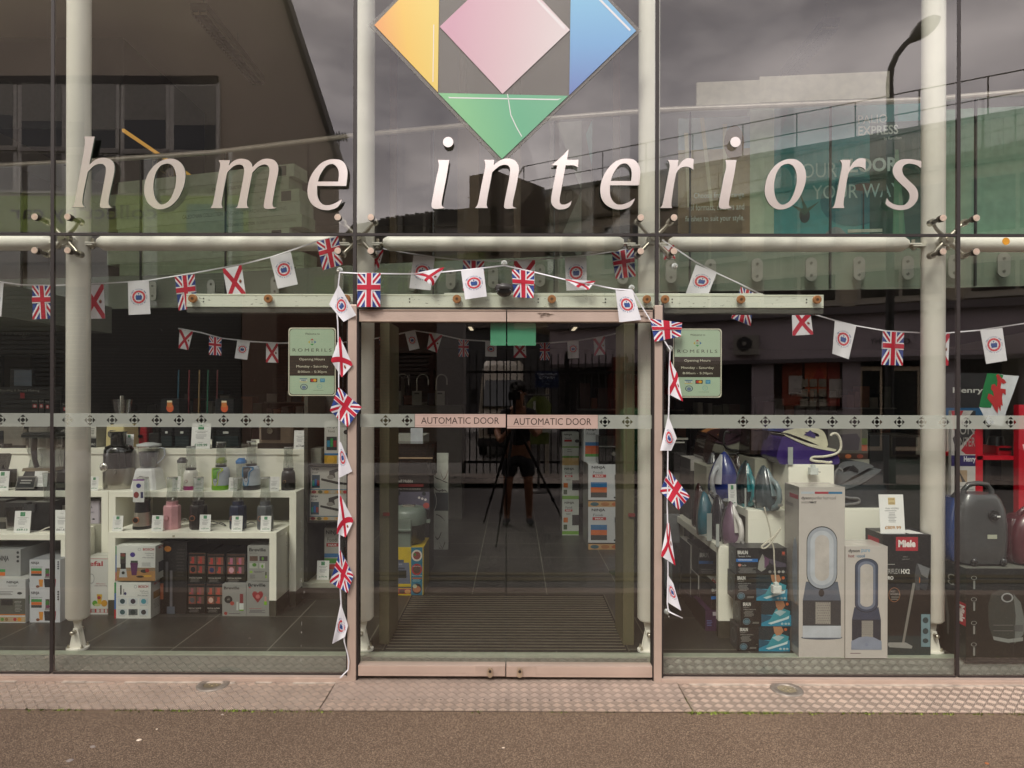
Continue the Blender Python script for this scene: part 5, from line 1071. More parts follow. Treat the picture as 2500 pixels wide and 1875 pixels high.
carton('blender_carton', 'large white and grey blender carton at the bottom left, fruit pictures along its base', -40, 62, 1418.5, 1516, NY - .01, FI, .30, 'c4c5c4', [('t', 'NINJA', .55, .04, .84, .11, Bk, bt), ('t', 'BLENDER', .59, .14, .80, .165, '4a4a4c'), ('r', 0, .22, 1, .225, '909090'), ('l', .30, .28, .72, .38, 3, '6a6a6a'), ('c', .86, .32, .06, .03, '3a3a3c'), ('r', 0, .44, 1, .80, '55564f'), ('r', .42, .46, .70, .60, '2a2b2d'), ('t', 'AUTO-IQ', .74, .50, .90, .54, 'c9c9c4'), ('l', .74, .56, .92, .76, 6, '8f908a'), ('r', 0, .80, 1, .83, 'b8743a'), ('r', 0, .86, 1, .98, 'b09a7a'), ('c', .45, .92, .04, .04, '5a8a3a'), ('c', .55, .92, .04, .04, '8a6a4a'), ('c', .75, .92, .04, .04, 'a8323a'), ('c', .86, .92, .05, .045, 'c8822a')], sitems=[('t', 'NINJA', .1, .03, .9, .12, Bk, bt), ('r', .1, .4, .9, .6, Gn)], top='b4b5b0')
carton('blender_carton', 'white carton lying askew on the large one at the bottom left, black lettering', -60, 50, 1345, 1418, NY + .06, ZP(1418.3, NY) + .003, .30, '9fa09e', [('t', 'NINJA', .52, .24, .74, .48, Bk, bt), ('r', .3, .74, .66, .84, Gn), ('r', .3, .85, .66, .98, Or), ('c', .94, .12, .03, .05, '2c2c30'), ('c', .94, .28, .03, .05, '2c2c30'), ('c', .94, .44, .03, .05, '2c2c30')], top='7d7f7e')
carton('blender_carton', 'tall white blender carton with red lettering and a yellow smoothie, behind the left post', 200, 263.5, 1367, 1504.8, .82, FI, .17, 'cfcfca', [('r', 0, .0, 1, .008, R_), ('t', 'Tefal', .02, .045, .80, .135, R_, bt), ('t', 'Effortless', .55, .44, .90, .46, R_), ('t', 'daily blending', .48, .475, .97, .50, '7a3a3a'), ('o', .36, .36, .12, .09, .15, '8a8a88'), ('p', [(.0, .36), (.22, .36), (.2, .82), (.0, .82)], '3a3c40'), ('c', .50, .80, .10, .05, '5a9a2c'), ('p', [(.57, .64), (.78, .64), (.74, .82), (.61, .82)], 'c9a432'), ('c', .66, .70, .07, .03, 'a02a34'), ('c', .86, .80, .12, .06, 'c8922e'), ('c', .60, .83, .12, .025, 'b8bc82'), ('r', 0, .90, 1, .97, R_), ('r', .37, .905, .50, .965, '9a9a96'), ('r', .56, .905, .68, .965, 'c0c0ba'), ('r', .72, .905, .84, .965, 'c0c0ba'), ('r', .88, .905, .98, .965, 'c0c0ba')], top='b9b9b2')
m = MB(); a, b_x = P(200, 1300, 1.02).x, P(247, 1300, 1.02).x; zt = ZP(1283, 1.02); m.box(a, b_x, 1.02, 1.16, FI, zt, TG); tag(m.obj('plinth_block', o=((a + b_x) / 2, 1.02, FI), bevel=.002), 'grey white plinth block in the gap behind the left post', 'plinth')
carton('blender_carton', 'pale lilac carton with a small black flower emblem on the plinth behind the left post', 205, 243, 1227, 1283, 1.04, zt + .001, .10, 'b3abb4', [('t', 'NINJA', .1, .22, .55, .34, Bk, bt), ('t', 'BLENDERS', .1, .46, .66, .53, Bk), ('c', .62, .80, .09, .04, Bk), ('r', .94, 0, 1, 1, '8a8590')])

CARD_N = 0
def price(px0, px1, pyt, pyb, Y, zb, txt, lab, col='2f7a52', big=.07, logo='g', group='printed price cards', w=.15):
    x0, x1 = P(px0, pyb, Y).x, P(px1, pyb, Y).x; zt = ZP(pyt, Y); t = thing('price_card', lab, 'price card', ((x0 + x1) / 2, Y, zb), group)
    sl = (zt - zb) * .10; O = V((x0, Y + sl, zt)); U = V((x1 - x0, 0, 0)); Dn = V((0, -sl, zb - zt)); N = U.cross(Dn).normalized(); N = -N if N.y > 0 else N
    it = [('r', 0, .0, 1, 1, PAPER)]
    if logo == 'g': it += [('r', .34, .05, .64, .24, M('2f8452', .5)), ('t', 'LOVE', .39, .08, .59, .12, 'a9c9b4'), ('t', 'HOME', .39, .16, .59, .20, 'a9c9b4')]
    elif logo == 'y': it += [('r', .37, .08, .66, .26, M('c9b27e', .5)), ('t', 'LOVE', .40, .10, .63, .14, '6a5c3a'), ('t', 'YOUR', .40, .155, .63, .19, 'e0d4b0'), ('t', 'HOME', .40, .205, .63, .245, '6a5c3a')]
    else: it += [('t', 'LOVE', .38, .07, .60, .10, '9a9a9a'), ('t', 'HOME', .38, .14, .60, .17, '6a6a6a')]
    if logo == 'y': it += [('t', 'Miele HX2PRO', .25, .335, .80, .375, '2a2a2a'), ('l', .2, .41, .85, .44, 1, '6a6a6a'), ('l', .34, .46, .68, .73, 7, '9a9a9a')]
    else: it += [('l', .1, .30, .92, .33, 1, '4a4a4a'), ('l', .28, .36, .75, .40, 1, '5a5a5a'), ('l', .2, .44, .8, .64, 4, 'a5a5a5'), ('l', .32, .74, .7, .78, 1, '9a9a9a')]
    it += [('t', txt, .18, .80, .85, .80 + big, col, bt)]
    m = MB(); b = [O, O + U, O + U + Dn, O + Dn]; m.hexa([q for q in b], [q + V((0, .0015, 0)) for q in b], PAPER); art(m, it, O, U, Dn, N); m.obj('card', t)
    m = MB(); m.box(x0, x1, Y - .003, Y + sl + .03, zb, zb + .002, JAR); m.obj('stand', t); return t
price(1298 / 4.74, 1417 / 4.74, 1262.5, 1301, T1Y + .03, Z1, '£29.99', 'price card £29.99 left of the steel mini blender on the low table')
price(1752 / 4.74, 1882 / 4.74, 1261.5, 1300, T1Y + .03, Z1, '£29.99', 'price card £29.99 in front of the pink blender')
price(486.3, 513.3, 1259.5, 1299, T1Y + .03, Z1, '£29.99', 'price card £29.99 in front of the black blender on the low table')
price(564.8, 591, 1262, 1300.5, T1Y + .03, Z1, '£29.99', 'price card £29.99 in front of the navy blue blender')
price(635.5, 661, 1262, 1300.5, T1Y + .03, Z1, '£29.99', 'price card £29.99 in front of the grey blender, rightmost on the low table')
price(219, 239, 1167, 1203, T2Y + .03, Z2, '£79.99', 'small white price card beside the left post and the big juicer')
price(420, 440, 1165.5, 1201.5, T2Y + .03, Z2, '£34.99', 'price card £34.99 between the white jug blender and the magenta based one')
price(473, 496.5, 1167, 1202.5, T2Y + .03, Z2, '£29.99', 'price card between the magenta based blender and the green one')
price(558, 579, 1168, 1203, T2Y + .03, Z2, '£34.99', 'price card between the green and the blue blender', logo='w')
price(656, 681, 1166, 1201.5, T2Y + .03, Z2, '£34.99', 'price card £34.99 left of the slim black blender with gold lines', logo='w', col='3a3a3a')
price(303, 325, 1062.5, 1096.5, T3Y + .03, Z3, '£139.99', 'price card £139.99 right of the cream coffee machine')
price(466, 512.5, 1036, 1097, T3Y + .02, Z3, '£109.99', 'large price card £109.99 in front of the dark juicers', big=.11)
price(717, 746, 1052.5, 1098, T3Y + .02, Z3, '£217.88', 'price card £217.88 right of the steel multicooker', logo='w', col='3a3a3a', big=.09)
price(33, 72.5, 1252, 1304.5, T1Y - .02, Z1 - .005, '£69.13', 'price card £69.13 with a green square, at the far left', big=.09)
price(130.5, 167, 1249.5, 1303, T1Y - .02, Z1 - .005, '£61.63', 'price card £61.63 with grey lettering, left of the left post', logo='w', col='5a5a5a', big=.09)
price(82, 113.5, 1154, 1202, T2Y + .03, Z2, '£154.88', 'white price card behind the glass cup of the far left blender', logo='w', col='6a6a6a')
price(-12, 20, 1154, 1202, T2Y + .03, Z2, '£249.88', 'price card with a green square cut by the left edge of the photo')
price(773, 802.5, 1371.5, 1420, 1.22, .19, '£199.93', 'price card at the foot of the shelf rack beside the door')

def lathe_poly(mb, c, prof, mat, n=8, sx=1, sy=1): return mb.lathe(c, prof, mat, n, sx, sy, ph=.5)
def personal_blender(lab, pxc, w_px, pyt, pyb, Y, zb, body, kind='round', acc=None, bottle_top=None, bw=.7, group='small bottle blenders', btn='c98a6a', base=None, inner=None):
    c = P(pxc, pyb, Y); r = abs(P(pxc + w_px / 2, pyb, Y).x - c.x); hb = ZP(pyt, Y) - zb
    hb = (HY - pyt) * (Y + D) / FPX + H - zb
    t = thing('personal_blender', lab, 'blender', (c.x, Y + r, zb), group); o = (c.x, Y + r, zb); B = M(body, .35, coat=.2)
    m = MB()
    if kind == 'octa': m.loft([[V((o[0] + q * r * math.cos(a), o[1] + q * r * math.sin(a), zb + z)) for a in [PI / 8 + PI / 4 * k for k in range(8)]] for q, z in ((.98, .0), (1.04, .012), (1.04, hb * .80), (.98, hb * .90), (.72, hb * .91), (.72, hb))], B, False); m.obj('base', t, bevel=.003)
    elif kind == 'cone':
        S_ = M('b5ada0', .28, .85); m.lathe(o, [(r, 0), (r, hb * .12)], BLK2, 32); m.lathe(o, [(r * .98, hb * .12), (r * .80, hb * .62)], S_, 32); m.lathe(o, [(r * .80, hb * .62), (r * .72, hb)], BLK2, 32); m.obj('base', t)
    else: m.lathe(o, [(r * .95, 0), (r, .01), (r, hb * .5), (r * .93, hb * .85), (r * .80, hb * .97), (r * .6, hb)], B, 32); m.obj('base', t)
    if base: m = MB(); m.lathe(o, [(r * 1.01, 0), (r * 1.03, hb * .06), (r * 1.01, hb * .20)], M(base, .35), 32); m.obj('foot_band', t)
    m = MB(); yb_ = o[1] - r * (1.0 if kind == 'round' else 1.0) - (.0 if kind == 'octa' else 0)
    bz = zb + hb * (.45 if kind != 'cone' else .36); br = r * (.34 if kind != 'round' else .22)
    yb_ = o[1] - r * (.97 if kind == 'octa' else .93)
    m.cyl((o[0] - r * (.25 if kind == 'octa' else .2), yb_ - .006, bz), (o[0] - r * (.25 if kind == 'octa' else .2), yb_ + .01, bz), br, None, M(btn, .3, .5), 24)
    m.cyl((o[0] - r * (.25 if kind == 'octa' else .2), yb_ - .0075, bz), (o[0] - r * (.25 if kind == 'octa' else .2), yb_ - .006, bz), br * .8, None, B if kind != 'cone' else BLK2, 24); m.obj('button', t)
    if acc:
        m = MB(); a, b2 = acc; O = V((o[0] - r * .75, o[1] - r * 1.0 - .004, zb + hb * .98)); 
        pan = [(0, 0), (1.35, 0), (1.35, .12), (1.0, .22), (.9, .5), (.82, .72), (.6, .80), (.3, .80), (.05, .70), (-.05, .4)]
        f = lambda q, k, off: [V((O.x + u * r * k, o[1] - math.sqrt(max(.01, 1 - ((O.x + u * r * k - o[0]) / (r * 1.06)) ** 2)) * r * 1.02 - off, O.z - v * hb)) for u, v in q]
        m.add(f(smooth_loop([(p[0], p[1]) for p in pan], 2), 1, 0), [list(range(len(pan) * 2))], M(a, .35)); q2 = [(.18 + u * .62, .02 + v * .62) for u, v in pan]; m.add(f(smooth_loop(q2, 2), 1, .002), [list(range(len(pan) * 2))], M(b2, .35)); m.obj('front_panel', t)
    bt_z = (HY - bottle_top) * (Y + D) / FPX + H - .0; bz0 = zb + hb; rb = r * bw
    m = MB(); m.lathe((o[0], o[1], bz0), [(rb * .95, 0), (rb, .008), (rb, .014)], BLK2 if kind != 'octa' else B, 24)
    for a in range(4): m.add([V((o[0], o[1], bz0 + .012)), V((o[0] + rb * .5 * math.cos(a * 1.57), o[1] + rb * .5 * math.sin(a * 1.57), bz0 + .035)), V((o[0] + rb * .4 * math.cos(a * 1.57 + .4), o[1] + rb * .4 * math.sin(a * 1.57 + .4), bz0 + .03))], [(0, 1, 2)], CHR)
    m.obj('blade_collar', t)
    Hh = bt_z - bz0 - .014; m = MB(); pr = [(rb * .98, .014), (rb * 1.0, .014 + Hh * .15), (rb * .82, .014 + Hh * .5), (rb * .86, .014 + Hh * .75), (rb * .9, .014 + Hh * .93), (rb * .82, .014 + Hh)] if kind != 'cone' else [(rb * .98, .014), (rb * .93, .014 + Hh * .7), (rb * .75, .014 + Hh)]
    m.lathe((o[0], o[1], bz0), pr, JAR, 28); m.lathe((o[0], o[1], bz0), [(pr[-1][0] + .001, pr[-1][1] - .010), (pr[-1][0] + .002, pr[-1][1] - .006), (pr[-1][0], pr[-1][1] - .003)], M('b8b8b4', .2), 28, cap=False)
    jr = m.obj('bottle', t)
    if inner: m = MB(); art(m, inner, (o[0] - rb * .8, o[1] - rb - .001, bt_z - .01), (rb * 1.6, 0, 0), (0, 0, -Hh), (0, -1, 0)); m.obj('bottle_label', t)
    return t
YB = T1Y + .07
personal_blender('steel and black mini blender with a printed bottle, leftmost on the low table', 335.5, 44, 1231, 1295, YB, Z1, '1c1c1c', 'cone', bottle_top=1170, bw=.78, inner=[('r', 0, 0, 1, 1, 'c9cac8'), ('r', 0, 0, 1, .06, '7a4a8a'), ('c', .5, .28, .22, .10, '3a3a7a'), ('c', .3, .68, .24, .14, '7a2f2c'), ('r', .68, .55, .92, .82, '3a3a58')])
personal_blender('pale pink mini blender with an octagonal base on the low table', 410, 38, 1233, 1294, YB, Z1, 'c9959a', 'octa', bottle_top=1169, btn='c08d92')
personal_blender('black mini blender with an octagonal base and copper ring on the low table', 474.5, 39, 1232, 1294, YB, Z1, '262322', 'octa', bottle_top=1169)
personal_blender('navy blue mini blender with an octagonal base and copper ring on the low table', 573, 38, 1233, 1294, YB, Z1, '22293f', 'octa', bottle_top=1168.5)
personal_blender('slate grey mini blender with an octagonal base and copper ring on the low table', 640.5, 37, 1233, 1294, YB, Z1, '54575a', 'octa', bottle_top=1168)
YC = T2Y + .06
personal_blender('white bottle blender with a magenta foot on the middle table', 457.5, 34, 1151, 1200, YC, Z2, 'cdcbc2', 'round', bottle_top=1092, bw=.72, btn='8a3044', base='8a2a62')
personal_blender('white and lime green bottle blender on the middle table', 530, 42, 1144, 1201, YC, Z2, 'aab2bc', 'round', acc=('a8bf2e', '5a9a22'), bottle_top=1081, bw=.62, btn='3a4a20', base='6aa01e')
personal_blender('white and bright blue bottle blender on the middle table', 605, 42, 1141, 1201, YC, Z2, 'aab2bc', 'round', acc=('1d6f9e', '35363a'), bottle_top=1079, bw=.62, btn='6a4a2a', base='3a3a3c')
personal_blender('slim black bottle blender with thin gold lines, rightmost on the middle table', 698, 34, 1151, 1200, YC, Z2, '242322', 'round', bottle_top=1093, bw=.74, btn='c09a6a', inner=[('t', 'BLEND ACTIVE', .38, .12, .58, .78, '4a4a48', {'rot': 90})])
def shaker(lab, px, w, pyt, pyb, col, Y=T2Y + .14):
    c = P(px, pyb, Y); r = abs(P(px + w / 2, pyb, Y).x - c.x); zt = (HY - pyt) * (Y + D) / FPX + H; t = thing('drinking_bottle', lab, 'bottle', (c.x, Y, Z2), 'spare drinking bottles'); m = MB(); m.lathe((c.x, Y, Z2), [(r * .8, 0), (r, zt - Z2 - .035)], JAR, 20); m.obj('bottle_body', t)
    m = MB(); m.lathe((c.x, Y, zt - .036), [(r * 1.05, 0), (r * 1.1, .018), (r * .9, .024), (r * .6, .036)], M(col, .35), 20); m.box(c.x - r * .5, c.x + r * .7, Y - .006, Y + .006, zt - .004, zt + .004, M(col, .35)); m.obj('bottle_cap', t)
shaker('drinking bottle with a lime green cap behind the green blender', 541, 23, 1120, 1196, '97ab2c')
shaker('drinking bottle with a bright blue cap behind the blue blender', 589, 24, 1121, 1196, '1f6fae')
shaker('drinking bottle with a black cap and handle behind the magenta based blender', 445, 22, 1120, 1196, '2c2c2e')

def at(px, py, Y): return P(px, py, Y)
YJ = T2Y + .05
c = P(269, 1200, YJ); r = .105; zb = Z2; t = thing('juicer', 'large centrifugal juicer with a steel base and dark bowl, right of the left post', 'juicer', (c.x, YJ + r, zb))
m = MB(); m.loft([[V((c.x + q * r * math.cos(a), YJ + r + q * r * .9 * math.sin(a), zb + z)) for a in [2 * PI * k / 28 for k in range(28)]] for q, z in ((.98, 0), (1.03, .01), (1.03, .155))], SIL); m.obj('base', t)
m = MB(); m.lathe((c.x, YJ + r, zb + .155), [(r * 1.02, 0), (r * 1.01, .10), (r * .97, .135), (r * .80, .165), (r * .5, .175)], M('171616', .12, coat=.5), 32, 1, .9); m.obj('bowl', t)
m = MB(); m.lathe((c.x - .005, YJ + r, zb + .32), [(.052, 0), (.052, .095), (.06, .10), (.06, .108)], M('242424', .12, coat=.5), 28); m.obj('feed_chute', t)
m = MB(); m.sphere((c.x - .05, YJ + .005, zb + .17), .03, CHR, 10, 1, .6, 1.1); m.obj('spout', t)
m = MB(); m.box(c.x + .03, c.x + .04, YJ - .004, YJ + .02, zb + .12, zb + .15, CHR); m.obj('latch', t)
c = P(350, 1201, YC); t = thing('jug_blender', 'white blender with a clear grey jug and side handle on the middle table', 'blender', (c.x, YC + .07, Z2)); hb = (HY - 1147) * (YC + D) / FPX + H - Z2; WP = M('d2d3d2', .35)
m = MB(); m.loft([[V((c.x + w * a, YC + .07 + w * b_ * .9, Z2 + z)) for a, b_ in ((-1, -.8), (-.8, -1), (.8, -1), (1, -.8), (1, .8), (.8, 1), (-.8, 1), (-1, .8))] for w, z in ((.098, 0), (.094, .03), (.072, hb * .9), (.064, hb))], WP, False); m.obj('base', t, bevel=.004)
m = MB(); m.cyl((c.x - .015, YC - .012, Z2 + hb * .50), (c.x - .015, YC + .02, Z2 + hb * .50), .026, .028, M('3a3a3c', .3), 24); m.cyl((c.x - .012, YC - .014, Z2 + hb * .5), (c.x - .012, YC - .012, Z2 + hb * .5), .018, .018, BLK2, 20); m.obj('dial', t)
m = MB(); m.loft([[V((c.x + q * math.cos(a), YC + .07 + q * math.sin(a), Z2 + hb + z)) for a in [2 * PI * k / 8 for k in range(8)]] for q, z in ((.055, 0), (.06, .02), (.078, .165))], JAR, False); j = m.obj('jug', t)
m = MB(); m.tube([(c.x + .078, YC + .07, Z2 + hb + .15), (c.x + .115, YC + .07, Z2 + hb + .145), (c.x + .12, YC + .07, Z2 + hb + .10), (c.x + .105, YC + .07, Z2 + hb + .07), (c.x + .066, YC + .07, Z2 + hb + .035)], .007, M('a9adb2', .2), 8); m.obj('jug_handle', t)
m = MB(); m.lathe((c.x, YC + .07, Z2 + hb + .163), [(.082, 0), (.084, .014), (.06, .018), (.03, .026)], M('bfc2c2', .35), 24); m.obj('lid', t)
m = MB(); m.lathe((c.x, YC + .07, Z2 + hb), [(.052, .002), (.055, .02), (.068, .12)], M('6c6c74', .4), 16); m.obj('filter', t)

def block(name, lab, cat, px0, px1, pyt, pyb, Y, zb, depth, mat, parts=(), group=None, bevel=.01, taper=1.):
    x0, x1 = P(px0, pyb, Y).x, P(px1, pyb, Y).x; zt = (HY - pyt) * (Y + D) / FPX + H; cx = (x0 + x1) / 2; hw = (x1 - x0) / 2
    t = thing(name, lab, cat, (cx, Y + depth / 2, zb), group); m = MB()
    m.hexa([(x0, Y, zb), (x1, Y, zb), (x1, Y + depth, zb), (x0, Y + depth, zb)], [(cx - hw * taper, Y + depth * (1 - taper) * .5, zt), (cx + hw * taper, Y + depth * (1 - taper) * .5, zt), (cx + hw * taper, Y + depth - depth * (1 - taper) * .5, zt), (cx - hw * taper, Y + depth - depth * (1 - taper) * .5, zt)], mat); m.obj('body', t, bevel=bevel)
    for (nm, k, *a) in parts:
        m = MB(); f = lambda u, v: (x0 + (x1 - x0) * u, zt + (zb - zt) * v)
        if k == 'dial': (u, v, r_, mm) = a; X, Z = f(u, v); m.cyl((X, Y - .022, Z), (X, Y + .002, Z), r_, r_ * 1.05, M(mm, .2, .8) if isinstance(mm, str) else mm, 24)
        if k == 'panel': (u0, v0, u1, v1, mm) = a; (X0, Z0), (X1, Z1_) = f(u0, v0), f(u1, v1); m.box(X0, X1, Y - .004, Y + .003, Z1_, Z0, M(mm, .3) if isinstance(mm, str) else mm)
        if k == 'lid': (r_, hh, mm) = a; m.box(cx - hw * r_, cx + hw * r_, Y + .01, Y + depth - .01, zt, zt + hh, mm)
        if k == 'jar': (r_, hh, mm) = a; m.lathe((cx, Y + depth / 2, zt), [(r_ * .75, 0), (r_, hh)], mm, 24)
        if k == 'knob': (r_, hh, mm) = a; m.lathe((cx, Y + depth / 2, zt), [(r_, 0), (r_ * .8, hh)], mm, 20)
        if k == 'chute': (u, r_, hh, mm) = a; X, _ = f(u, 0); m.lathe((X, Y + depth / 2, zt), [(r_, 0), (r_, hh), (r_ * 1.15, hh)], mm, 20)
        if k == 'art': m = MB(); art(m, a[0], (x0, Y - .0005, zt), (x1 - x0, 0, 0), (0, 0, zb - zt), (0, -1, 0), step=.0006)
        m.obj(nm, t)
    return t
Y3 = T3Y + .05; CRM = M('cdbf8c', .4, coat=.2)
block('coffee_machine', 'cream coloured coffee machine with a round chrome dial on the tall table', 'coffee machine', 257, 303, 1040, 1095, Y3, Z3, .2, CRM, (('dial', 'dial', .42, .38, .03, 'a9a79e'), ('display', 'panel', .5, .62, .75, .72, '4a4536'), ('foot', 'panel', -.01, .93, 1.01, 1.0, '2a2824')), taper=.95)
block('glass_blender', 'dark glass jug blender behind the cream coffee machine', 'blender', 262, 308, 1014, 1036, Y3 + .22, Z3, .14, M('2a2a2a', .4), (('jar', 'jar', .075, .12, JAR), ('lid', 'knob', .02, .15, CHR)))
block('electric_kettle', 'red kettle in the shadow between the coffee machine and the dark juicers', 'kettle', 337, 358, 1045, 1092, Y3 + .08, Z3, .12, M('7a1820', .25, coat=.4), (('dial', 'dial', .35, .45, .012, '1c2034'),), taper=.8)
block('coffee_grinder', 'black coffee grinder with a smoked hopper right of the red kettle', 'coffee grinder', 362, 388, 1060, 1094, Y3 + .06, Z3, .12, DKP, (('hopper', 'jar', .05, .12, SMOKE),))
GJ = 'tall dark juice extractors on the tall table'
for (a, b_x, lab) in ((392, 422, 'tall black juice extractor with a silver tap, leftmost of the three'), (425, 464, 'tall black juice extractor left of the £109.99 card'), (516, 588, 'wide black juice extractor right of the £109.99 card')):
    block('juice_extractor', lab, 'juicer', a, b_x, 1030, 1097, Y3 + .03, Z3, .2, M('15171a', .18, coat=.6), (('chute', 'chute', .5, .04, .05, SMOKE), ('tap', 'panel', .40, .38, .58, .46, 'b9b9b2'), ('glass_band', 'panel', .08, .55, .92, .92, M('222a2c', .08))), group=GJ)
t = block('multicooker', 'steel pressure multicooker with a black control panel on the tall table', 'multicooker', 629, 718, 1030, 1096, Y3, Z3, .28, M('8d8072', .3, .8), (('control_panel', 'panel', .10, .08, .62, .68, '1f1c1a'), ('dial', 'dial', .36, .35, .022, '8a8478'), ('lid', 'lid', .96, .05, DKP), ('foot_band', 'panel', .0, .80, 1, 1, '2a2623')), bevel=.03)
block('slow_juicer', 'steel and black cooker at the far left edge of the tall table', 'multicooker', -60, 62, 1050, 1093, Y3, Z3, .28, SIL, (('control_panel', 'panel', .25, .1, .56, .8, '26262a'), ('lid', 'lid', .9, .04, SIL), ('foot_band', 'panel', 0, .86, 1, 1, '1d1d1d')), bevel=.02)
block('toaster', 'steel toaster with a chrome dome in the back row left of the left joint', 'toaster', 65, 124, 1046, 1092, Y3, Z3, .2, SIL, (('slot', 'lid', .7, .012, DKP),), bevel=.03)
block('food_mixer', 'dark food mixer with a chrome dial behind the left post', 'food mixer', 138, 175, 1044, 1092, Y3 + .03, Z3, .2, DKP, (('dial', 'dial', .6, .32, .03, 'b5b3aa'),))
block('appliance_carton', 'black and white appliance carton between the left post and the cream coffee machine', 'box', 214, 235, 1044, 1096, Y3 + .06, Z3, .2, M('8a8984', .5), (('print', 'art', [('r', 0, 0, 1, .48, 'b4b2aa'), ('r', 0, .56, 1, 1, '1c1c1c'), ('l', .1, .08, .9, .4, 4, '6a6a66'), ('t', 'X PRO', .1, .8, .9, .9, 'c9c9c4')]),), bevel=.002)
m = MB(); a, b_x = P(-30, 1000, 2.2).x, P(150, 1000, 2.2).x; z0_, z1_ = FI, ZP(948, 2.2); m.box(a, b_x, 2.2, 2.24, z0_, z1_, M('141414', .5))
art(m, [('t', 'Blending & Bread Making', .16, .012, .70, .028, 'b5b5ad'), ('r', .44, .032, .50, .064, 'a82a32')], (a, 2.2, z1_), (b_x - a, 0, 0), (0, 0, z0_ - z1_), (0, -1, 0)); tag(m.obj('product_board', o=(a, 2.2, z0_)), 'tall black product board headed Bread Making at the far left', 'board')
GC = 'small black blender cards with a red square'
for k, (a, b_x, yt) in enumerate(((77, 93, 978), (94, 108, 978), (110, 122, 980), (152, 167, 986))):
    Yk = 1.9 - k * .01; x0, x1 = P(a, 1000, Yk).x, P(b_x, 1000, Yk).x; zt_ = ZP(yt, Yk); zb_ = ZP(1012, Yk) - .25; m = MB(); m.box(x0, x1, Yk, Yk + .12, Z3, zt_, M('1a1a1a', .5))
    art(m, [('t', 'Blender', .1, .02, .9, .05, 'b5b5ad'), ('r', .2, .11, .8, .11 + .09, 'b02a34'), ('c', .5, .155, .2, .03, 'd8c8c4')], (x0, Yk, zt_), (x1 - x0, 0, 0), (0, 0, Z3 - zt_), (0, -1, 0)); tag(m.obj('product_carton', o=(x0, Yk, Z3)), 'small black blender carton with a red square, %s of the four at the left' % ('first', 'second', 'third', 'fourth')[k], 'box', GC)
table('dark rear counter carrying the small black blender cartons at the left', -60, 200, 1.72, .5, Z3 - .002, group=None)
for k, px in enumerate((415, 548)):
    Yk = 2.0; x0, x1 = P(px - 22, 1000, Yk).x, P(px + 22, 1000, Yk).x; zt_ = ZP(975, Yk); m = MB(); m.box(x0, x1, Yk, Yk + .2, Z3, zt_, M('17181b', .3)); art(m, [('c', .5, .22, .2, .10, 'b8502a'), ('r', .34, .05, .62, .2, 'b0682f'), ('r', .34, .05, .62, .09, 'cfc3a4')], (x0, Yk, zt_), (x1 - x0, 0, 0), (0, 0, Z3 - zt_), (0, -1, 0)); tag(m.obj('drinks_carton', o=(x0, Yk, Z3)), 'dark carton with an orange drink pictured, %s of the two behind the juicers' % ('left', 'right')[k], 'box', 'dark cartons with orange drinks')
table('dark rear counter behind the juice extractors', 380, 640, 1.9, .4, Z3 - .002, group=None)

YL = T2Y + .04
c0, c1 = P(42, 1200, YL).x, P(121, 1200, YL).x; cx = (c0 + c1) / 2
t = thing('jug_blender', 'large black blender with a clear square jug at the far left of the middle table', 'blender', (cx, YL + .1, Z2))
m = MB(); m.hexa([(cx - .125, YL - .02, Z2), (cx + .13, YL - .02, Z2), (cx + .13, YL + .2, Z2), (cx - .125, YL + .2, Z2)], [(cx - .095, YL + .04, Z2 + .135), (cx + .10, YL + .04, Z2 + .135), (cx + .10, YL + .18, Z2 + .135), (cx - .095, YL + .18, Z2 + .135)], DKP); m.obj('base', t, bevel=.008)
m = MB(); art(m, [('r', 0, 0, 1, 1, '6a6862'), ('r', .05, .10, .95, .9, '1a1a1c'), ('l', .15, .3, .85, .7, 2, '9a9a94')], (cx - .11, YL - .006, Z2 + .105), (.14, 0, 0), (0, -.028, -.09), (0, -.9, .3)); m.obj('control_panel', t)
m = MB(); m.hexa([(cx - .11, YL + .03, Z2 + .135), (cx + .11, YL + .03, Z2 + .135), (cx + .11, YL + .19, Z2 + .135), (cx - .11, YL + .19, Z2 + .135)], [(cx - .105, YL + .035, Z2 + .158), (cx + .105, YL + .035, Z2 + .158), (cx + .105, YL + .185, Z2 + .158), (cx - .105, YL + .185, Z2 + .158)], M('9a8c78', .3, .8)); m.obj('collar', t)
m = MB(); m.loft([[V((cx + w * a, YL + .11 + w * b_ * .8, Z2 + z)) for a, b_ in ((-1, -.7), (-.7, -1), (.7, -1), (1, -.7), (1, .7), (.7, 1), (-.7, 1), (-1, .7))] for w, z in ((.085, .16), (.078, .22), (.095, .30), (.10, .385))], JAR, False); m.obj('jug', t)
m = MB(); m.tube([(cx + .012, YL - .005, Z2 + .385), (cx + .012, YL - .012, Z2 + .30), (cx + .01, YL + .0, Z2 + .22), (cx + .01, YL + .02, Z2 + .17)], [.018, .02, .016, .018], M('222120', .4), 12); m.obj('jug_handle', t)
m = MB(); m.box(cx - .11, cx + .11, YL + .02, YL + .2, Z2 + .385, Z2 + .41, DKP); m.box(cx - .13, cx + .125, YL + .06, YL + .15, Z2 + .408, Z2 + .42, DKP); m.obj('lid', t, bevel=.005)
t = block('food_processor', 'food processor with a clear bowl between the left joint and the left post', 'food processor', 122, 176, 1157, 1201, YL, Z2, .2, DKP, (('front_band', 'panel', .0, .62, 1, .85, '55544e'), ('bowl', 'jar', .07, .17, JAR), ('lid', 'knob', .045, .28, SMOKE)), taper=.8)
block('food_processor', 'dark food processor cut by the left edge on the middle table', 'food processor', -40, 28, 1150, 1201, YL + .12, Z2, .2, M('2a2522', .4), (('jar', 'jar', .085, .12, SMOKE), ('lid', 'knob', .05, .19, DKP)))
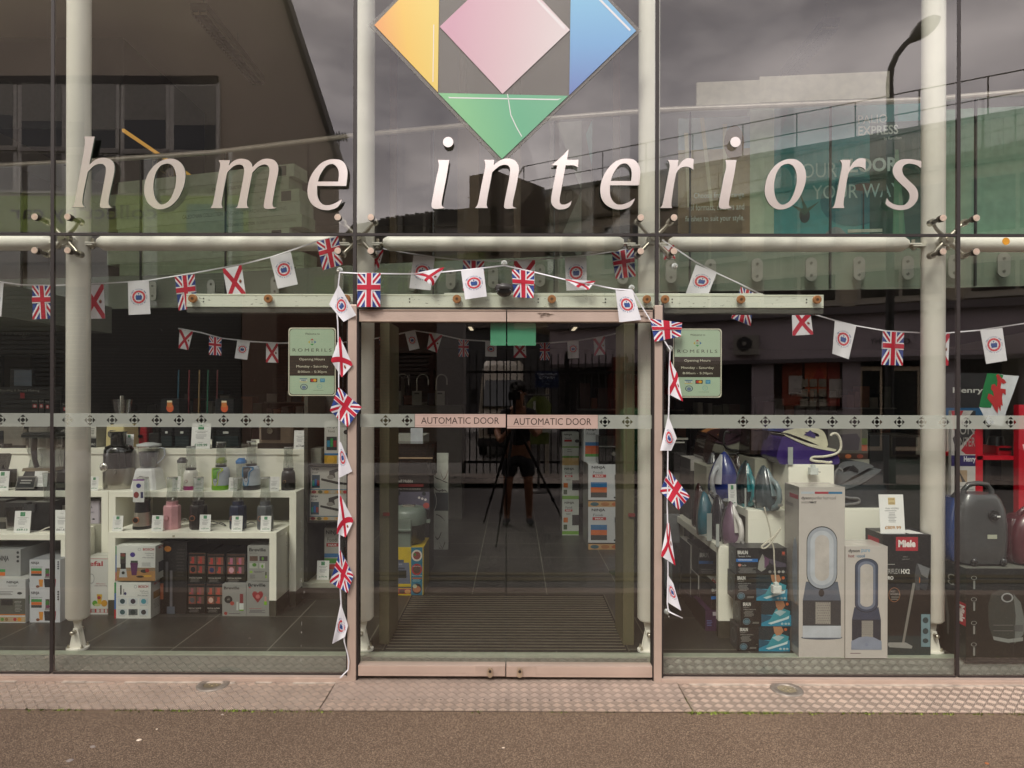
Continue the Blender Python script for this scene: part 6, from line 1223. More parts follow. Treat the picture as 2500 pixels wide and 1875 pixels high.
YM = T1Y + .06; zq = Z1 - .005
t = block('single_blender', 'black blender base with a tall clear cup in front of the left joint', 'blender', 72, 121, 1230, 1303, YM, zq, .2, DKP, (('button_panel', 'panel', -.25, .06, .28, .36, '3a3a3a'), ('cup', 'jar', .045, .20, JAR)), taper=.9)
block('travel_cup', 'clear measuring cup with a grey lid at the far left of the low table', 'cup', 12, 60, 1242, 1300, YM, zq, .12, JAR, (('lid', 'lid', 1.1, .03, DKM),), taper=1.1, bevel=.02)
block('single_blender', 'slim clear blender cup on a silver base beside the left post', 'blender', 150, 176, 1238, 1300, YM + .1, zq, .1, SIL, (('cup', 'jar', .045, .19, JAR),))
block('food_processor', 'dark appliance body at the far left edge of the low table', 'food processor', -60, 14, 1225, 1300, YM + .05, zq, .2, M('2c2926', .4), (('band', 'panel', 0, .6, 1, .75, '6a675e'),))
m = MB(); c = P(105, 1300, YM - .04); m.tube([c + V((-.03, 0, .005)), c + V((.02, .0, .03)), c + V((.07, .0, .045)), c + V((.075, 0, .012)), c + V((.02, 0, .005)), c + V((-.03, 0, .005))], .004, M('c8c4ba', .3), 6); tag(m.obj('whisk_attachment', o=c), 'pale looped whisk lying by the black blender base', 'whisk')
def cable(lab, pts, Y, mat, r=.0035, name='cable', par=None):
    q = smooth_loop([(a, b_) for a, b_ in pts], 5)[:-5 * 1]; q = q[: 5 * (len(pts) - 1) + 1]
    m = MB(); m.tube([P(a, b_, Y) for a, b_ in q], r, mat, 6); return tag(m.obj(name, o=P(pts[0][0], pts[0][1], Y)), lab, 'cable')
cable('white cable coiled between the pink and the black blender', [(430, 1276), (440, 1272), (450, 1266), (456, 1270), (445, 1276), (436, 1279)], YB + .1, M('c5c2ba', .5), .003)
cable('black cable between the black and the navy blender', [(508, 1277), (522, 1273), (540, 1280), (552, 1284), (540, 1276), (524, 1280), (510, 1278)], YB + .1, BLK2, .003)
cable('black cable between the navy and the slate grey blender', [(590, 1277), (602, 1279), (612, 1275), (622, 1278)], YB + .1, BLK2, .003)
cable('black cable bundle between the steel mini blender and the pink one', [(356, 1280), (362, 1262), (370, 1258), (374, 1270), (366, 1286), (360, 1280), (368, 1264)], YB + .1, BLK2, .004)
m = MB(); q = P(424, 1309, T1Y); m.box(q.x - .008, q.x + .008, T1Y - .0012, T1Y - .0003, q.z - .007, q.z + .007, M('b5b09a')); tag(m.obj('sticky_tab', o=q), 'small beige sticky tab on the front edge of the low display table', 'sticker')

RY = 1.2; xa, xb = P(745, 1300, RY).x, P(856, 1300, RY).x
t = thing('shelf_rack', 'dark shelf rack of knife and cooker boxes between the tables and the door', 'shelf rack', ((xa + xb) / 2, RY, FI))
OLV = M('4c4a42', .5, .3)
m = MB(); m.box(xa, xa + .028, RY - .03, RY + .42, .19, ZP(960, RY), OLV); m.obj('side_panel', t)
m = MB(); m.box(xb, xb + .02, RY - .03, RY + .42, .19, ZP(960, RY), OLV); m.obj('side_panel', t)
m = MB(); m.box(xa, xb + .02, RY + .42, RY + .44, .19, ZP(960, RY), M('3a3833', .6)); m.obj('back_panel', t)
m = MB(); m.box(xa - .02, xb + .02, RY - .06, RY + .44, .155, .19, M('a5a392', .5)); m.box(xa - .02, xb + .02, RY - .04, RY + .44, FI, .155, M('3c3731', .5)); m.obj('base_shelf', t)
SHZ = [ZP(1273, RY), ZP(1134.5, RY)]
for z in SHZ: m = MB(); m.box(xa + .028, xb, RY - .01, RY + .42, z - .012, z - .001, M('2f2c28', .5)); m.obj('shelf', t)
def strip(n=6): return [('c', (k + .5) / n, .5, .38 / n, .42, ['8a2f34', '5a5a40', 'c9922e', 'b0aca0', 'a86a3c', 'a8323a'][k % 6]) for k in range(n)]
def knife(): return [('r', 0, .83, 1, .86, '2f6a8a'), ('r', 0, .86, 1, 1, 'b5a58a')] + [('c', .09 + .16 * k, .93, .06, .06, ['8a2f34', '5a5a40', 'c9922e', 'b0aca0', 'c08a4c', 'a8323a'][k % 6]) for k in range(6)] + [('t', 'NINJA', .04, .05, .22, .14, Bk, bt), ('t', 'Foodi', .05, .18, .19, .25, '3a3a3c'), ('r', .04, .30, .24, .78, '3a4a58'), ('r', .05, .5, .10, .7, '2a8a7a'), ('r', .11, .45, .16, .7, '2a5a9a'), ('r', .17, .5, .23, .7, '8a3a3a'), ('p', [(.48, .15), (.72, .05), (.74, .14), (.62, .22), (.64, .40), (.52, .42), (.48, .30)], '3c3836'), ('p', [(.28, .42), (.7, .55), (1, .60), (1, .68), (.68, .64), (.27, .50)], '33302f'), ('c', .52, .38, .09, .08, '8a8680')]
GK = 'white knife block cartons on the rack'
carton('knife_carton', 'white kitchen set carton with dark knives pictured, upper one on its shelf', 758, 853, 1141, 1206, RY + .02, ZP(1207, RY + .02), .2, 'bab8b2', knife(), group=GK, top='8a8882')
carton('knife_carton', 'white kitchen set carton with dark knives pictured, lower one on its shelf', 755, 853, 1207.5, 1272, RY + .02, SHZ[0], .2, 'bab8b2', knife(), group=GK)
carton('cooker_carton', 'white cooker carton with blue, green and red pictures on the top shelf of the rack', 792, 853, 1030, 1133, RY + .03, SHZ[1], .2, 'b8b6b0', [('t', 'NINJA', .1, .10, .50, .17, Bk, bt), ('t', 'Foodi', .15, .20, .42, .26, '3a3a3c'), ('r', .08, .36, .50, .68, '2c3236'), ('r', .10, .45, .22, .6, '2a7a9a'), ('r', .24, .40, .34, .6, '2a8a4a'), ('r', .36, .45, .48, .6, '8a2a34'), ('c', .9, .25, .14, .06, Bk), ('r', 0, .75, 1, .80, '2f6a9a'), ('r', 0, .80, .5, 1, 'b8902c'), ('c', .25, .9, .16, .09, 'd0a23a'), ('r', .55, .82, 1, .98, '7a7468')])
block('waste_bin', 'pale grey open bin on the top shelf of the rack', 'bin', 757, 785, 1096, 1133, RY + .05, SHZ[1], .2, M('8b8b80', .5), (), taper=1.08)
carton('cooker_carton', 'cooker carton with a red MAX label on the bottom shelf of the rack', 792, 852, 1290, 1400, RY + .1, .19, .2, 'a9a79f', [('t', 'NINJA', .06, .05, .60, .15, Bk, bt), ('t', 'Foodi', .12, .20, .52, .28, '3a3a3c'), ('r', .08, .31, .58, .38, 'a82a2c'), ('t', 'MAX', .16, .325, .50, .37, 'd8d0cc', bt), ('r', 0, .52, .62, .60, '2f6a9a'), ('r', 0, .62, .62, .72, '4a8a3a'), ('r', 0, .74, .62, .84, 'a83a30'), ('r', .6, 0, 1, 1, '24221f')])

LZ = FI + .004
m = MB(); a, b_x = P(941, 1588, .216).x, P(1529, 1588, .216).x; xm0, xm1 = a, b_x
mt = thing('entrance_mat', 'ribbed metal entrance mat set in the floor inside the doors', 'mat', ((a + b_x) / 2, .74, FI))
m.box(a - .012, b_x + .012, .21, 1.29, FI - .01, FI + .002, M('1d1b19', .8)); m.obj('mat_bed', mt)
m = MB(); k = .222
while k < 1.27: m.box(a, b_x, k, k + .010, FI, FI + .006, M('857f70', .35, .6)); k += .048
tag(m.obj('mat_ribs', mt), kind='stuff'); m = MB(); m.box(a - .02, a - .012, .2, 1.3, FI, FI + .004, M('6a675c', .35, .7)); m.obj('mat_frame', mt); m = MB(); m.box(b_x + .012, b_x + .02, .2, 1.3, FI, FI + .004, M('6a675c', .35, .7)); m.obj('mat_frame', mt)
OLP = M('59553f', .5, var=.1, scale=4)
for (xa_, xb_, ya, yb2, lab) in ((926, 950, .30, .62, 'left'), (1522, 1549, .30, .62, 'right')):
    x0, x1 = P(xa_, 1300, ya).x, P(xb_, 1300, ya).x; t = thing('inner_door_panel', 'olive inner door panel standing edge on inside the doorway, %s' % lab, 'door', ((x0 + x1) / 2, ya, FI), 'olive inner door panels')
    m = MB(); m.box(x0, x1, ya, yb2, FI, 2.05, OLP); m.obj('panel', t, bevel=.004)
    m = MB(); zc = ZP(1255, ya); xs = (x0 + x1) / 2; m.box(xs - .005, xs + .035, ya - .014, ya, zc - .012, zc + .008, M('6a2a24', .5)); m.obj('catch', t)
DYZ = 1.27
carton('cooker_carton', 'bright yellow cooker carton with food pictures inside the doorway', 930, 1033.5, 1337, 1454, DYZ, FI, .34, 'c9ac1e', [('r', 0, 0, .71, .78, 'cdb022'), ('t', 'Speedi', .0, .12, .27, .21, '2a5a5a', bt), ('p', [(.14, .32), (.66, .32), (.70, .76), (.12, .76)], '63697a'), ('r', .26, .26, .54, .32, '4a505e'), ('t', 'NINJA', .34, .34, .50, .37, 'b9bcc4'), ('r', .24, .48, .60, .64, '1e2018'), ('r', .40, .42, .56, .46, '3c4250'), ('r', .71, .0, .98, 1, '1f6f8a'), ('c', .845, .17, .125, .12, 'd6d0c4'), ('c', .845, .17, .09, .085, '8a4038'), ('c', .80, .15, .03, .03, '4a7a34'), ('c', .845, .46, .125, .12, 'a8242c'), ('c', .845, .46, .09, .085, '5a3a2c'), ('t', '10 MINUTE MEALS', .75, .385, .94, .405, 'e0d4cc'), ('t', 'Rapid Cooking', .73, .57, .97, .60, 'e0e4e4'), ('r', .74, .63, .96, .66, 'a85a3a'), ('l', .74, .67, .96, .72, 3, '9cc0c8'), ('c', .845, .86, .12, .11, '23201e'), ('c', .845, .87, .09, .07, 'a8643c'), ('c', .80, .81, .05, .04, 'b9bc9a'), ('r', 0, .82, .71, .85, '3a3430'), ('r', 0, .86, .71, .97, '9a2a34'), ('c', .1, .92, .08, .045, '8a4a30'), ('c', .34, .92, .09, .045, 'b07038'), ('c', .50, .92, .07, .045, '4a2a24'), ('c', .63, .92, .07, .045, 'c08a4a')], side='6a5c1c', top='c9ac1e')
zy = ZP(1337, DYZ)
x0, x1 = P(950, 1300, DYZ + .04).x, P(1028, 1300, DYZ + .04).x; cx = (x0 + x1) / 2; yk = DYZ + .02
t = thing('pressure_cooker', 'sage grey pressure cooker standing on the bright yellow carton', 'multicooker', (cx, yk + .15, zy)); SG = M('6f7a70', .4, coat=.2)
m = MB(); m.lathe((cx, yk + .15, zy + .001), [(.115, 0), (.135, .02), (.14, .16)], M('5c5850', .25, .7), 32); m.obj('pot', t)
m = MB(); m.lathe((cx, yk + .15, zy + .155), [(.146, 0), (.15, .03), (.145, .09), (.12, .125), (.07, .135)], SG, 32); m.obj('lid', t)
m = MB(); m.hexa([(cx - .05, yk - .015, zy), (cx + .05, yk - .015, zy), (cx + .05, yk + .06, zy), (cx - .05, yk + .06, zy)], [(cx - .05, yk - .005, zy + .21), (cx + .05, yk - .005, zy + .21), (cx + .05, yk + .06, zy + .21), (cx - .05, yk + .06, zy + .21)], SG); m.box(cx - .055, cx + .055, yk - .03, yk, zy + .12, zy + .14, SG); m.obj('control_column', t, bevel=.006)
m = MB(); m.box(cx - .04, cx + .06, yk + .10, yk + .16, zy + .285, zy + .30, M('a9a698', .2, .7)); m.obj('lid_handle', t, bevel=.004)
for sx in (-1, 1): m = MB(); m.box(cx + sx * .14, cx + sx * .18, yk + .12, yk + .17, zy + .16, zy + .18, SG); m.obj('side_handle', t)
YK = 1.85
carton('cooker_carton', 'tall dark cooker carton with a sushi picture inside the doorway', 951, 1048, 1163, 1440, YK, FI, .3, '1d1a1a', [('c', .03, .05, .025, .02, 'b03a3a'), ('t', 'Russell Hobbs', .07, .035, .58, .065, 'c9c4bc'), ('r', .0, .08, .85, .11, '6a2a2a'), ('t', 'LITTLE TO NO OIL REQUIRED', .18, .125, .78, .14, 'b5afa6'), ('r', 0, .16, 1, .34, '5a5666'), ('c', .08, .18, .05, .02, '2a3a2c'), ('c', .22, .18, .05, .02, '24282c'), ('c', .86, .18, .05, .02, '24282c'), ('c', .08, .24, .10, .03, '8a7660'), ('c', .74, .22, .03, .012, 'cdc6c4'), ('c', .82, .23, .03, .012, 'cdc6c4'), ('c', .90, .24, .03, .012, 'cdc6c4'), ('c', .92, .30, .08, .03, 'a04a44')], group=None)
zk = ZP(1163, YK)
block('air_fryer', 'large black rounded air fryer on the sushi picture carton', 'air fryer', 957, 1058, 1084, 1163, YK, zk, .3, M('1a1716', .2, coat=.5), (('rim', 'panel', .02, .42, .98, .46, 'a08a72'), ('handle', 'panel', .94, .6, 1.04, .8, '1c1c1c')), bevel=.05)
block('white_cabinet', 'pale grey cabinet with a blank sheet behind the air fryer', 'cabinet', 955, 1033, 1064, 1400, 2.3, FI, .4, M('85857d', .6), (('sheet', 'panel', .6, -.06, .98, .07, 'a9acb0'),), bevel=.004)
Yp = 2.73; a, b_x = P(1036, 1300, Yp).x, P(1094, 1300, Yp).x; zt, zb_ = ZP(1107, Yp), ZP(1341, Yp)
m = MB(); m.box(a, b_x, Yp, Yp + .04, FI, zt, M('a8aaa0', .5)); rr = random.Random(4); it = []
for k in range(16):
    u = rr.uniform(-.1, .8); v = (k + rr.random()) / 16.; w = rr.uniform(.3, .6); s_ = rr.uniform(-.14, .14); 
    pts = [(u + w * q / 6, v + s_ * math.sin(q / 6 * PI) + q * .01) for q in range(7)]; pts += [(x + .01, y + .006 + .012 * rr.random()) for x, y in pts[::-1]]
    pts = [(min(1, max(0, x)), min(.998, max(0.002, y))) for x, y in pts]; it.append(('p', pts, rr.choice(['2a2c2c', '3a2c2a', '5a3030', '24282a'])))
it += [('r', 0, .41, 1, .60, '33383a'), ('o', .08, .50, .44, .155, .05, 'b9bcb4'), ('t', 'ILL', .1, .42, .40, .47, 'b0b3ac')]
art(m, it, (a, Yp, zt), (b_x - a, 0, 0), (0, 0, zb_ - zt), (0, -1, 0)); tag(m.obj('marble_board', o=(a, Yp, FI)), 'marbled black and white display panel inside the left of the doorway', 'panel')
def fmax(): return [('t', 'NINJA', .08, .04, .40, .12, Bk, bt), ('t', 'Foodi', .12, .16, .34, .22, '3a3a3c'), ('r', .10, .24, .42, .31, 'a8282c'), ('t', 'MAX', .16, .255, .36, .295, 'd8d0cc', bt), ('r', .06, .42, .44, .54, '2f6a9a'), ('r', .06, .54, .44, .66, 'c0622c'), ('r', .06, .66, .44, .78, '3c3a38'), ('c', .82, .15, .05, .04, '3a7a34'), ('p', [(.62, .36), (.98, .36), (.96, .76), (.64, .76)], '77756f'), ('r', .70, .40, .90, .62, '1b1b1d'), ('c', .80, .66, .05, .04, 'a9a7a0'), ('r', .62, .24, .98, .36, '26262a'), ('r', .60, .76, 1, .80, '26262a'), ('r', 0, .84, 1, .87, '3a2824'), ('r', 0, .87, 1, 1, 'b08a5a'), ('c', .15, .935, .10, .045, '3a5a64'), ('c', .40, .935, .10, .045, 'a06a3c'), ('c', .65, .935, .10, .045, 'a85a2c'), ('c', .88, .935, .10, .045, 'b09a6a')]
Yn = 2.75; GN = 'large multicooker cartons inside the doorway'
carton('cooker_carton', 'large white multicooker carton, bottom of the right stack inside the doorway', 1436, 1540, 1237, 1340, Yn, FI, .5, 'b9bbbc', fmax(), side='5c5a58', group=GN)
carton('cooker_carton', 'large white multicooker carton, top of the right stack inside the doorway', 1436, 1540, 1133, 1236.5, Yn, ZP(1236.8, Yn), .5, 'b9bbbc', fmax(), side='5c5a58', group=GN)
z_t = ZP(1133, Yn)
carton('cooker_carton', 'smaller white cooker carton standing upright on the right stack inside the doorway', 1425, 1462, 1040, 1132, Yn + .25, z_t, .2, 'b0b2b2', [('t', 'NINJA', .15, .06, .85, .14, Bk, bt), ('t', 'Foodi', .2, .18, .75, .25, '3a3a3c'), ('r', .1, .45, .85, .55, '3a6a9a'), ('r', .1, .55, .85, .78, 'b85a34'), ('r', .1, .78, .85, .86, '4a8a3a')])
block('air_fryer', 'black air fryer with a round dial on the right stack inside the doorway', 'air fryer', 1462, 1520, 1064, 1132, Yn, z_t, .35, M('1b1a1a', .25, coat=.4), (('dial', 'dial', .62, .62, .02, 'a5a39c'), ('rim', 'panel', .0, .35, 1.02, .39, '5a5a58')), bevel=.03)
Yq = 3.4; GQ = 'narrow cooker cartons inside the doorway'
def nq(): return [('t', 'NINJA', .14, .05, .72, .13, Bk, bt), ('t', 'Foodi', .2, .18, .6, .25, '3a3a3c'), ('r', .16, .27, .62, .33, 'a8282c'), ('t', 'MAX', .24, .28, .54, .32, 'd8d0cc', bt), ('l', .2, .38, .55, .44, 2, '6a6a66'), ('r', .08, .5, .34, .64, 'b8642c'), ('r', .08, .7, .3, .84, '3c4a34'), ('r', .6, .42, 1, .72, '2c2a2a'), ('r', 0, .88, 1, .98, '6a9a34')]
def nq2(): return [('t', 'NINJA', .1, .04, .60, .11, Bk, bt), ('t', 'Foodi', .16, .15, .52, .21, '3a3a3c'), ('r', .12, .22, .58, .28, 'a8282c'), ('c', .9, .26, .14, .05, '4a4a4c'), ('r', 0, .42, 1, .455, '6a9a34'), ('l', .3, .5, .6, .62, 2, '8a8a86'), ('r', 0, .70, 1, .76, '5a8a34'), ('r', 0, .76, 1, .98, 'b99a66')]
zq3 = FI
for k, (yt, yb_, it, lab) in enumerate(((1220, 1302, nq(), 'bottom'), (1137.5, 1219.5, nq(), 'middle'), (1055, 1137, nq2(), 'top'))):
    carton('cooker_carton', 'narrow white cooker carton, %s of the three inside the doorway' % lab, 1372.5, 1413, yt, yb_, Yq, FI if k == 0 else ZP(yb_ + .3, Yq), .3, 'b4b8b2', it, side='6a6864', group=GQ)
Yr = 1.9; a, b_x = P(1505, 1200, Yr).x, P(1540, 1200, Yr).x; m = MB(); zt = ZP(1130, Yr); zb_ = ZP(1228, Yr); m.box(a, b_x, Yr, Yr + .004, zb_, zt, M('b8c0b2', .5)); art(m, [('t', 'R O', .18, .12, .5, .16, '4a4a44'), ('t', 'W', .35, .30, .55, .36, '3a3a36'), ('t', 'PLEA', .10, .42, .60, .49, '3a3a36'), ('t', 'YO', .28, .55, .58, .61, '3a3a36'), ('r', .2, .70, .5, .96, '8fae9c')], (a, Yr, zt), (b_x - a, 0, 0), (0, 0, zb_ - zt), (0, -1, 0)); m.box((a + b_x) / 2 - .01, (a + b_x) / 2 + .01, Yr + .004, Yr + .02, FI, zb_ + .1, M('3a4a38', .4)); m.lathe(((a + b_x) / 2, Yr + .02, FI), [(.12, 0), (.12, .01), (.02, .02)], M('2c3a2c', .4), 20); tag(m.obj('notice_stand', o=((a + b_x) / 2, Yr, FI)), 'pale green notice on a stand beside the right inner door panel', 'notice stand')
Yt = 4.3; a, b_x = P(955, 1000, Yt).x, P(1128, 1000, Yt).x; zt = ZP(990, Yt)
m = MB(); m.box(a, b_x, Yt, Yt + .4, FI, zt, M('4f4c46', .6)); tag(m.obj('tap_counter', o=((a + b_x) / 2, Yt, FI)), 'high grey counter carrying three curved taps deep inside the left of the doorway', 'counter')
for i, (p0, p1) in enumerate(((969, 998), (1018, 1046), (1065, 1091))):
    q0, q1 = P(p0, 960, Yt + .1).x, P(p1, 960, Yt + .1).x; r = (q1 - q0) / 2; zc = ZP(928, Yt + .1); cx = (q0 + q1) / 2
    m = MB(); m.tube([(q0, Yt + .1, zt), (q0, Yt + .1, zc)] + [(cx - r * math.cos(PI * k / 10), Yt + .1, zc + r * math.sin(PI * k / 10)) for k in range(1, 11)] + [(q1, Yt + .1, zc - .06)], .010, M('b8b4ac', .25, .6), 10); m.lathe((q0, Yt + .1, zt), [(.022, 0), (.02, .05), (.011, .06)], CHR, 12)
    tag(m.obj('kitchen_tap', o=(cx, Yt + .1, zt)), 'curved chrome kitchen tap on the high counter, %s of the three' % ('leftmost', 'middle', 'rightmost')[i], 'tap', 'curved chrome taps')
for i, px in enumerate((960, 1010, 1066)):
    x0 = P(px - 4, 960, Yt + .03).x; m = MB(); m.box(x0, x0 + .12, Yt + .03, Yt + .035, zt, ZP(955, Yt + .03), M('8b8a80', .5)); m.box(x0 + .03, x0 + .09, Yt + .0285, Yt + .03, ZP(963, Yt), ZP(959, Yt), M('4a4a46')); tag(m.obj('price_card', o=(x0, Yt, zt)), 'dim price card in front of the %s curved tap on the high counter' % ('leftmost', 'middle', 'rightmost')[i], 'price card', 'dim price cards by the taps')
c = P(1231, 704, -.05); t = thing('dome_camera', 'black dome security camera above the sliding doors', 'security camera', c)
m = MB(); m.sphere((c.x, c.y, c.z - .01), .047, M('121110', .08, coat=.6), 12, 1, .8, .85); m.obj('dome', t); m = MB(); m.lathe((c.x, c.y, c.z - .008), [(.050, 0), (.053, .012), (.045, .028), (.02, .033)], M('2a2623', .4), 28, 1, .8); m.obj('housing', t)
GX = 'recessed lights under the upper floor'
for x, lb in ((-.55, 'over the left door leaf'), (.75, 'over the right door leaf')):
    zz = ZB - .03; y = 4.2; m = MB(); m.box(x - .05, x + .05, y, y + .4, zz, zz + .026, M('8a887e', .4)); m.box(x - .02, x + .02, y + .02, y + .38, zz - .008, zz, emit_mat('tube_light', 'ffe9c8', .45))
    tag(m.obj('strip_light', o=(x, y, zz)), 'small lit light under the upper floor, ' + lb, 'ceiling light', GX)
GD = 'thin coloured rods in the shadow'
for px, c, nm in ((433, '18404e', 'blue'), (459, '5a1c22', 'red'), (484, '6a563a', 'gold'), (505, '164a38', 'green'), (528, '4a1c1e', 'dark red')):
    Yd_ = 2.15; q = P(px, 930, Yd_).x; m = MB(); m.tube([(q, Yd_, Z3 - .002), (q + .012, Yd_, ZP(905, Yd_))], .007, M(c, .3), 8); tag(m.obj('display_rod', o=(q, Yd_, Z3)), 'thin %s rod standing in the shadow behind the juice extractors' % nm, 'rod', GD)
Yh = 2.5; a, b_x = P(-60, 820, Yh).x, P(172, 820, Yh).x; z1_, z0_ = ZP(792, Yh), ZP(868, Yh); m = MB(); m.box(a, b_x, Yh, Yh + .1, z0_, z1_ + .2, M('2c2c28', .6)); m.box(a + .1, a + .16, Yh + .1, Yh + .15, FI, z1_, M('1c1c1a', .6)); m.box(b_x - .16, b_x - .1, Yh + .1, Yh + .15, FI, z1_, M('1c1c1a', .6)); u = lambda px: (P(px, 820, Yh).x - a) / (b_x - a)
art(m, [('t', 'Through', u(2), .06, u(72), .48, '6a6b60'), ('t', 'To Home', u(93), .1, u(165), .42, '4a4b44'), ('t', 'KENWOOD', u(-12), .74, u(82), .90, '141414', bt)], (a, Yh, z1_), (b_x - a, 0, 0), (0, 0, z0_ - z1_), (0, -1, 0)); tag(m.obj('header_board', o=(a, Yh, FI)), 'dark header board with dim grey lettering above the far left appliances', 'board')
block('display_screen', 'small blue grey display screen in the shadow at the far left', 'screen', 24, 79, 903, 952, 2.25, ZP(952, 2.25), .04, M('1a1c22', .4), (('picture', 'panel', .2, .06, .97, .85, '7c8a9c'),), bevel=.003)
GR_ = 'stepped white display tables at the right window'
def rtable(lab, X0, X1, Y0, Y1, z):
    t = thing('display_table', lab, 'display table', ((X0 + X1) / 2, Y0, FI), GR_)
    m = MB(); m.box(X0, X1, Y0, Y1, z - .05, z, TW); m.obj('table_top', t, bevel=.0015)
    for a, b_ in ((Y0, Y0 + .045), (Y1 - .045, Y1)):
        m = MB(); m.box(X0, X1, a, b_, FI + .11, z - .05, TW); l = m.obj('end_panel', t, bevel=.0015)
        m = MB(); m.box(X0 + .002, X1 - .002, a + .002, b_ - .002, FI, FI + .11, FOOT); m.obj('plinth', l)
    return t
RA, RB, RC = P(1754, 1400, .42).x, P(1826, 1300, .42).x, P(1925, 1200, .42).x
rtable('low white table running back from the window, with a row of irons on top', RA, RB - .004, .42, 1.52, Z1)
rtable('middle height white table running back from the window, with five irons on top', RB, RC - .004, .42, 1.52, .873)
ZT3 = 1.163
m = MB(); m.box(RC, P(2036, 1200, .42).x, .42, 1.5, FI, ZT3, TW); tag(m.obj('plinth_block', o=(RC + .1, .42, FI), bevel=.002), 'tall solid white plinth carrying the purple steam iron', 'plinth')
xa, xb = P(2037, 1300, .45).x, P(2172, 1300, .45).x; zb1 = ZP(1240, .45)
m = MB(); m.box(xa + .003, xb, .45, 1.0, FI, zb1, TW); tag(m.obj('plinth_block', o=(xa, .45, FI), bevel=.002), 'white plinth carrying the dark steam generator, behind the fan cartons', 'plinth')

def iron(lab, px0, px1, pyt, pyb, Y, zb, col, acc, rz=0., sole='9a9a98', handle=None, flip=1, group='steam irons standing on their heels'):
    c = P((px0 + px1) / 2, pyb, Y); h = (HY - pyt) * (Y + D) / FPX + H - zb; w = abs(P(px1, pyb, Y).x - P(px0, pyb, Y).x) / 2 / max(.55, abs(math.cos(rz)))
    t = thing('steam_iron', lab, 'iron', (c.x, Y, zb), group)
    R3 = Matrix.Rotation(rz, 3, 'Z'); T = lambda p: V((c.x, Y, zb)) + R3 @ V(p)
    prof = [(0, .72), (.06, .86), (.2, .98), (.35, 1.0), (.5, .93), (.65, .78), (.78, .58), (.88, .38), (.95, .20), (1, .02)]
    m = MB(); m.loft([[T((x * w * k, y_, z * h)) for x, y_ in ((-1, .03), (1, .03), (1, .04), (-1, .04))] for z, k in prof], M(sole, .2, .7), False); m.obj('soleplate', t)
    dep = [.09, .10, .105, .10, .09, .075, .058, .04, .028, .012]
    m = MB(); m.loft([[T((math.copysign(abs(math.cos(a)) ** .8, math.cos(a)) * w * .97 * k, .03 - max(0, math.sin(a)) * dd, z * h + .002)) for a in [PI * q / 12 for q in range(13)]] for (z, k), dd in zip(prof, dep)], M(col, .22, coat=.5)); m.obj('body', t)
    m = MB(); m.loft([[T((math.cos(a) * w * .42 * k, .03 - dd * .98 - .012 - max(0, math.sin(a)) * .006, z * h)) for a in [PI * q / 8 for q in range(9)]] for (z, k), dd in list(zip(prof, dep))[3:9]], M(acc, .25, coat=.4)); m.obj('water_tank', t)
    hm = M(handle or acc, .3, coat=.3); m = MB()
    m.tube([T((0, -.05, .05 * h)), T((0, -.095, .12 * h)), T((0, -.118, .30 * h)), T((0, -.112, .50 * h)), T((0, -.085, .64 * h)), T((0, -.045, .70 * h))], [.02, .019, .017, .016, .017, .016], hm, 12); m.obj('handle', t)
    m = MB(); m.cyl(T((0, -.10, .16 * h)), T((0, -.135, .18 * h)), .012, .010, M('b9b9b4', .2, .6), 14); m.obj('dial', t)
    m = MB(); m.loft([[T((x * w * .72, y_, z)) for x, y_ in ((-1, .03), (-1, -.055), (1, -.055), (1, .03))] for z in (0, .02)], hm, False); m.obj('heel', t)
    return t
YI = .50; ZM = .873
iron('lilac steam iron with a white handle at the front of the low iron row', 1764, 1812, 1224, 1328, .46, Z1, '6d5568', 'bdb9b4', .15)
iron('dark navy steam iron second in the low iron row', 1738, 1777, 1208, 1316, .62, Z1, '23222e', '1b1b22', .25)
iron('teal and white steam iron third in the low iron row', 1705, 1747, 1200, 1296, .78, Z1, '1f6f80', 'b9c0bc', .9)
iron('dark red brown steam iron at the far end of the low iron row', 1692, 1727, 1179, 1271, 1.02, Z1, '3f1c1c', '201a1c', .2)
iron('slate grey steam iron with a hanging black tag, front of the middle iron row', 1846, 1895, 1136, 1241, .46, ZM, '3b474b', '6d7d80', .35, sole='8a9496')
iron('black and teal steam iron second in the middle iron row', 1799, 1849, 1124, 1227, .60, ZM, '17262a', '1c6f76', .0, sole='2a8a8c')
iron('dark bronze steam iron behind the black and teal one', 1784, 1818, 1108, 1190, .95, ZM, '2f2522', '4a4038', .1, sole='b08a6a')
iron('royal blue and white steam iron in the middle iron row', 1737, 1788, 1102, 1196, .85, ZM, '23337c', 'b9bcc0', -.9, sole='c9c9c8')
iron('black steam iron farthest back in the middle iron row', 1722, 1758, 1100, 1184, 1.2, ZM, '26272a', '303236', -.8)
m = MB(); q0 = P(1866, 1200, .44); m.hexa([P(a, b_, .425) for a, b_ in ((1869, 1215), (1888, 1218), (1893, 1235), (1866, 1239))], [P(a, b_, .428) for a, b_ in ((1869, 1215), (1888, 1218), (1893, 1235), (1866, 1239))], BLK2)
art(m, [('c', .7, .2, .14, .14, 'a02c34'), ('l', .1, .5, .8, .9, 3, '9a9a96')], P(1869, 1215, .4245), P(1888, 1218, .4245) - P(1869, 1215, .4245), P(1866, 1239, .4245) - P(1869, 1215, .4245), (0, -1, 0)); tag(m.obj('hang_tag', o=q0), 'black paper tag hanging on the slate grey iron', 'tag')
WC = M('bdb8a8', .6, var=.25, scale=220)
cable('white braided cable hanging from the slate grey iron down over the black cartons', [(1866, 1240), (1872, 1262), (1879, 1290), (1883, 1318), (1889, 1340), (1890, 1365), (1892, 1395), (1894, 1425)], .30 - .12, WC, .0042)
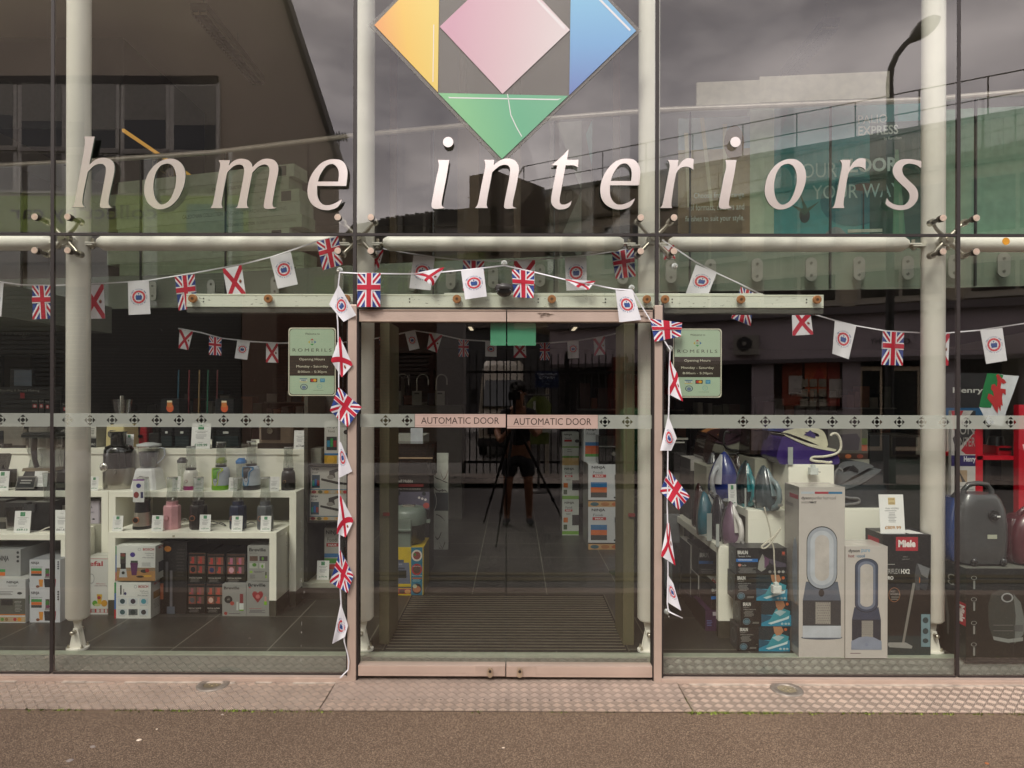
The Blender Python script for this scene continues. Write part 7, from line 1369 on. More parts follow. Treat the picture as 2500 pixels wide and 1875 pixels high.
cable('coiled loop of white braided cable tied above the black iron cartons', [(1903, 1291), (1894, 1305), (1882, 1318), (1865, 1330), (1859, 1337), (1868, 1338), (1880, 1328), (1893, 1310), (1905, 1290), (1890, 1308), (1872, 1322), (1860, 1333)], .175, WC, .0045)
def plug(lab, px, py, Y):
    c = P(px, py, Y); m = MB(); m.box(c.x - .025, c.x + .025, Y - .02, Y + .02, c.z - .022, c.z + .022, M('c9cdc8', .35)); m.box(c.x - .012, c.x + .012, Y - .012, Y + .012, c.z + .022, c.z + .04, M('c9cdc8', .35))
    for d_ in (-.012, .012): m.box(c.x + .025, c.x + .043, Y + d_ - .003, Y + d_ + .003, c.z - .008, c.z - .002, CHR)
    return tag(m.obj('mains_plug', o=c, bevel=.004), lab, 'plug')
plug('white mains plug hanging in front of the black iron cartons', 1895, 1438, .17)
plug('white mains plug hanging below the purple steam iron', 1985, 1150, .38)
def steam(name_lab, px0, px1, pyt, pyb, Y, zb, base, top, acc, flip=1, depth=.26, hose='c9c4b4', tip=None):
    x0, x1 = P(px0, pyb, Y).x, P(px1, pyb, Y).x; H_ = (HY - pyt) * (Y + D) / FPX + H - zb; W_2 = x1 - x0; cx = (x0 + x1) / 2
    t = thing('steam_generator_iron', name_lab, 'iron', (cx, Y + depth / 2, zb)); f = lambda u, v: (x0 + W_2 * (u if flip > 0 else 1 - u), zb + H_ * v)
    m = MB(); pr = [(0, .0), (1, .0), (1, .25), (.92, .36), (.45, .50), (.08, .78), (.0, .62)]
    q = smooth_loop([f(u, v) for u, v in pr], 3); m.hexa([(a, Y, b_) for a, b_ in q], [(a, Y + depth, b_) for a, b_ in q], M(base, .25, coat=.5)); m.obj('base', t, bevel=.008)
    m = MB(); q = smooth_loop([f(u, v) for u, v in [(.06, .84), (.10, .78), (.5, .50), (.93, .36), (.96, .42), (.5, .58)]], 3); m.hexa([(a, Y - .004, b_) for a, b_ in q], [(a, Y + depth + .004, b_) for a, b_ in q], M(top, .3)); m.obj('rest_plate', t)
    m = MB(); q = smooth_loop([f(u, v) for u, v in [(.10, .88), (.22, .84), (.55, .64), (.88, .44), (.86, .80), (.74, .98), (.45, 1.0), (.25, .96)]], 3); h_ = [f(u, v) for u, v in [(.50, .86), (.62, .79), (.74, .75), (.73, .83), (.64, .88), (.55, .89)]]; h_ = smooth_loop(h_, 3)
    vs, fs = fill_loops([q, h_]); y0, y1 = Y + depth * .22, Y + depth * .78
    m.add([(a, y0, b_) for a, b_ in vs], fs, M(top, .3, coat=.3)); m.add([(a, y1, b_) for a, b_ in vs], [k[::-1] for k in fs], M(top, .3, coat=.3))
    for l in (q, h_): n2 = len(l); m.add([(a, y0, b_) for a, b_ in l] + [(a, y1, b_) for a, b_ in l], [[i, (i + 1) % n2, (i + 1) % n2 + n2, i + n2] for i in range(n2)], M(acc, .3))
    m.obj('iron_body', t)
    m = MB(); a, b_ = f(.56, .84); m.hexa([(a - .03, y0 - .004, b_ - .008), (a + .04, y0 - .004, b_ - .03), (a + .045, y0 - .004, b_ - .01), (a + .01, y0 - .004, b_ + .022)], [(a - .03, y0 + .01, b_ - .008), (a + .04, y0 + .01, b_ - .03), (a + .045, y0 + .01, b_ - .01), (a + .01, y0 + .01, b_ + .022)], M(acc, .3)); m.obj('grip_button', t)
    hp = [f(u, v) for u, v in [(.86, .80), (.95, .86), (1.02, .70), (1.03, .45), (.95, .30), (.75, .22), (.55, .20), (.52, .12), (.7, .08), (.9, .12)]]
    q = smooth_loop(hp, 5)[:-5]; m = MB(); m.tube([(a, Y - .012, b_) for a, b_ in q], .008, M(hose, .6, var=.35, scale=160), 8); m.obj('steam_hose', t)
    return t
YS = .46
steam('purple and cream steam generator iron on the tall white plinth', 1905, 2046, 1044, 1133, YS, ZT3, '3a2a66', 'c2bfa8', '3c3466')
steam('black and grey steam generator iron with a spotted hose on the white plinth', 2037, 2158, 1126, 1241, .5, zb1 + .002, '303437', '5e6163', '1c1c1e', flip=-1, hose='6a6a6a')
steam('brown steam generator iron with a copper edge at the back of the iron tables', 1722, 1800, 1046, 1128, 1.25, ZP(1128, 1.25), '2a1c18', '3a2422', 'a06a40', hose='3a3431')
steam('dark plum steam generator iron with a white base beside the copper edged one', 1768, 1838, 1042, 1112, 1.0, ZP(1112, 1.0), '8f8e80', '3a2830', '2a2022', flip=-1, hose='2c2a28')
for k, (a, b_, yt, yb_, col, lab) in enumerate(((1832, 1882, 1048, 1108, '2c221c', 'smoky brown boxed steam iron on the stepped tables'), (1874, 1915, 1050, 1118, '1e2026', 'black boxed steam iron with a blue lid beside the purple steam iron'))):
    block('steam_generator_box', lab, 'iron', a, b_, yt, yb_, .75 - k * .1, ZP(yb_, .75 - k * .1), .25, M(col, .2, coat=.5), (('lid', 'lid', .9, .03, M(('4a3a30', '3a4a7a')[k], .3)),), bevel=.02, taper=.85)
m = MB(); m.box(P(1700, 1128, 1.24).x, P(1840, 1128, 1.24).x, .98, 1.55, FI, ZP(1128, 1.25) - .002, TG); tag(m.obj('plinth_block', o=(P(1770, 1128, 1.24).x, 1, FI)), 'grey plinth behind the iron tables carrying the brown steam irons', 'plinth')
m = MB(); m.box(P(1832, 1108, .74).x, RC - .01, .66, .97, .873, ZP(1118, .66) - .001, TG); tag(m.obj('plinth_block', o=(P(1860, 1108, .74).x, .8, .873)), 'low grey step on the middle iron table under the boxed irons', 'plinth')
price(1779, 1799, 1181, 1217, .56, ZM, '£29.99', 'price card between the royal blue and the teal irons', group=None)
for a, b_, yt, yb_, Yc, zz, lab in ((1703, 1717, 1246, 1294, .80, Z1, 'slim clear card holder left of the teal iron'), (1726, 1738, 1252, 1304, .60, Z1, 'slim clear card holder left of the navy iron'), (1748, 1756, 1278, 1320, .44, Z1, 'slim clear card holder in front of the navy iron'), (1818, 1822, 1190, 1228, .5, ZM, 'slim clear card holder in front of the black and teal iron'), (1924, 1936, 1090, 1131, .44, ZT3, 'slim clear card holder in front of the purple steam iron')):
    m = MB(); x0, x1 = P(a, yb_, Yc - .03).x, P(b_, yb_, Yc - .03).x; zt = ZP(yt, Yc - .03); m.box(x0, x1, Yc - .03, Yc - .027, zz, zt, M('9fa4a0', .3, var=.05)); m.box(x0, x1, Yc - .03, Yc, zz, zz + .003, JAR); tag(m.obj('card_holder', o=(x0, Yc, zz)), lab, 'card holder', 'slim clear card holders')
def braun(big=False):
    if big: return [('t', 'BRAUN', .03, .10, .23, .24, 'cfcfc9', bt), ('t', 'TexStyle 7 Pro', .03, .29, .29, .36, 'b9b9b4'), ('r', 0, .41, .43, .53, '1f64a8'), ('l', .04, .44, .36, .50, 1, 'c9d4de'), ('c', .07, .65, .03, .05, 'b87a6a'), ('t', 'SteamGlide', .11, .62, .20, .69, 'a9a9a4'), ('l', .04, .75, .40, .97, 6, '7a7a76'), ('r', .90, .12, .97, .28, '6a3a2c'), ('c', .935, .19, .025, .05, 'b8482c'), ('p', [(.52, .22), (.60, .45), (.58, .80), (.50, .90), (.43, .80), (.45, .50)], '8f9088'), ('p', [(.54, .28), (.66, .42), (.64, .62), (.56, .78), (.56, .4)], '5a3a56'), ('p', [(.66, .40), (.98, .58), (1, .72), (.80, .72), (.66, .55)], '46404e'), ('c', .67, .90, .03, .05, '7a7a76'), ('c', .76, .90, .03, .05, '7a7a76'), ('c', .85, .90, .03, .05, '9a9a94'), ('c', .93, .90, .03, .05, '9a9a94')]
    return [('t', 'BRAUN', .05, .06, .20, .20, 'cfcfc9', bt), ('t', 'TexStyle 5', .05, .23, .17, .28, 'a9a9a4'), ('r', .41, .0, 1, 1, '10242c'), ('r', .41, .55, 1, 1, '1c7f9c'), ('p', [(.41, .52), (.7, .62), (.41, .88)], '124a60'), ('p', [(.54, .88), (.70, .30), (.80, .26), (.98, .40), (.96, .68), (.88, .72)], '2f8a98'), ('p', [(.54, .88), (.88, .66), (.96, .58), (.95, .70), (.60, .93)], 'b9cfd2'), ('p', [(.66, .45), (.76, .34), (.90, .42), (.78, .60)], '9ab4b8'), ('p', [(.68, .0), (.84, .0), (.88, .18), (.82, .34), (.74, .36), (.70, .22)], 'a87858'), ('c', .92, .12, .03, .06, 'b85a2c'), ('t', 'PRECISION', .06, .32, .30, .36, '9a9a96'), ('l', .06, .40, .28, .64, 6, '7a7a76'), ('o', .12, .82, .07, .13, .12, '6a8a98'), ('c', .12, .82, .05, .09, '4a6a78'), ('l', .22, .84, .40, .92, 2, '8a8a86'), ('c', .82, .90, .025, .045, '9ab4b8'), ('c', .89, .90, .025, .045, '9ab4b8'), ('c', .95, .90, .025, .045, '9ab4b8')]
YBR = .22; GB2 = 'black iron cartons stacked by the glass'
st = [(1807 - 7, 1928, 1527, 1587.5, False, 'black iron carton with a teal iron pictured, bottom of its stack by the glass'), (1808, 1931.5, 1465, 1526.6, False, 'black iron carton with a teal iron pictured, third down and jutting right in its stack'), (1794, 1922, 1401, 1464.6, False, 'black iron carton with a teal iron pictured, second from the top of its stack'), (1797, 1920.5, 1336, 1400.6, True, 'black iron carton with a lilac iron pictured, top of its stack')]
for k, (a, b_, yt, yb_, big, lab) in enumerate(st):
    carton('iron_carton', lab, a, b_, yt, yb_, YBR, FI if k == 0 else ZP(yb_, YBR) + .001, .135, '151516', braun(big), side='3f4242', sitems=[('o', .5, .5, .3, .3, .2, '6a7072')], top='2c2c2d', group=GB2, tape=False)
def dfan(cx, v0, v1, rw, hole, c1, c2, c3, basecol, cut):
    """bladeless fan picture: tall oval ring on a perforated drum"""
    it = []; n = 16; h = cut - v0; r_ = rw * .5; asp = .27
    def stad(rx, ry0, ry1, c):
        pts = [(cx + rx * math.cos(PI * k / n), ry0 + rx * asp * (1 - math.sin(PI * k / n)) * 1.0) for k in range(n + 1)] + [(cx - rx * math.cos(PI * k / n), ry1 - rx * asp * (1 - math.sin(PI * k / n))) for k in range(n + 1)]
        return ('p', pts[::-1], c)
    it += [('p', [(cx - rw * .55, cut - .04), (cx + rw * .55, cut - .04), (cx + rw * .66, cut + .07), (cx + rw * .66, v1 - .02), (cx - rw * .66, v1 - .02), (cx - rw * .66, cut + .07)], basecol), ('r', cx - rw * .66, cut + .07, cx + rw * .66, v1 - .09, c3), ('r', cx - rw * .22, cut + .08, cx + rw * .30, v1 - .10, '8f8b84'), ('c', cx, v1 - .02, rw * .72, .012, basecol), ('r', cx - rw * .66, v1 - .09, cx + rw * .66, v1 - .02, c2)]
    it += [stad(r_ * 1.06, v0 - .006, cut + .006, '1f2226'), stad(r_ * 1.02, v0, cut, c1), stad(r_ * .80, v0 + .02, cut - .02, c2), stad(hole, v0 + .045, cut - .045, 'b6b0aa')]
    return it
YD = .12
it = [('r', .04, .027, .34, .040, 'a9b4bc'), ('r', .34, .027, .64, .040, '9a2f3c'), ('r', .64, .027, .94, .040, '1f6a94'), ('t', 'dyson', .05, .055, .27, .078, '1c1c1c', bt), ('t', 'purifier hot+cool', .29, .055, .80, .078, '3a3a3c'), ('t', 'auto', .05, .083, .20, .096, '3a3a3c'), ('t', 'react', .205, .081, .38, .096, '1c1c1c', {'b': .03, 'i': .2})] + dfan(.50, .236, .905, .63, .156, '9aa0a8', 'b3b8bf', '34363a', '535b68', .596) + [('c', .49, .622, .062, .022, '17181a')]
for r_ in range(9):
    for c_2 in range(7): it.append(('c', .40 + c_2 * .04 + (r_ % 2) * .02, .68 + r_ * .015, .008, .0026, '34353a', 6))
carton('fan_carton', 'tall pale carton with a purifying fan pictured, larger of the two by the glass', 1950, 2062, 1187, 1604.5, YD, FI + .006, .20, 'bab4ae', it, side='8d8882', sitems=[('r', .35, .05, .95, .075, '8a3a44'), ('t', 'dyson', .1, .10, .6, .14, '3a3a3c'), ('p', [(.75, .30), (.86, .34), (.9, .44), (.9, .60), (.84, .68), (.74, .70), (.62, .66), (.56, .56), (.56, .42), (.64, .33)], '7a818a'), ('r', .5, .7, 1, .95, '55585c')], top='b5afa8', rough=.22, tape=False)
it = [('t', 'dyson', .07, .025, .34, .062, '1c1c1c', bt), ('t', 'pure', .38, .025, .58, .062, '3f8ab0'), ('t', 'hot', .07, .072, .21, .10, '7a2a30', bt), ('t', '+', .23, .078, .27, .096, '7aa0b0'), ('t', 'cool', .28, .072, .46, .10, '1f5f80', bt)] + dfan(.50, .113, .93, .52, .15, '3c4458', '6d7587', '262a36', '3a4154', .585) + [('p', [(.14, .85), (.32, .815), (.50, .805), (.68, .815), (.86, .85), (.86, .925), (.14, .925)], '838b9c'), ('o', .5, .88, .025, .011, .3, '5a678a'), ('l', .1, .955, .4, .97, 1, '6a4a54')]
for r_ in range(9):
    for c_2 in range(7): it.append(('c', .39 + c_2 * .042 + (r_ % 2) * .02, .66 + r_ * .016, .008, .003, '20243a', 6))
carton('fan_carton', 'shorter pale carton with a dark blue fan pictured, by the glass', 2063.5, 2166.5, 1331, 1605.6, .11, FI + .006, .18, 'bcb6b0', it, side='8d8882', top='b9b3ac', rough=.22, tape=False)
YV = .155
it = [('r', .27, .02, .73, .135, 'a02430'), ('t', 'Miele', .32, .045, .68, .105, 'e0d8d4', {'b': .05}), ('t', 'MADE IN', .42, .18, .52, .19, '8a8a86'), ('t', 'GERMANY', .40, .20, .56, .21, '8a8a86'), ('r', .0, .245, .25, .25, '9a9a94'), ('t', 'TRIFLEX', .06, .285, .36, .325, 'a9a9a4'), ('t', 'HX2', .38, .285, .56, .325, 'd8d8d4', bt), ('t', 'PRO', .06, .345, .22, .375, 'd8d8d4', bt), ('o', .24, .50, .12, .06, .06, 'a06a44'), ('t', 'MOST', .16, .465, .26, .48, '9a9a96'), ('t', 'POWERFUL', .16, .488, .36, .503, '9a9a96'), ('l', .16, .515, .34, .55, 2, '7a7a76'), ('r', 0, .84, 1, 1, '1f2c2e'), ('p', [(.62, .40), (.68, .40), (.45, .90), (.40, .90)], '77756f'), ('p', [(.70, .24), (.80, .245), (.86, .28), (.76, .46), (.68, .46), (.66, .34)], '3f4042'), ('p', [(.72, .24), (.98, .28), (.92, .38), (.80, .33)], '6c6e70'), ('p', [(.79, .33), (.96, .37), (.90, .47), (.76, .44)], '303236'), ('r', .755, .355, .77, .40, 'b0683c'), ('p', [(.12, .895), (.48, .895), (.62, .925), (.60, .945), (.14, .935), (.10, .915)], '8a8a86'), ('r', .80, .66, .99, .93, '6d8890'), ('c', .89, .71, .06, .025, '2c3a3e'), ('c', .89, .80, .06, .025, '2c3a3e'), ('c', .89, .88, .06, .02, '2c3a3e')]
carton('vacuum_carton', 'tall black cordless vacuum carton with a red label and silver vacuum pictured', 2155, 2272, 1302, 1597, YV, FI + .006, .19, '141516', it, side='1d1e1f', sitems=[('r', .15, .05, .8, .2, '9a2430'), ('t', 'Miele', .22, .09, .74, .15, 'd8d0cc', {'b': .05})], top='26272a', tape=False)
m = MB(); zv = ZP(1302, YV); m.add([(P(2225, 1300, YV).x, YV + .02, zv + .001), (P(2262, 1300, YV).x, YV + .02, zv + .001), (P(2262, 1300, YV).x - .02, YV + .13, zv + .001), (P(2225, 1300, YV).x - .02, YV + .13, zv + .001)], [(0, 1, 2, 3)], PAPER); tag(m.obj('paper_sheet', o=(P(2240, 1300, YV).x, YV, zv)), 'white paper lying on top of the black cordless vacuum carton', 'paper')
price(2150, 2210, 1206, 1290, YV + .015, zv + .001, '£809.99', 'large white price card £809.99 with gold lettering on the black vacuum carton', 'a8762a', .085, 'y', None)
YW = .07
it = [('p', [(.38, .62), (.36, .40), (.42, .27), (.56, .22), (.70, .24), (.84, .34), (.90, .55), (.88, .72), (.70, .80), (.46, .76)], '2c3230'), ('p', [(.78, .27), (.90, .36), (.97, .55), (.95, .70), (.80, .80), (.82, .5)], '5f6462'), ('o', .68, .31, .10, .05, .25, '8a8f90'), ('c', .68, .31, .06, .03, '1c1e20'), ('r', .45, .60, .78, .605, '6a6c68'), ('r', .45, .66, .78, .665, '6a6c68'), ('p', [(.44, .72), (.70, .75), (.94, .73), (.94, .77), (.70, .79), (.46, .76)], '7a7f7c'), ('r', .80, .60, .94, .67, '4a4e4e'), ('r', .78, 0, .783, 1, '3c3e3c'), ('t', 'Complete', 1.10, .09, 1.19, .33, 'b5b8b4', {'rot': 90}), ('t', 'C3', 1.00, .09, 1.08, .165, 'c9ccc8', {'rot': 90, 'b': .02}), ('t', 'Comfort', 1.14, .80, 1.20, .92, 'a5a8a4', {'rot': 90}), ('r', 1.27, .40, 1.5, .62, 'a02430')]
it += [('o', .13, v, .045, .02, .15, '9a9d9a') for v in (.10, .33, .58, .81)] + [('r', .12, v + .03, .15, v + .12, '7a7d7a') for v in (.10, .33, .58, .81)]
it = [tuple([i[0]] + [(a / 1.5 if (j in (0, 2) and isinstance(a, (int, float))) else a) for j, a in enumerate(i[1:])]) if i[0] in ('r',) else i for i in it]
def sc15(i):
    k = i[0]
    if k == 'p': return ('p', [(u / 1.5, v) for u, v in i[1]], i[2])
    if k in ('o', 'c'): return (k, i[1] / 1.5, i[2], i[3] / 1.5) + tuple(i[4:])
    if k == 't': return ('t', i[1], i[2] / 1.5, i[3], i[4] / 1.5, i[5]) + tuple(i[6:])
    return i
it = [sc15(i) for i in it]
carton('vacuum_carton', 'wide black vacuum cleaner carton lettered sideways, at the bottom right corner', 2358, 2580, 1384, 1621, YW, FI - .0, .24, '121514', it, side='14201f', sitems=[('t', 'C3', .35, .12, .75, .24, 'a5a8a4', {'rot': 90}), ('r', .72, .38, 1., .62, '9a2430'), ('t', 'Miele', .76, .41, .96, .59, 'd8d0cc', {'rot': 90, 'b': .05}), ('p', [(.12, .22), (.3, .35), (.42, .6), (.40, .8), (.34, .8), (.30, .55)], '5a605e')], top='6a6a62', tape=False)
zc = ZP(1384, YW)
def vacuum(lab, px0, px1, pyt, col, side, dx=0):
    x0, x1 = P(px0, 1380, YW).x, P(px1, 1380, YW).x; h = ZP(pyt, YW + .03) - zc; cx = (x0 + x1) / 2 + .012; w = (x1 - x0) / 2; yb_ = YW + .13; G_ = M(col, .35, coat=.3)
    t = thing('vacuum_cleaner', lab, 'vacuum cleaner', (cx, yb_, zc + .002), 'upright stored cylinder vacuums'); S_ = M(side, .2, coat=.6)
    prof = [(.03, .80, .9), (.10, .90, 1.), (.3, .95, 1.), (.5, .94, 1.), (.68, .86, .95), (.80, .72, .85), (.86, .60, .7)]
    def sec(k, d, z, s=1.): return [V((cx + math.copysign(abs(math.cos(a)) ** .6, math.cos(a)) * w * k * s, yb_ + math.copysign(abs(math.sin(a)) ** .5, math.sin(a)) * .10 * d, zc + z * h)) for a in [2 * PI * q / 28 for q in range(28)]]
    m = MB(); m.loft([sec(k, d, z) for z, k, d in prof], G_); m.obj('body', t)
    m = MB(); m.loft([[p + V((-.022, .035, 0)) for p in sec(k, d, z)] for z, k, d in prof[:-1]], S_); m.obj('side_shell', t)
    m = MB(); m.tube([(cx - w * .50, yb_ - .02, zc + h * .80), (cx - w * .50, yb_ - .02, zc + h * .90), (cx - w * .32, yb_ - .02, zc + h * .97), (cx, yb_ - .02, zc + h * .985), (cx + w * .32, yb_ - .02, zc + h * .97), (cx + w * .50, yb_ - .02, zc + h * .90), (cx + w * .50, yb_ - .02, zc + h * .80)], .015, G_, 12); m.obj('carry_handle', t)
    m = MB(); c = V((cx + w * .22, yb_ - .10, zc + h * .62)); m.cyl(c + V((0, .01, 0)), c - V((0, .008, 0)), .032, .030, M('19191a', .3), 24); m.sphere(c - V((0, .014, .004)), .020, M('222324', .2), 8); m.box(c.x - .004, c.x + .014, c.y - .036, c.y - .032, c.z - .004, c.z + .004, PAPER); m.obj('castor', t)
    for sx in (-.42, .62): m = MB(); m.sphere((cx + w * sx, yb_ - .085, zc + .028), .027, M('1a1a1b', .25), 10, .8, .9, 1.); m.obj('castor', t)
    m = MB(); m.box(cx + w * .0, cx + w * .33, yb_ - .1035, yb_ - .1015, zc + h * .34, zc + h * .39, M('a5a896', .5)); m.obj('rating_plate', t)
    return t
vacuum('grey vacuum cleaner with a blue shell standing upright on the wide black carton', 2345, 2484, 1178, '3a3b3c', '16366e')
vacuum('dark red vacuum cleaner cut by the right edge, on the wide black carton', 2487, 2620, 1240, '4a1620', '3a0f18')
GU = 'appliance cartons under the iron tables'
def plain_box(lab, a, b_, yt, yb_, Y, zb, col, it, depth=.3, side='2f2d2c'): return carton('appliance_carton', lab, a, b_, yt, yb_, Y, zb, depth, col, it, side=side, group=GU, tape=False)
xw = lambda px, Y: P(px, 1300, Y).x
plain_box('purple appliance carton on the floor beneath the low iron table', 1722, 1752, 1487, 1552, .55, FI, '3c2440', [('r', .6, .1, .95, .28, 'b0a8b0'), ('l', .1, .5, .6, .8, 4, '5a6a9a')])
plain_box('black iron carton with a blue stripe beneath the low iron table', 1736, 1753, 1430, 1486, .55, ZP(1487, .55), '1b1b1c', [('t', 'BR', .1, .1, .9, .22, 'b9b9b4'), ('r', 0, .42, 1, .55, '1f64a8')])
plain_box('white and red appliance carton second in the stack beneath the low iron table', 1704, 1750, 1404, 1470, .82, ZP(1470, .82), 'b5b2ac', [('t', 'Tefal', .45, .1, .98, .28, 'a02430', bt), ('r', 0, .5, 1, 1, '2c2a2a')])
plain_box('dark blue appliance carton at the base of the stack beneath the low iron table', 1700, 1728, 1471, 1532, .82, FI, '23263e', [('r', .2, .2, .8, .4, '5a5a7a')])
plain_box('black iron carton under the top of the low iron table', 1706, 1750, 1338, 1403, .82, ZP(1404, .82), '1d1c1c', [('t', 'BRAUN', .05, .15, .55, .32, 'b9b9b4', bt), ('r', 0, .45, .8, .56, '1f5a98'), ('l', .1, .75, .9, .95, 3, '6a6a66')])
plain_box('tall white appliance carton lettered sideways, left of the low iron table', 1685, 1703, 1330, 1487, 1.0, FI, 'b0ada6', [('t', 'TOWER', .25, .05, .8, .3, '2a2a2a', {'rot': 90}), ('r', 0, .45, 1, .5, '3a3a3a'), ('c', .5, .9, .3, .05, '6a5a50')])
plain_box('tall dark appliance carton lettered sideways, farthest left beneath the iron tables', 1657, 1678, 1338, 1452, 1.25, FI, '33322f', [('t', 'TOWER', .25, .25, .8, .6, 'b0b0aa', {'rot': 90})])
block('oven', 'dark built in oven with a steel frame behind the right opening hours sign', 'oven', 1608, 1678, 1068, 1146, 1.6, ZP(1146, 1.6), .4, M('1b1a19', .2, coat=.5), (('frame', 'panel', -.02, .0, 1.02, .06, '8f8c84'), ('door_handle', 'panel', .0, .12, .9, .16, 'a9a69e')))
m = MB(); m.box(xw(1600, 1.6), xw(1682, 1.6), 1.62, 2.1, FI, ZP(1146, 1.6) - .001, M('55534c', .6)); tag(m.obj('cabinet', o=(xw(1640, 1.6), 1.8, FI)), 'grey cabinet below the built in oven', 'cabinet')
block('appliance_screen', 'blank pale grey panel beside the white and red appliance cartons', 'panel', 1624, 1660, 1256, 1330, 1.45, FI, .05, M('85888a', .5), (), bevel=.002)
plain_box('white carton with red lettering at the back of the iron tables', 1686, 1724, 1120, 1148, 1.3, ZP(1148, 1.3), 'a9a6a0', [('t', 'Te', .6, .3, 1, .9, 'a02430', bt)])
m = MB(); m.box(xw(1684, 1.3), xw(1720, 1.3), 1.3, 1.6, FI, ZP(1148, 1.3) - .001, M('33302e', .6)); tag(m.obj('plinth_block', o=(xw(1700, 1.3), 1.3, FI)), 'dark plinth under the white carton with red lettering', 'plinth')
plain_box('grill carton with food pictures behind the purple steam iron', 2022, 2119, 1046, 1119, 1.1, ZP(1119, 1.1), '55544e', [('t', 'TOWER', .02, .02, .30, .12, '1c1c1c', bt), ('p', [(.3, .18), (.72, .14), (.8, .3), (.76, .7), (.3, .7), (.26, .3)], '26262a'), ('r', .84, .3, .98, .5, '5a6a3a'), ('r', .84, .52, .98, .72, '9a4a34'), ('r', 0, .80, 1, 1, '3a2a24'), ('c', .2, .9, .08, .07, '8a4a34'), ('c', .5, .9, .08, .07, 'a05a34'), ('c', .8, .9, .08, .07, '7a3a2c')])
m = MB(); m.box(xw(2010, 1.1), xw(2122, 1.1), 1.1, 1.5, FI, ZP(1119, 1.1) - .001, M('8d8c80', .6)); tag(m.obj('plinth_block', o=(xw(2060, 1.1), 1.1, FI)), 'grey plinth under the grill carton with food pictures', 'plinth')
block('refrigerator', 'dark tall appliance side behind the black steam generator', 'appliance', 2122, 2172, 1060, 1500, 1.3, FI, .6, M('2d2e2f', .3, .3), (), bevel=.01)
block('microwave', 'black open microwave on the shelf left of the right post', 'microwave', 2175, 2248, 1060, 1112, 1.7, ZP(1112, 1.7), .35, M('26231f', .3), (('door_panel', 'panel', .05, .1, .8, .9, '111111'), ('control_strip', 'panel', .84, .1, .98, .9, '5a5850')))
m = MB(); m.box(xw(2168, 1.7), xw(2262, 1.7), 1.72, 2.1, FI, ZP(1112, 1.7) - .001, M('272d28', .6)); tag(m.obj('cabinet', o=(xw(2210, 1.7), 1.8, FI)), 'dark green cabinet under the open microwave', 'cabinet')
YR = 1.2; RD = M('b81226', .35, coat=.2)
t = thing('vacuum_stand', 'bright red display stand with shelves at the right edge of the photo', 'display stand', (xw(2440, YR), YR, FI))
m = MB(); m.box(xw(2381, YR), xw(2399, YR), YR, YR + .03, FI, ZP(1040, YR), RD); m.obj('post', t)
m = MB(); m.box(xw(2474, YR), xw(2620, YR), YR - .05, YR, FI, ZP(985, YR), RD); art(m, [('t', 'More', .10, .10, .55, .18, 'd8ccc8', bt), ('t', 'Vacuums', .06, .20, .90, .28, 'd8ccc8', bt), ('t', '“Super', .1, .40, .6, .48, 'd8ccc8', bt)], (xw(2474, YR), YR - .05, ZP(985, YR)), (xw(2620, YR) - xw(2474, YR), 0, 0), (0, 0, FI - ZP(985, YR)), (0, -1, 0)); m.obj('side_banner', t)
m = MB(); z = ZP(1110, YR); m.box(xw(2385, YR), xw(2480, YR), YR, YR + .4, z - .03, z, RD); m.obj('shelf', t)
m = MB(); m.box(xw(2399, YR), xw(2480, YR), YR + .40, YR + .42, FI, ZP(1040, YR), M('8d8a80', .6)); m.obj('back_panel', t)
m = MB(); m.box(xw(2399, YR) + .001, xw(2407, YR), YR + .03, YR + .06, FI, ZP(1040, YR), BLK2); m.obj('dark_post', t)
block('tub_vacuum', 'small round red and black vacuum on the shelf of the red stand', 'vacuum cleaner', 2436, 2474, 1086, 1108, YR + .08, z + .001, .2, M('9a1622', .3, coat=.4), (('dome', 'knob', .06, .07, M('151515', .3)), ('hose', 'panel', .1, .2, .9, .5, '1a1a1a')), bevel=.02)
m = MB(); YQ = 1.0; a, b_ = xw(2322, YQ), xw(2381, YQ); m.box(a, b_, YQ, YQ + .03, FI, ZP(1000, YQ), M('b5b2ad', .5))
art(m, [('r', 0, 0, 1, .22, 'a8a4a0'), ('p', [(0, 0), (.5, 0), (.1, .1)], '9a1c2a'), ('p', [(.4, .2), (1, .1), (1, .22), (.6, .22)], '9a1c2a'), ('p', [(.05, .14), (.9, .0), (1, .0), (1, .10), (.2, .20)], '242324'), ('t', 'UN', .35, .06, .95, .12, '8a8682'), ('t', 'NTER', .35, .135, .98, .18, '8a8682'), ('r', 0, .225, 1, .28, '2c2458'), ('t', 'Henry', .52, .23, 1, .265, 'd8d8d8', bt), ('r', .28, .30, .66, .36, '9a8468'), ('p', [(.3, .3), (.5, .34), (.6, .36), (.45, .36)], '2a2a2c'), ('l', .3, .38, .95, .50, 8, '8a8a8a'), ('r', 0, .55, 1, .61, '1f4a8a'), ('r', .05, .64, .5, .72, '4a4a4a'), ('r', .05, .76, .5, .84, '5a5a5a')], (a, YQ, ZP(1000, YQ)), (b_ - a, 0, 0), (0, 0, FI - ZP(1000, YQ)), (0, -1, 0)); tag(m.obj('product_board', o=(a, YQ, FI)), 'white and red vacuum product board beside the right post', 'board')
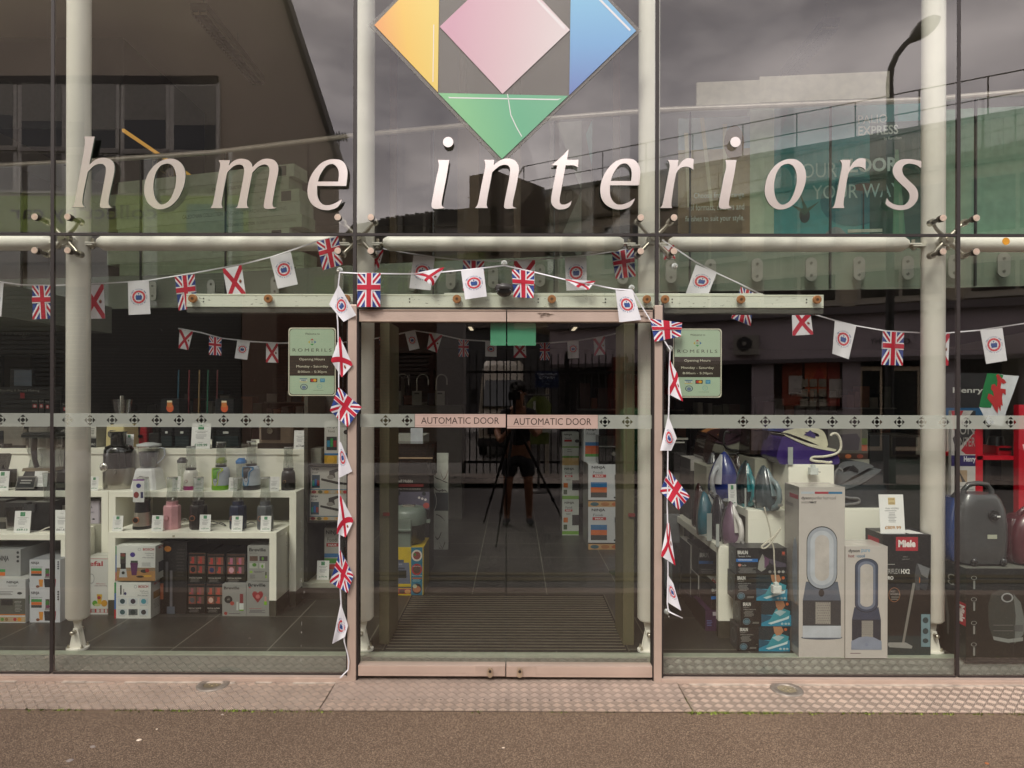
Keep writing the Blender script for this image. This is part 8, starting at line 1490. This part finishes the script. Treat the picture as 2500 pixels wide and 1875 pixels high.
m = MB(); YX = 1.35; a, b_ = xw(2372, YX), xw(2500, YX); m.box(a, b_, YX + .3, YX + .33, ZP(1020, YX), ZP(905, YX), M('1d1d1f', .5)); art(m, [('t', 'Henry', .14, .32, .75, .48, 'a9a9a4', {'b': .02}), ('r', 0, .78, 1, .95, '14466a')], (a, YX + .3, ZP(905, YX)), (b_ - a, 0, 0), (0, 0, ZP(1020, YX) - ZP(905, YX)), (0, -1, 0)); m.box(a + .02, a + .06, YX + .33, YX + .36, FI, ZP(950, YX), BLK2); m.box(b_ - .06, b_ - .02, YX + .33, YX + .36, FI, ZP(950, YX), BLK2); tag(m.obj('header_board', o=(a, YX + .3, FI)), 'black header board behind the white and green dragon flag', 'board')
rr = random.Random(9)
for k in range(16):
    x = -6.4 + k * .85 + rr.uniform(-.1, .1); y = 5.2 + rr.uniform(-.5, 1.2)
    if -.9 < x < .8: continue
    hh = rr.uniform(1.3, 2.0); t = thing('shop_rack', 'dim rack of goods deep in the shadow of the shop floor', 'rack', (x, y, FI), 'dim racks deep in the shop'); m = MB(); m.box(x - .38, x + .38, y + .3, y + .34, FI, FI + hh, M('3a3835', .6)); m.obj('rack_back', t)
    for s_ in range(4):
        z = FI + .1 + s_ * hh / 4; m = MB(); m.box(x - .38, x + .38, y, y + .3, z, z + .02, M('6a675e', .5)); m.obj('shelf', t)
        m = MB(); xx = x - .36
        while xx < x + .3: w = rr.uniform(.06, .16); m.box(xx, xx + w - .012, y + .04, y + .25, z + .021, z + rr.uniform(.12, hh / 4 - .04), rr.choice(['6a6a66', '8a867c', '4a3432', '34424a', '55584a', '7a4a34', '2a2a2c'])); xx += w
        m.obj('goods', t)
def cut2d(vs, fs, nx, ny):
    bm = bmesh.new(); B_v = [bm.verts.new((x, y, 0)) for x, y in vs]
    for f in fs:
        try: bm.faces.new([B_v[i] for i in f])
        except ValueError: pass
    for k in range(1, nx): bmesh.ops.bisect_plane(bm, geom=bm.verts[:] + bm.edges[:] + bm.faces[:], plane_co=(k / nx, 0, 0), plane_no=(1, 0, 0))
    for k in range(1, ny): bmesh.ops.bisect_plane(bm, geom=bm.verts[:] + bm.edges[:] + bm.faces[:], plane_co=(0, k / ny, 0), plane_no=(0, 1, 0))
    bm.verts.index_update(); r = ([(v.co.x, v.co.y) for v in bm.verts], [[v.index for v in f.verts] for f in bm.faces]); bm.free(); return r
FW, FR, FB = M('dcdade', .7, var=.02), M('b3122e', .7, var=.05), M('223a80', .7, var=.05)
def diag(a, cx, cy, c):
    out = []
    for sx in (0, 1):
        for sy in (0, 1):
            dx, dy = (cx if not sx else 1 - cx), (cy if not sy else 1 - cy); b = a * dy / dx
            q = [(0, 0), (a, 0), (dx, dy - dy / dx * a), (dx, dy), (dx * (1 - b / dy), dy), (0, b)]
            q = [((1 - u) if sx else u, (1 - v) if sy else v) for u, v in q]
            if sx != sy: q = q[::-1]
            out.append(('p', q, c))
    return out
def union(cy=.42): return [('r', 0, 0, 1, 1, FB)] + diag(.15, .5, cy, FW) + diag(.06, .5, cy, FR) + [('r', .34, 0, .66, 1, FW), ('r', 0, cy - .105, 1, cy + .105, FW), ('r', .40, 0, .60, 1, FR), ('r', 0, cy - .07, 1, cy + .07, FR)]
def jersey(): return [('r', 0, 0, 1, 1, FW)] + diag(.13, .5, .5, FR) + [('c', .82, .5, .07, .055, M('7a2f22', .7)), ('p', [(.78, .44), (.80, .46), (.82, .43), (.84, .46), (.86, .44), (.85, .48), (.79, .48)], M('a8822e', .7))]
def emblem():
    it = [('r', 0, 0, 1, 1, FW)]; cx, cy = .5, .47; k = .64; BLU = M('2c4a86', .7); RDD = M('c2333f', .7)
    it.append(('o', cx, cy, .31, .31 * k, .30, M('cf5a60', .7)))
    for i in range(14): a = 2 * PI * i / 14; it.append(('c', cx + .262 * math.cos(a), cy + .262 * k * math.sin(a), .042, .042 * k, RDD, 7))
    it += [('p', [(cx - .13, cy + .085), (cx - .155, cy - .02), (cx - .10, cy - .07), (cx - .03, cy - .04), (cx, cy - .07), (cx + .03, cy - .04), (cx + .10, cy - .07), (cx + .155, cy - .02), (cx + .13, cy + .085)][::-1], BLU), ('c', cx, cy - .095, .032, .022, BLU, 8)]
    out = items2d(it); s = 'KING CHARLES III • CORONATION • 6TH MAY 2023 • '
    top, bot = 'KING CHARLES III', 'CORONATION • 6TH MAY 2023'
    def ring(txt, a0, a1, R, inward):
        n = len(txt)
        for i, ch in enumerate(txt):
            if ch == ' ': continue
            a = a0 + (a1 - a0) * (i + .5) / n; vs, fs = text2d(ch, .02); w, h = .034, .052
            q = []
            for x, y in vs:
                lx = (x - .5) * w; ly = (.5 - y) * h
                if inward: rr_ = R + ly; t_ = lx / R; ang = a - t_
                else: rr_ = R - ly; t_ = lx / R; ang = a + t_
                q.append((cx + rr_ * math.cos(ang), cy - rr_ * k * math.sin(ang)))
            out.append((q, fs, BLU))
    ring(top, rad(155), rad(25), .375, True); ring(bot, rad(170), rad(372), .375, False)
    return out
KIND = {}
for n_, f_ in (('union', lambda: items2d(union())), ('jersey', lambda: items2d(jersey())), ('emblem', emblem)):
    KIND[n_] = [(*cut2d(vs, fs, 8, 8), c) for vs, fs, c in f_()]
KIND['plain'] = [(*cut2d([(0, 0), (0, 1), (1, 1), (1, 0)], [[0, 1, 2, 3]], 8, 8), FW)]
LABK = {'union': 'red, white and blue Union flag', 'jersey': 'white flag with a red saltire and small shield', 'emblem': 'white flag with the round coronation emblem', 'plain': 'white flag'}
def flag(par, kind, quad, Y, sc, ox, oy, amp=.004, seed=0, label=None):
    """quad: four crop pixels TL TR BR BL"""
    q = [((x / sc + ox), (y / sc + oy)) for x, y in quad]; rr = random.Random(seed + int(q[0][0]))
    ph_, fq = rr.uniform(0, 6), rr.uniform(.5, 1.1)
    YY = Y if callable(Y) else (lambda px: Y)
    def warp(u, v, off):
        tx = q[0][0] + (q[1][0] - q[0][0]) * u, q[0][1] + (q[1][1] - q[0][1]) * u; bx = q[3][0] + (q[2][0] - q[3][0]) * u, q[3][1] + (q[2][1] - q[3][1]) * u
        px, py = tx[0] + (bx[0] - tx[0]) * v, tx[1] + (bx[1] - tx[1]) * v
        y = YY(px) + amp * math.sin(fq * 2 * PI * u + ph_ + v * 1.3) * (.25 + .75 * v); return P(px, py, y) - V((0, off, 0))
    m = MB(); sheet = KIND['plain'][0]; m.add([warp(u, v, 0) for u, v in sheet[0]], sheet[1], FW, True)
    if kind != 'plain': art(m, KIND[kind], (0, 0, 0), (1, 0, 0), (0, 0, 1), (0, -1, 0), step=.0009, warp=warp, both=True)
    o = m.obj('flag', par); 
    o['label'] = label or LABK[kind]; return o
def bunting(lab, name_pts, Y, sc, ox, oy, flags, h=.008, amp=.006):
    YY = Y if callable(Y) else (lambda px: Y)
    pts = [((x / sc + ox), (y / sc + oy)) for x, y in name_pts]; c = P(pts[0][0], pts[0][1], YY(pts[0][0])); t = thing('bunting', lab, 'bunting', c)
    m = MB(); dense = []
    for a, b_ in zip(pts[:-1], pts[1:]):
        for k in range(4): dense.append((a[0] + (b_[0] - a[0]) * k / 4, a[1] + (b_[1] - a[1]) * k / 4))
    dense.append(pts[-1]); loops = []
    for i, (x, y) in enumerate(dense):
        p = P(x, y, YY(x)); d_ = V((dense[min(i + 1, len(dense) - 1)][0] - dense[max(i - 1, 0)][0], 0, -(dense[min(i + 1, len(dense) - 1)][1] - dense[max(i - 1, 0)][1]))).normalized()
        up = V((-d_.z, 0, d_.x)); a = .5 * math.sin(i * .55); n3 = V((0, 1, 0)); w_ = up * math.cos(a) + n3 * math.sin(a); w2 = n3 * math.cos(a) - up * math.sin(a)
        loops.append([p + w_ * h / 2 + w2 * .0006, p - w_ * h / 2 + w2 * .0006, p - w_ * h / 2 - w2 * .0006, p + w_ * h / 2 - w2 * .0006])
    m.loft(loops, FW, False); m.obj('ribbon', t)
    for i, f in enumerate(flags): flag(t, f[0], f[1], YY, sc, ox, oy, amp, i, f[2] if len(f) > 2 else None)
    return t
S = 2.458
yl = lambda px: .34 if px < 240 else max(.11, .34 - (px - 240) / 420 * .23)
bunting('bunting behind the left window glass, rising from the left edge to the second post', [(-80, 450), (0, 462), (130, 480), (300, 484), (420, 480), (650, 470), (880, 455), (1160, 410), (1460, 355), (1620, 315), (1780, 262), (1900, 220), (2030, 187)], yl, S, 0, 500,
    [('emblem', [(-90, 470), (22, 468), (8, 670), (-95, 668)]), ('union', [(195, 485), (308, 485), (333, 682), (197, 688)]), ('jersey', [(500, 482), (622, 478), (631, 683), (505, 684)]), ('emblem', [(768, 463), (893, 457), (903, 655), (772, 661)]), ('union', [(1050, 432), (1168, 418), (1185, 620), (1073, 634)]), ('jersey', [(1337, 385), (1450, 362), (1476, 548), (1370, 568)]), ('emblem', [(1620, 318), (1745, 281), (1787, 477), (1667, 503)]), ('union', [(1900, 222), (2030, 187), (2058, 358), (1937, 393)])])
bunting('bunting behind the glass above the sliding doors, hanging between the two middle posts', [(330, 262), (480, 290), (650, 315), (820, 333), (1060, 338), (1400, 318), (1600, 298), (1750, 275), (1870, 248)], .30, S, 800, 500,
    [('jersey', [(262, 278), (335, 272), (308, 378), (262, 420)]), ('emblem', [(515, 303), (643, 318), (618, 513), (490, 500)]), ('union', [(812, 333), (940, 338), (940, 520), (812, 515)]), ('jersey', [(1118, 338), (1245, 332), (1242, 500), (1118, 505)]), ('emblem', [(1422, 320), (1552, 310), (1556, 510), (1433, 515)]), ('union', [(1703, 288), (1835, 260), (1848, 430), (1728, 445)])])
yr = lambda px: .11 if px < 1720 else min(.34, .11 + (px - 1720) / 380 * .23)
bunting('bunting behind the glass of the right window, falling from the third post past the fourth', [(40, 210), (140, 275), (240, 342), (370, 410), (500, 470), (620, 530), (800, 600), (930, 650), (1080, 695), (1200, 725), (1390, 758), (1600, 768), (1740, 770), (1950, 752), (2212, 712), (2300, 695)], yr, S, 1600, 500,
    [('jersey', [(38, 250), (112, 240), (120, 325), (52, 330)]), ('emblem', [(243, 358), (368, 408), (315, 545), (178, 545)]), ('union', [(512, 492), (594, 530), (572, 728), (455, 680)]), ('jersey', [(818, 605), (930, 650), (947, 778), (823, 785)]), ('emblem', [(1077, 697), (1205, 730), (1160, 927), (1062, 893)]), ('union', [(1365, 758), (1492, 768), (1483, 965), (1357, 960)]), ('jersey', [(1650, 770), (1765, 772), (1757, 965), (1655, 962)]), ('emblem', [(1950, 755), (2082, 738), (2110, 935), (1985, 955)])])
bunting('dim bunting deep inside the shop, seen through the left window and the doors', [(1070, 742), (1200, 765), (1330, 800), (1500, 820), (1670, 830), (1850, 830), (2040, 828), (2237, 805), (2370, 780), (2487, 755), (2620, 775), (2767, 808), (2960, 822), (3120, 832), (3290, 830), (3466, 815), (3620, 790), (3766, 755)], 2.95, S, 0, 500,
    [('jersey', [(1078, 748), (1158, 762), (1130, 872), (1072, 860)]), ('union', [(1255, 788), (1330, 800), (1328, 905), (1254, 900)]), ('emblem', [(1425, 812), (1500, 820), (1483, 930), (1408, 920)]), ('jersey', [(1597, 830), (1668, 832), (1670, 948), (1596, 945)]), ('union', [(2275, 800), (2348, 785), (2352, 900), (2285, 908)]), ('emblem', [(2430, 768), (2492, 758), (2518, 862), (2457, 875)]), ('jersey', [(2578, 768), (2655, 782), (2622, 888), (2562, 866)]), ('union', [(2752, 808), (2812, 812), (2812, 912), (2752, 912)]), ('emblem', [(2912, 822), (2980, 826), (2980, 912), (2912, 910)]), ('jersey', [(3082, 830), (3155, 832), (3158, 918), (3083, 918)]), ('union', [(3240, 828), (3298, 828), (3298, 932), (3240, 932)]), ('emblem', [(3404, 818), (3472, 812), (3474, 920), (3408, 922)]), ('jersey', [(3562, 800), (3630, 788), (3632, 898), (3566, 905)]), ('union', [(3712, 770), (3784, 755), (3786, 862), (3716, 872)])], .014)
og = bunting('bunting draped outside round the sliding doors, some flags folded over it', 
    [(74, 2839), (122, 2790), (127, 2740), (118, 2690), (100, 2625), (95, 2560), (90, 2480), (80, 2390), (75, 2300), (72, 2200), (70, 2080), (70, 1900), (68, 1700), (68, 1500), (68, 1300), (66, 1100), (66, 900), (60, 700), (50, 600), (62, 500), (72, 405), (180, 411), (510, 415), (700, 402), (850, 388), (1062, 364), (1245, 405), (1430, 450), (1600, 480), (1725, 505), (1826, 512), (1880, 600), (1935, 690), (1990, 760), (2020, 815), (2055, 870), (2050, 1000), (2048, 1180), (2042, 1400), (2040, 1600), (2040, 1700), (2037, 1800), (2040, 1900), (2040, 1990), (2042, 2200), (2038, 2390), (2045, 2440), (2085, 2460), (2129, 2480)], -.045, S, 800, 500,
    [('union', [(180, 410), (318, 410), (316, 613), (177, 613)]), ('jersey', [(512, 412), (700, 374), (632, 486), (590, 462)], 'white flag with a red saltire folded sideways over the string'), ('emblem', [(800, 397), (935, 382), (955, 550), (825, 568)]), ('union', [(1105, 388), (1240, 400), (1235, 560), (1115, 555)], 'Union flag with its top edge rolled round the string'), ('jersey', [(1423, 447), (1607, 458), (1565, 510), (1500, 495)], 'white flag with a red saltire rolled up round the string'), ('emblem', [(1727, 507), (1828, 514), (1882, 690), (1750, 705)]), ('union', [(1935, 683), (2127, 708), (2118, 790), (1962, 822)], 'Union flag blown sideways at the top right of the doors'),
     ('emblem', [(8, 598), (66, 480), (172, 662), (95, 702)], 'white flag with the round emblem hanging by one corner, top left of the doors'), ('jersey', [(72, 790), (150, 960), (85, 1035), (20, 935)], 'white flag with a red saltire twisted to a point, left of the doors'), ('union', [(65, 1095), (205, 1215), (120, 1335), (13, 1235)], 'Union flag hanging by one corner, upper one left of the doors'),
     ('emblem', [(68, 1420), (80, 1425), (148, 1600), (66, 1640)], 'white emblem flag twisted into a narrow strip, left of the doors'), ('jersey', [(75, 1740), (156, 1895), (108, 1995), (54, 1972)], 'white flag with a red saltire folded narrow, lower left of the doors'), ('union', [(76, (1020 + 1275 / 3.95 - 500) * S), (((700 + 645 / 3.95) - 800) * S, (1020 + 1520 / 3.95 - 500) * S), (((700 + 590 / 3.95) - 800) * S, (1020 + 1690 / 3.95 - 500) * S), (((700 + 415 / 3.95) - 800) * S, (1020 + 1585 / 3.95 - 500) * S)], 'Union flag hanging by one corner, lower one left of the doors'),
     ('emblem', [((831.6 - 800) * S, (1472 - 500) * S), ((850 - 800) * S, (1527 - 500) * S), ((842 - 800) * S, (1555 - 500) * S), ((811 - 800) * S, (1572 - 500) * S)], 'lowest white emblem flag left of the doors'),
     ('jersey', [(2053, 930), (2098, 1010), (2132, 1180), (2042, 1135)], 'white flag with a red saltire hanging as a triangle, upper right of the doors'), ('emblem', [(2043, 1265), (2095, 1400), (2062, 1475), (1995, 1475)], 'white emblem flag hanging narrow, right of the doors')] +
    [(k, [(((x / sc_ + ox_) - 800) * S, ((y / sc_ + oy_) - 500) * S) for x, y in q], l) for k, sc_, ox_, oy_, q, l in (('union', 4.424, 1600, 1000, [(145, 650), (372, 940), (250, 1085), (50, 880)], 'Union flag hanging by one corner, right of the doors'), ('jersey', 4.148, 1600, 1250, [(122, 108), (140, 112), (203, 540), (55, 445)], 'white flag with a red saltire and shield as a narrow triangle, right of the doors'), ('emblem', 4.148, 1600, 1250, [(128, 640), (180, 720), (262, 1000), (118, 910)], 'lowest white emblem flag right of the doors'))], .007, .008)
for i, (px, py) in enumerate(((829.5, 660), (1231, 643), (1542, 703), (1634.5, 851), (1628, 1493), (1647, 650))):
    c = P(px, py, 0); t = thing('suction_hook', 'clear suction hook on the glass, %s' % ('at the top left corner of the doors', 'above the middle of the doors', 'near the top right corner of the doors', 'beside the right opening hours sign', 'low down right of the doors', 'unused, right of the third post')[i], 'hook', (c.x, -.002, c.z), 'clear suction hooks')
    m = MB(); m.cyl((c.x, -.002, c.z), (c.x, -.010, c.z), .018, .010, M('a9aca6', .15, .2), 20); m.obj('cup', t)
    m = MB(); m.tube([(c.x, -.010, c.z), (c.x, -.026, c.z - .004), (c.x, -.040, c.z - .018), (c.x, -.050, c.z - .012)], .0022, STEEL, 6); m.obj('wire_hook', t)
GNF, RDF, WHF = M('14703c', .7), M('b02a2c', .7), M('c9ccd0', .7)
def qd(pts, y): return [P(2300 + a / 5.53, 800 + b_ / 5.53, y) for a, b_ in pts]
m = MB(); Yd = 1.1
def pz(pts, c, y): m.add(qd(pts, y)[::-1], [list(range(len(pts)))], c)
out = [(500, 1070), (560, 800), (610, 615), (740, 620), (860, 640), (1040, 652), (960, 880), (870, 1120), (820, 1330), (620, 1300)]
pz(out, WHF, Yd); pz([(500, 1070), (560, 800), (610, 615), (740, 620), (830, 640), (800, 720), (720, 900), (660, 1080), (560, 1080)], GNF, Yd - .002)
pz([(730, 640), (760, 625), (800, 680), (840, 700), (870, 740), (830, 760), (800, 740), (790, 820), (860, 830), (860, 910), (820, 880), (810, 940), (820, 1060), (795, 1040), (790, 1130), (760, 1060), (750, 1160), (710, 1100), (680, 1040), (640, 990), (610, 950), (625, 890), (665, 900), (700, 930), (690, 860), (660, 830), (670, 770), (710, 760), (740, 800), (750, 720)], RDF, Yd - .004)
t = m.obj('dragon_flag', o=P(2400, 900, Yd)); tag(t, 'white and green flag with a red dragon hanging at the right edge', 'flag')
def hours(lab, x0, x1, y0, y1):
    a, b_ = P(x0, 880, .016), P(x1, 880, .016); zt, zb_ = ZP(y0, .016), ZP(y1, .016); w = b_.x - a.x; h = zt - zb_; SGN = M('a4b89f', .5, var=.03); DB = M('332a23', .5); LT = M('d0cdb8', .5)
    def rr_(m, in_, mat, y): 
        r = .018; X0, X1, Z0, Z1_ = a.x + in_, b_.x - in_, zb_ + in_, zt - in_; q = []
        for cx, cz, s in ((X1 - r, Z1_ - r, 0), (X0 + r, Z1_ - r, 1), (X0 + r, Z0 + r, 2), (X1 - r, Z0 + r, 3)): q += [(cx + r * math.cos(PI / 2 * s + PI / 2 * k / 6), y, cz + r * math.sin(PI / 2 * s + PI / 2 * k / 6)) for k in range(7)]
        m.add(q, [list(range(len(q)))[::-1]], mat)
    m = MB(); q = []; rr_(m, 0, LT, .0140); rr_(m, .0055, DB, .0137); rr_(m, .0085, SGN, .0134)
    m.box(a.x + .004, b_.x - .004, .0142, .016, zb_ + .01, zt - .01, SGN)
    it = [('t', 'Welcome to', .35, .075, .66, .105, DB), ('p', [(.5, .16), (.46, .185), (.54, .185)], 'a8323a'), ('p', [(.5, .262), (.46, .237), (.54, .237)][::-1], '2a8a3a'), ('p', [(.415, .211), (.452, .188), (.452, .234)], 'b5a42e'), ('p', [(.585, .211), (.548, .188), (.548, .234)][::-1], '1f5a94'), ('p', [(.5, .19), (.47, .211), (.5, .232), (.53, .211)], '8f9a90'), ('t', 'ROMERILS', .09, .305, .91, .352, DB, {'sp': 1.45}), ('r', .03, .41, .97, .705, DB), ('t', 'Opening Hours', .23, .445, .77, .49, LT), ('t', 'Monday - Saturday', .17, .55, .84, .595, LT), ('t', '8:00am - 5:30pm', .20, .63, .81, .672, LT),
          ('r', .24, .745, .40, .80, 'b9c0b0'), ('r', .24, .745, .40, .757, '1f5a84'), ('t', 'VISA', .27, .765, .37, .785, '1f5a84', {'b': .03, 'i': .2}), ('r', .24, .792, .40, .80, 'b5a03c'), ('r', .46, .745, .61, .80, '33261f'), ('c', .51, .772, .035, .020, 'b0302c'), ('c', .56, .772, .035, .020, 'd09a2c'), ('r', .67, .745, .77, .80, '2f7fa0'), ('l', .68, .76, .76, .79, 2, '8fc0d0'), ('o', .33, .87, .08, .044, .2, '3c4a64'), ('c', .33, .875, .045, .025, '6a7a94'), ('o', .66, .862, .055, .034, .12, '5a9a9c'), ('t', 'LCC', .62, .855, .68, .868, '5a9a9c'), ('l', .50, .918, .80, .925, 1, '3a3a34')]
    art(m, it, (a.x, .0133, zt), (w, 0, 0), (0, 0, -h), (0, -1, 0), step=.0002)
    tag(m.obj('opening_hours_sign', o=(a.x, .015, zb_)), lab, 'sign', 'opening hours signs')
hours('green opening hours sign to the left of the doors, partly behind the bunting', 704.5, 820, 801, 967.5)
hours('green opening hours sign to the right of the doors', 1643, 1761.5, 801.5, 969.5)
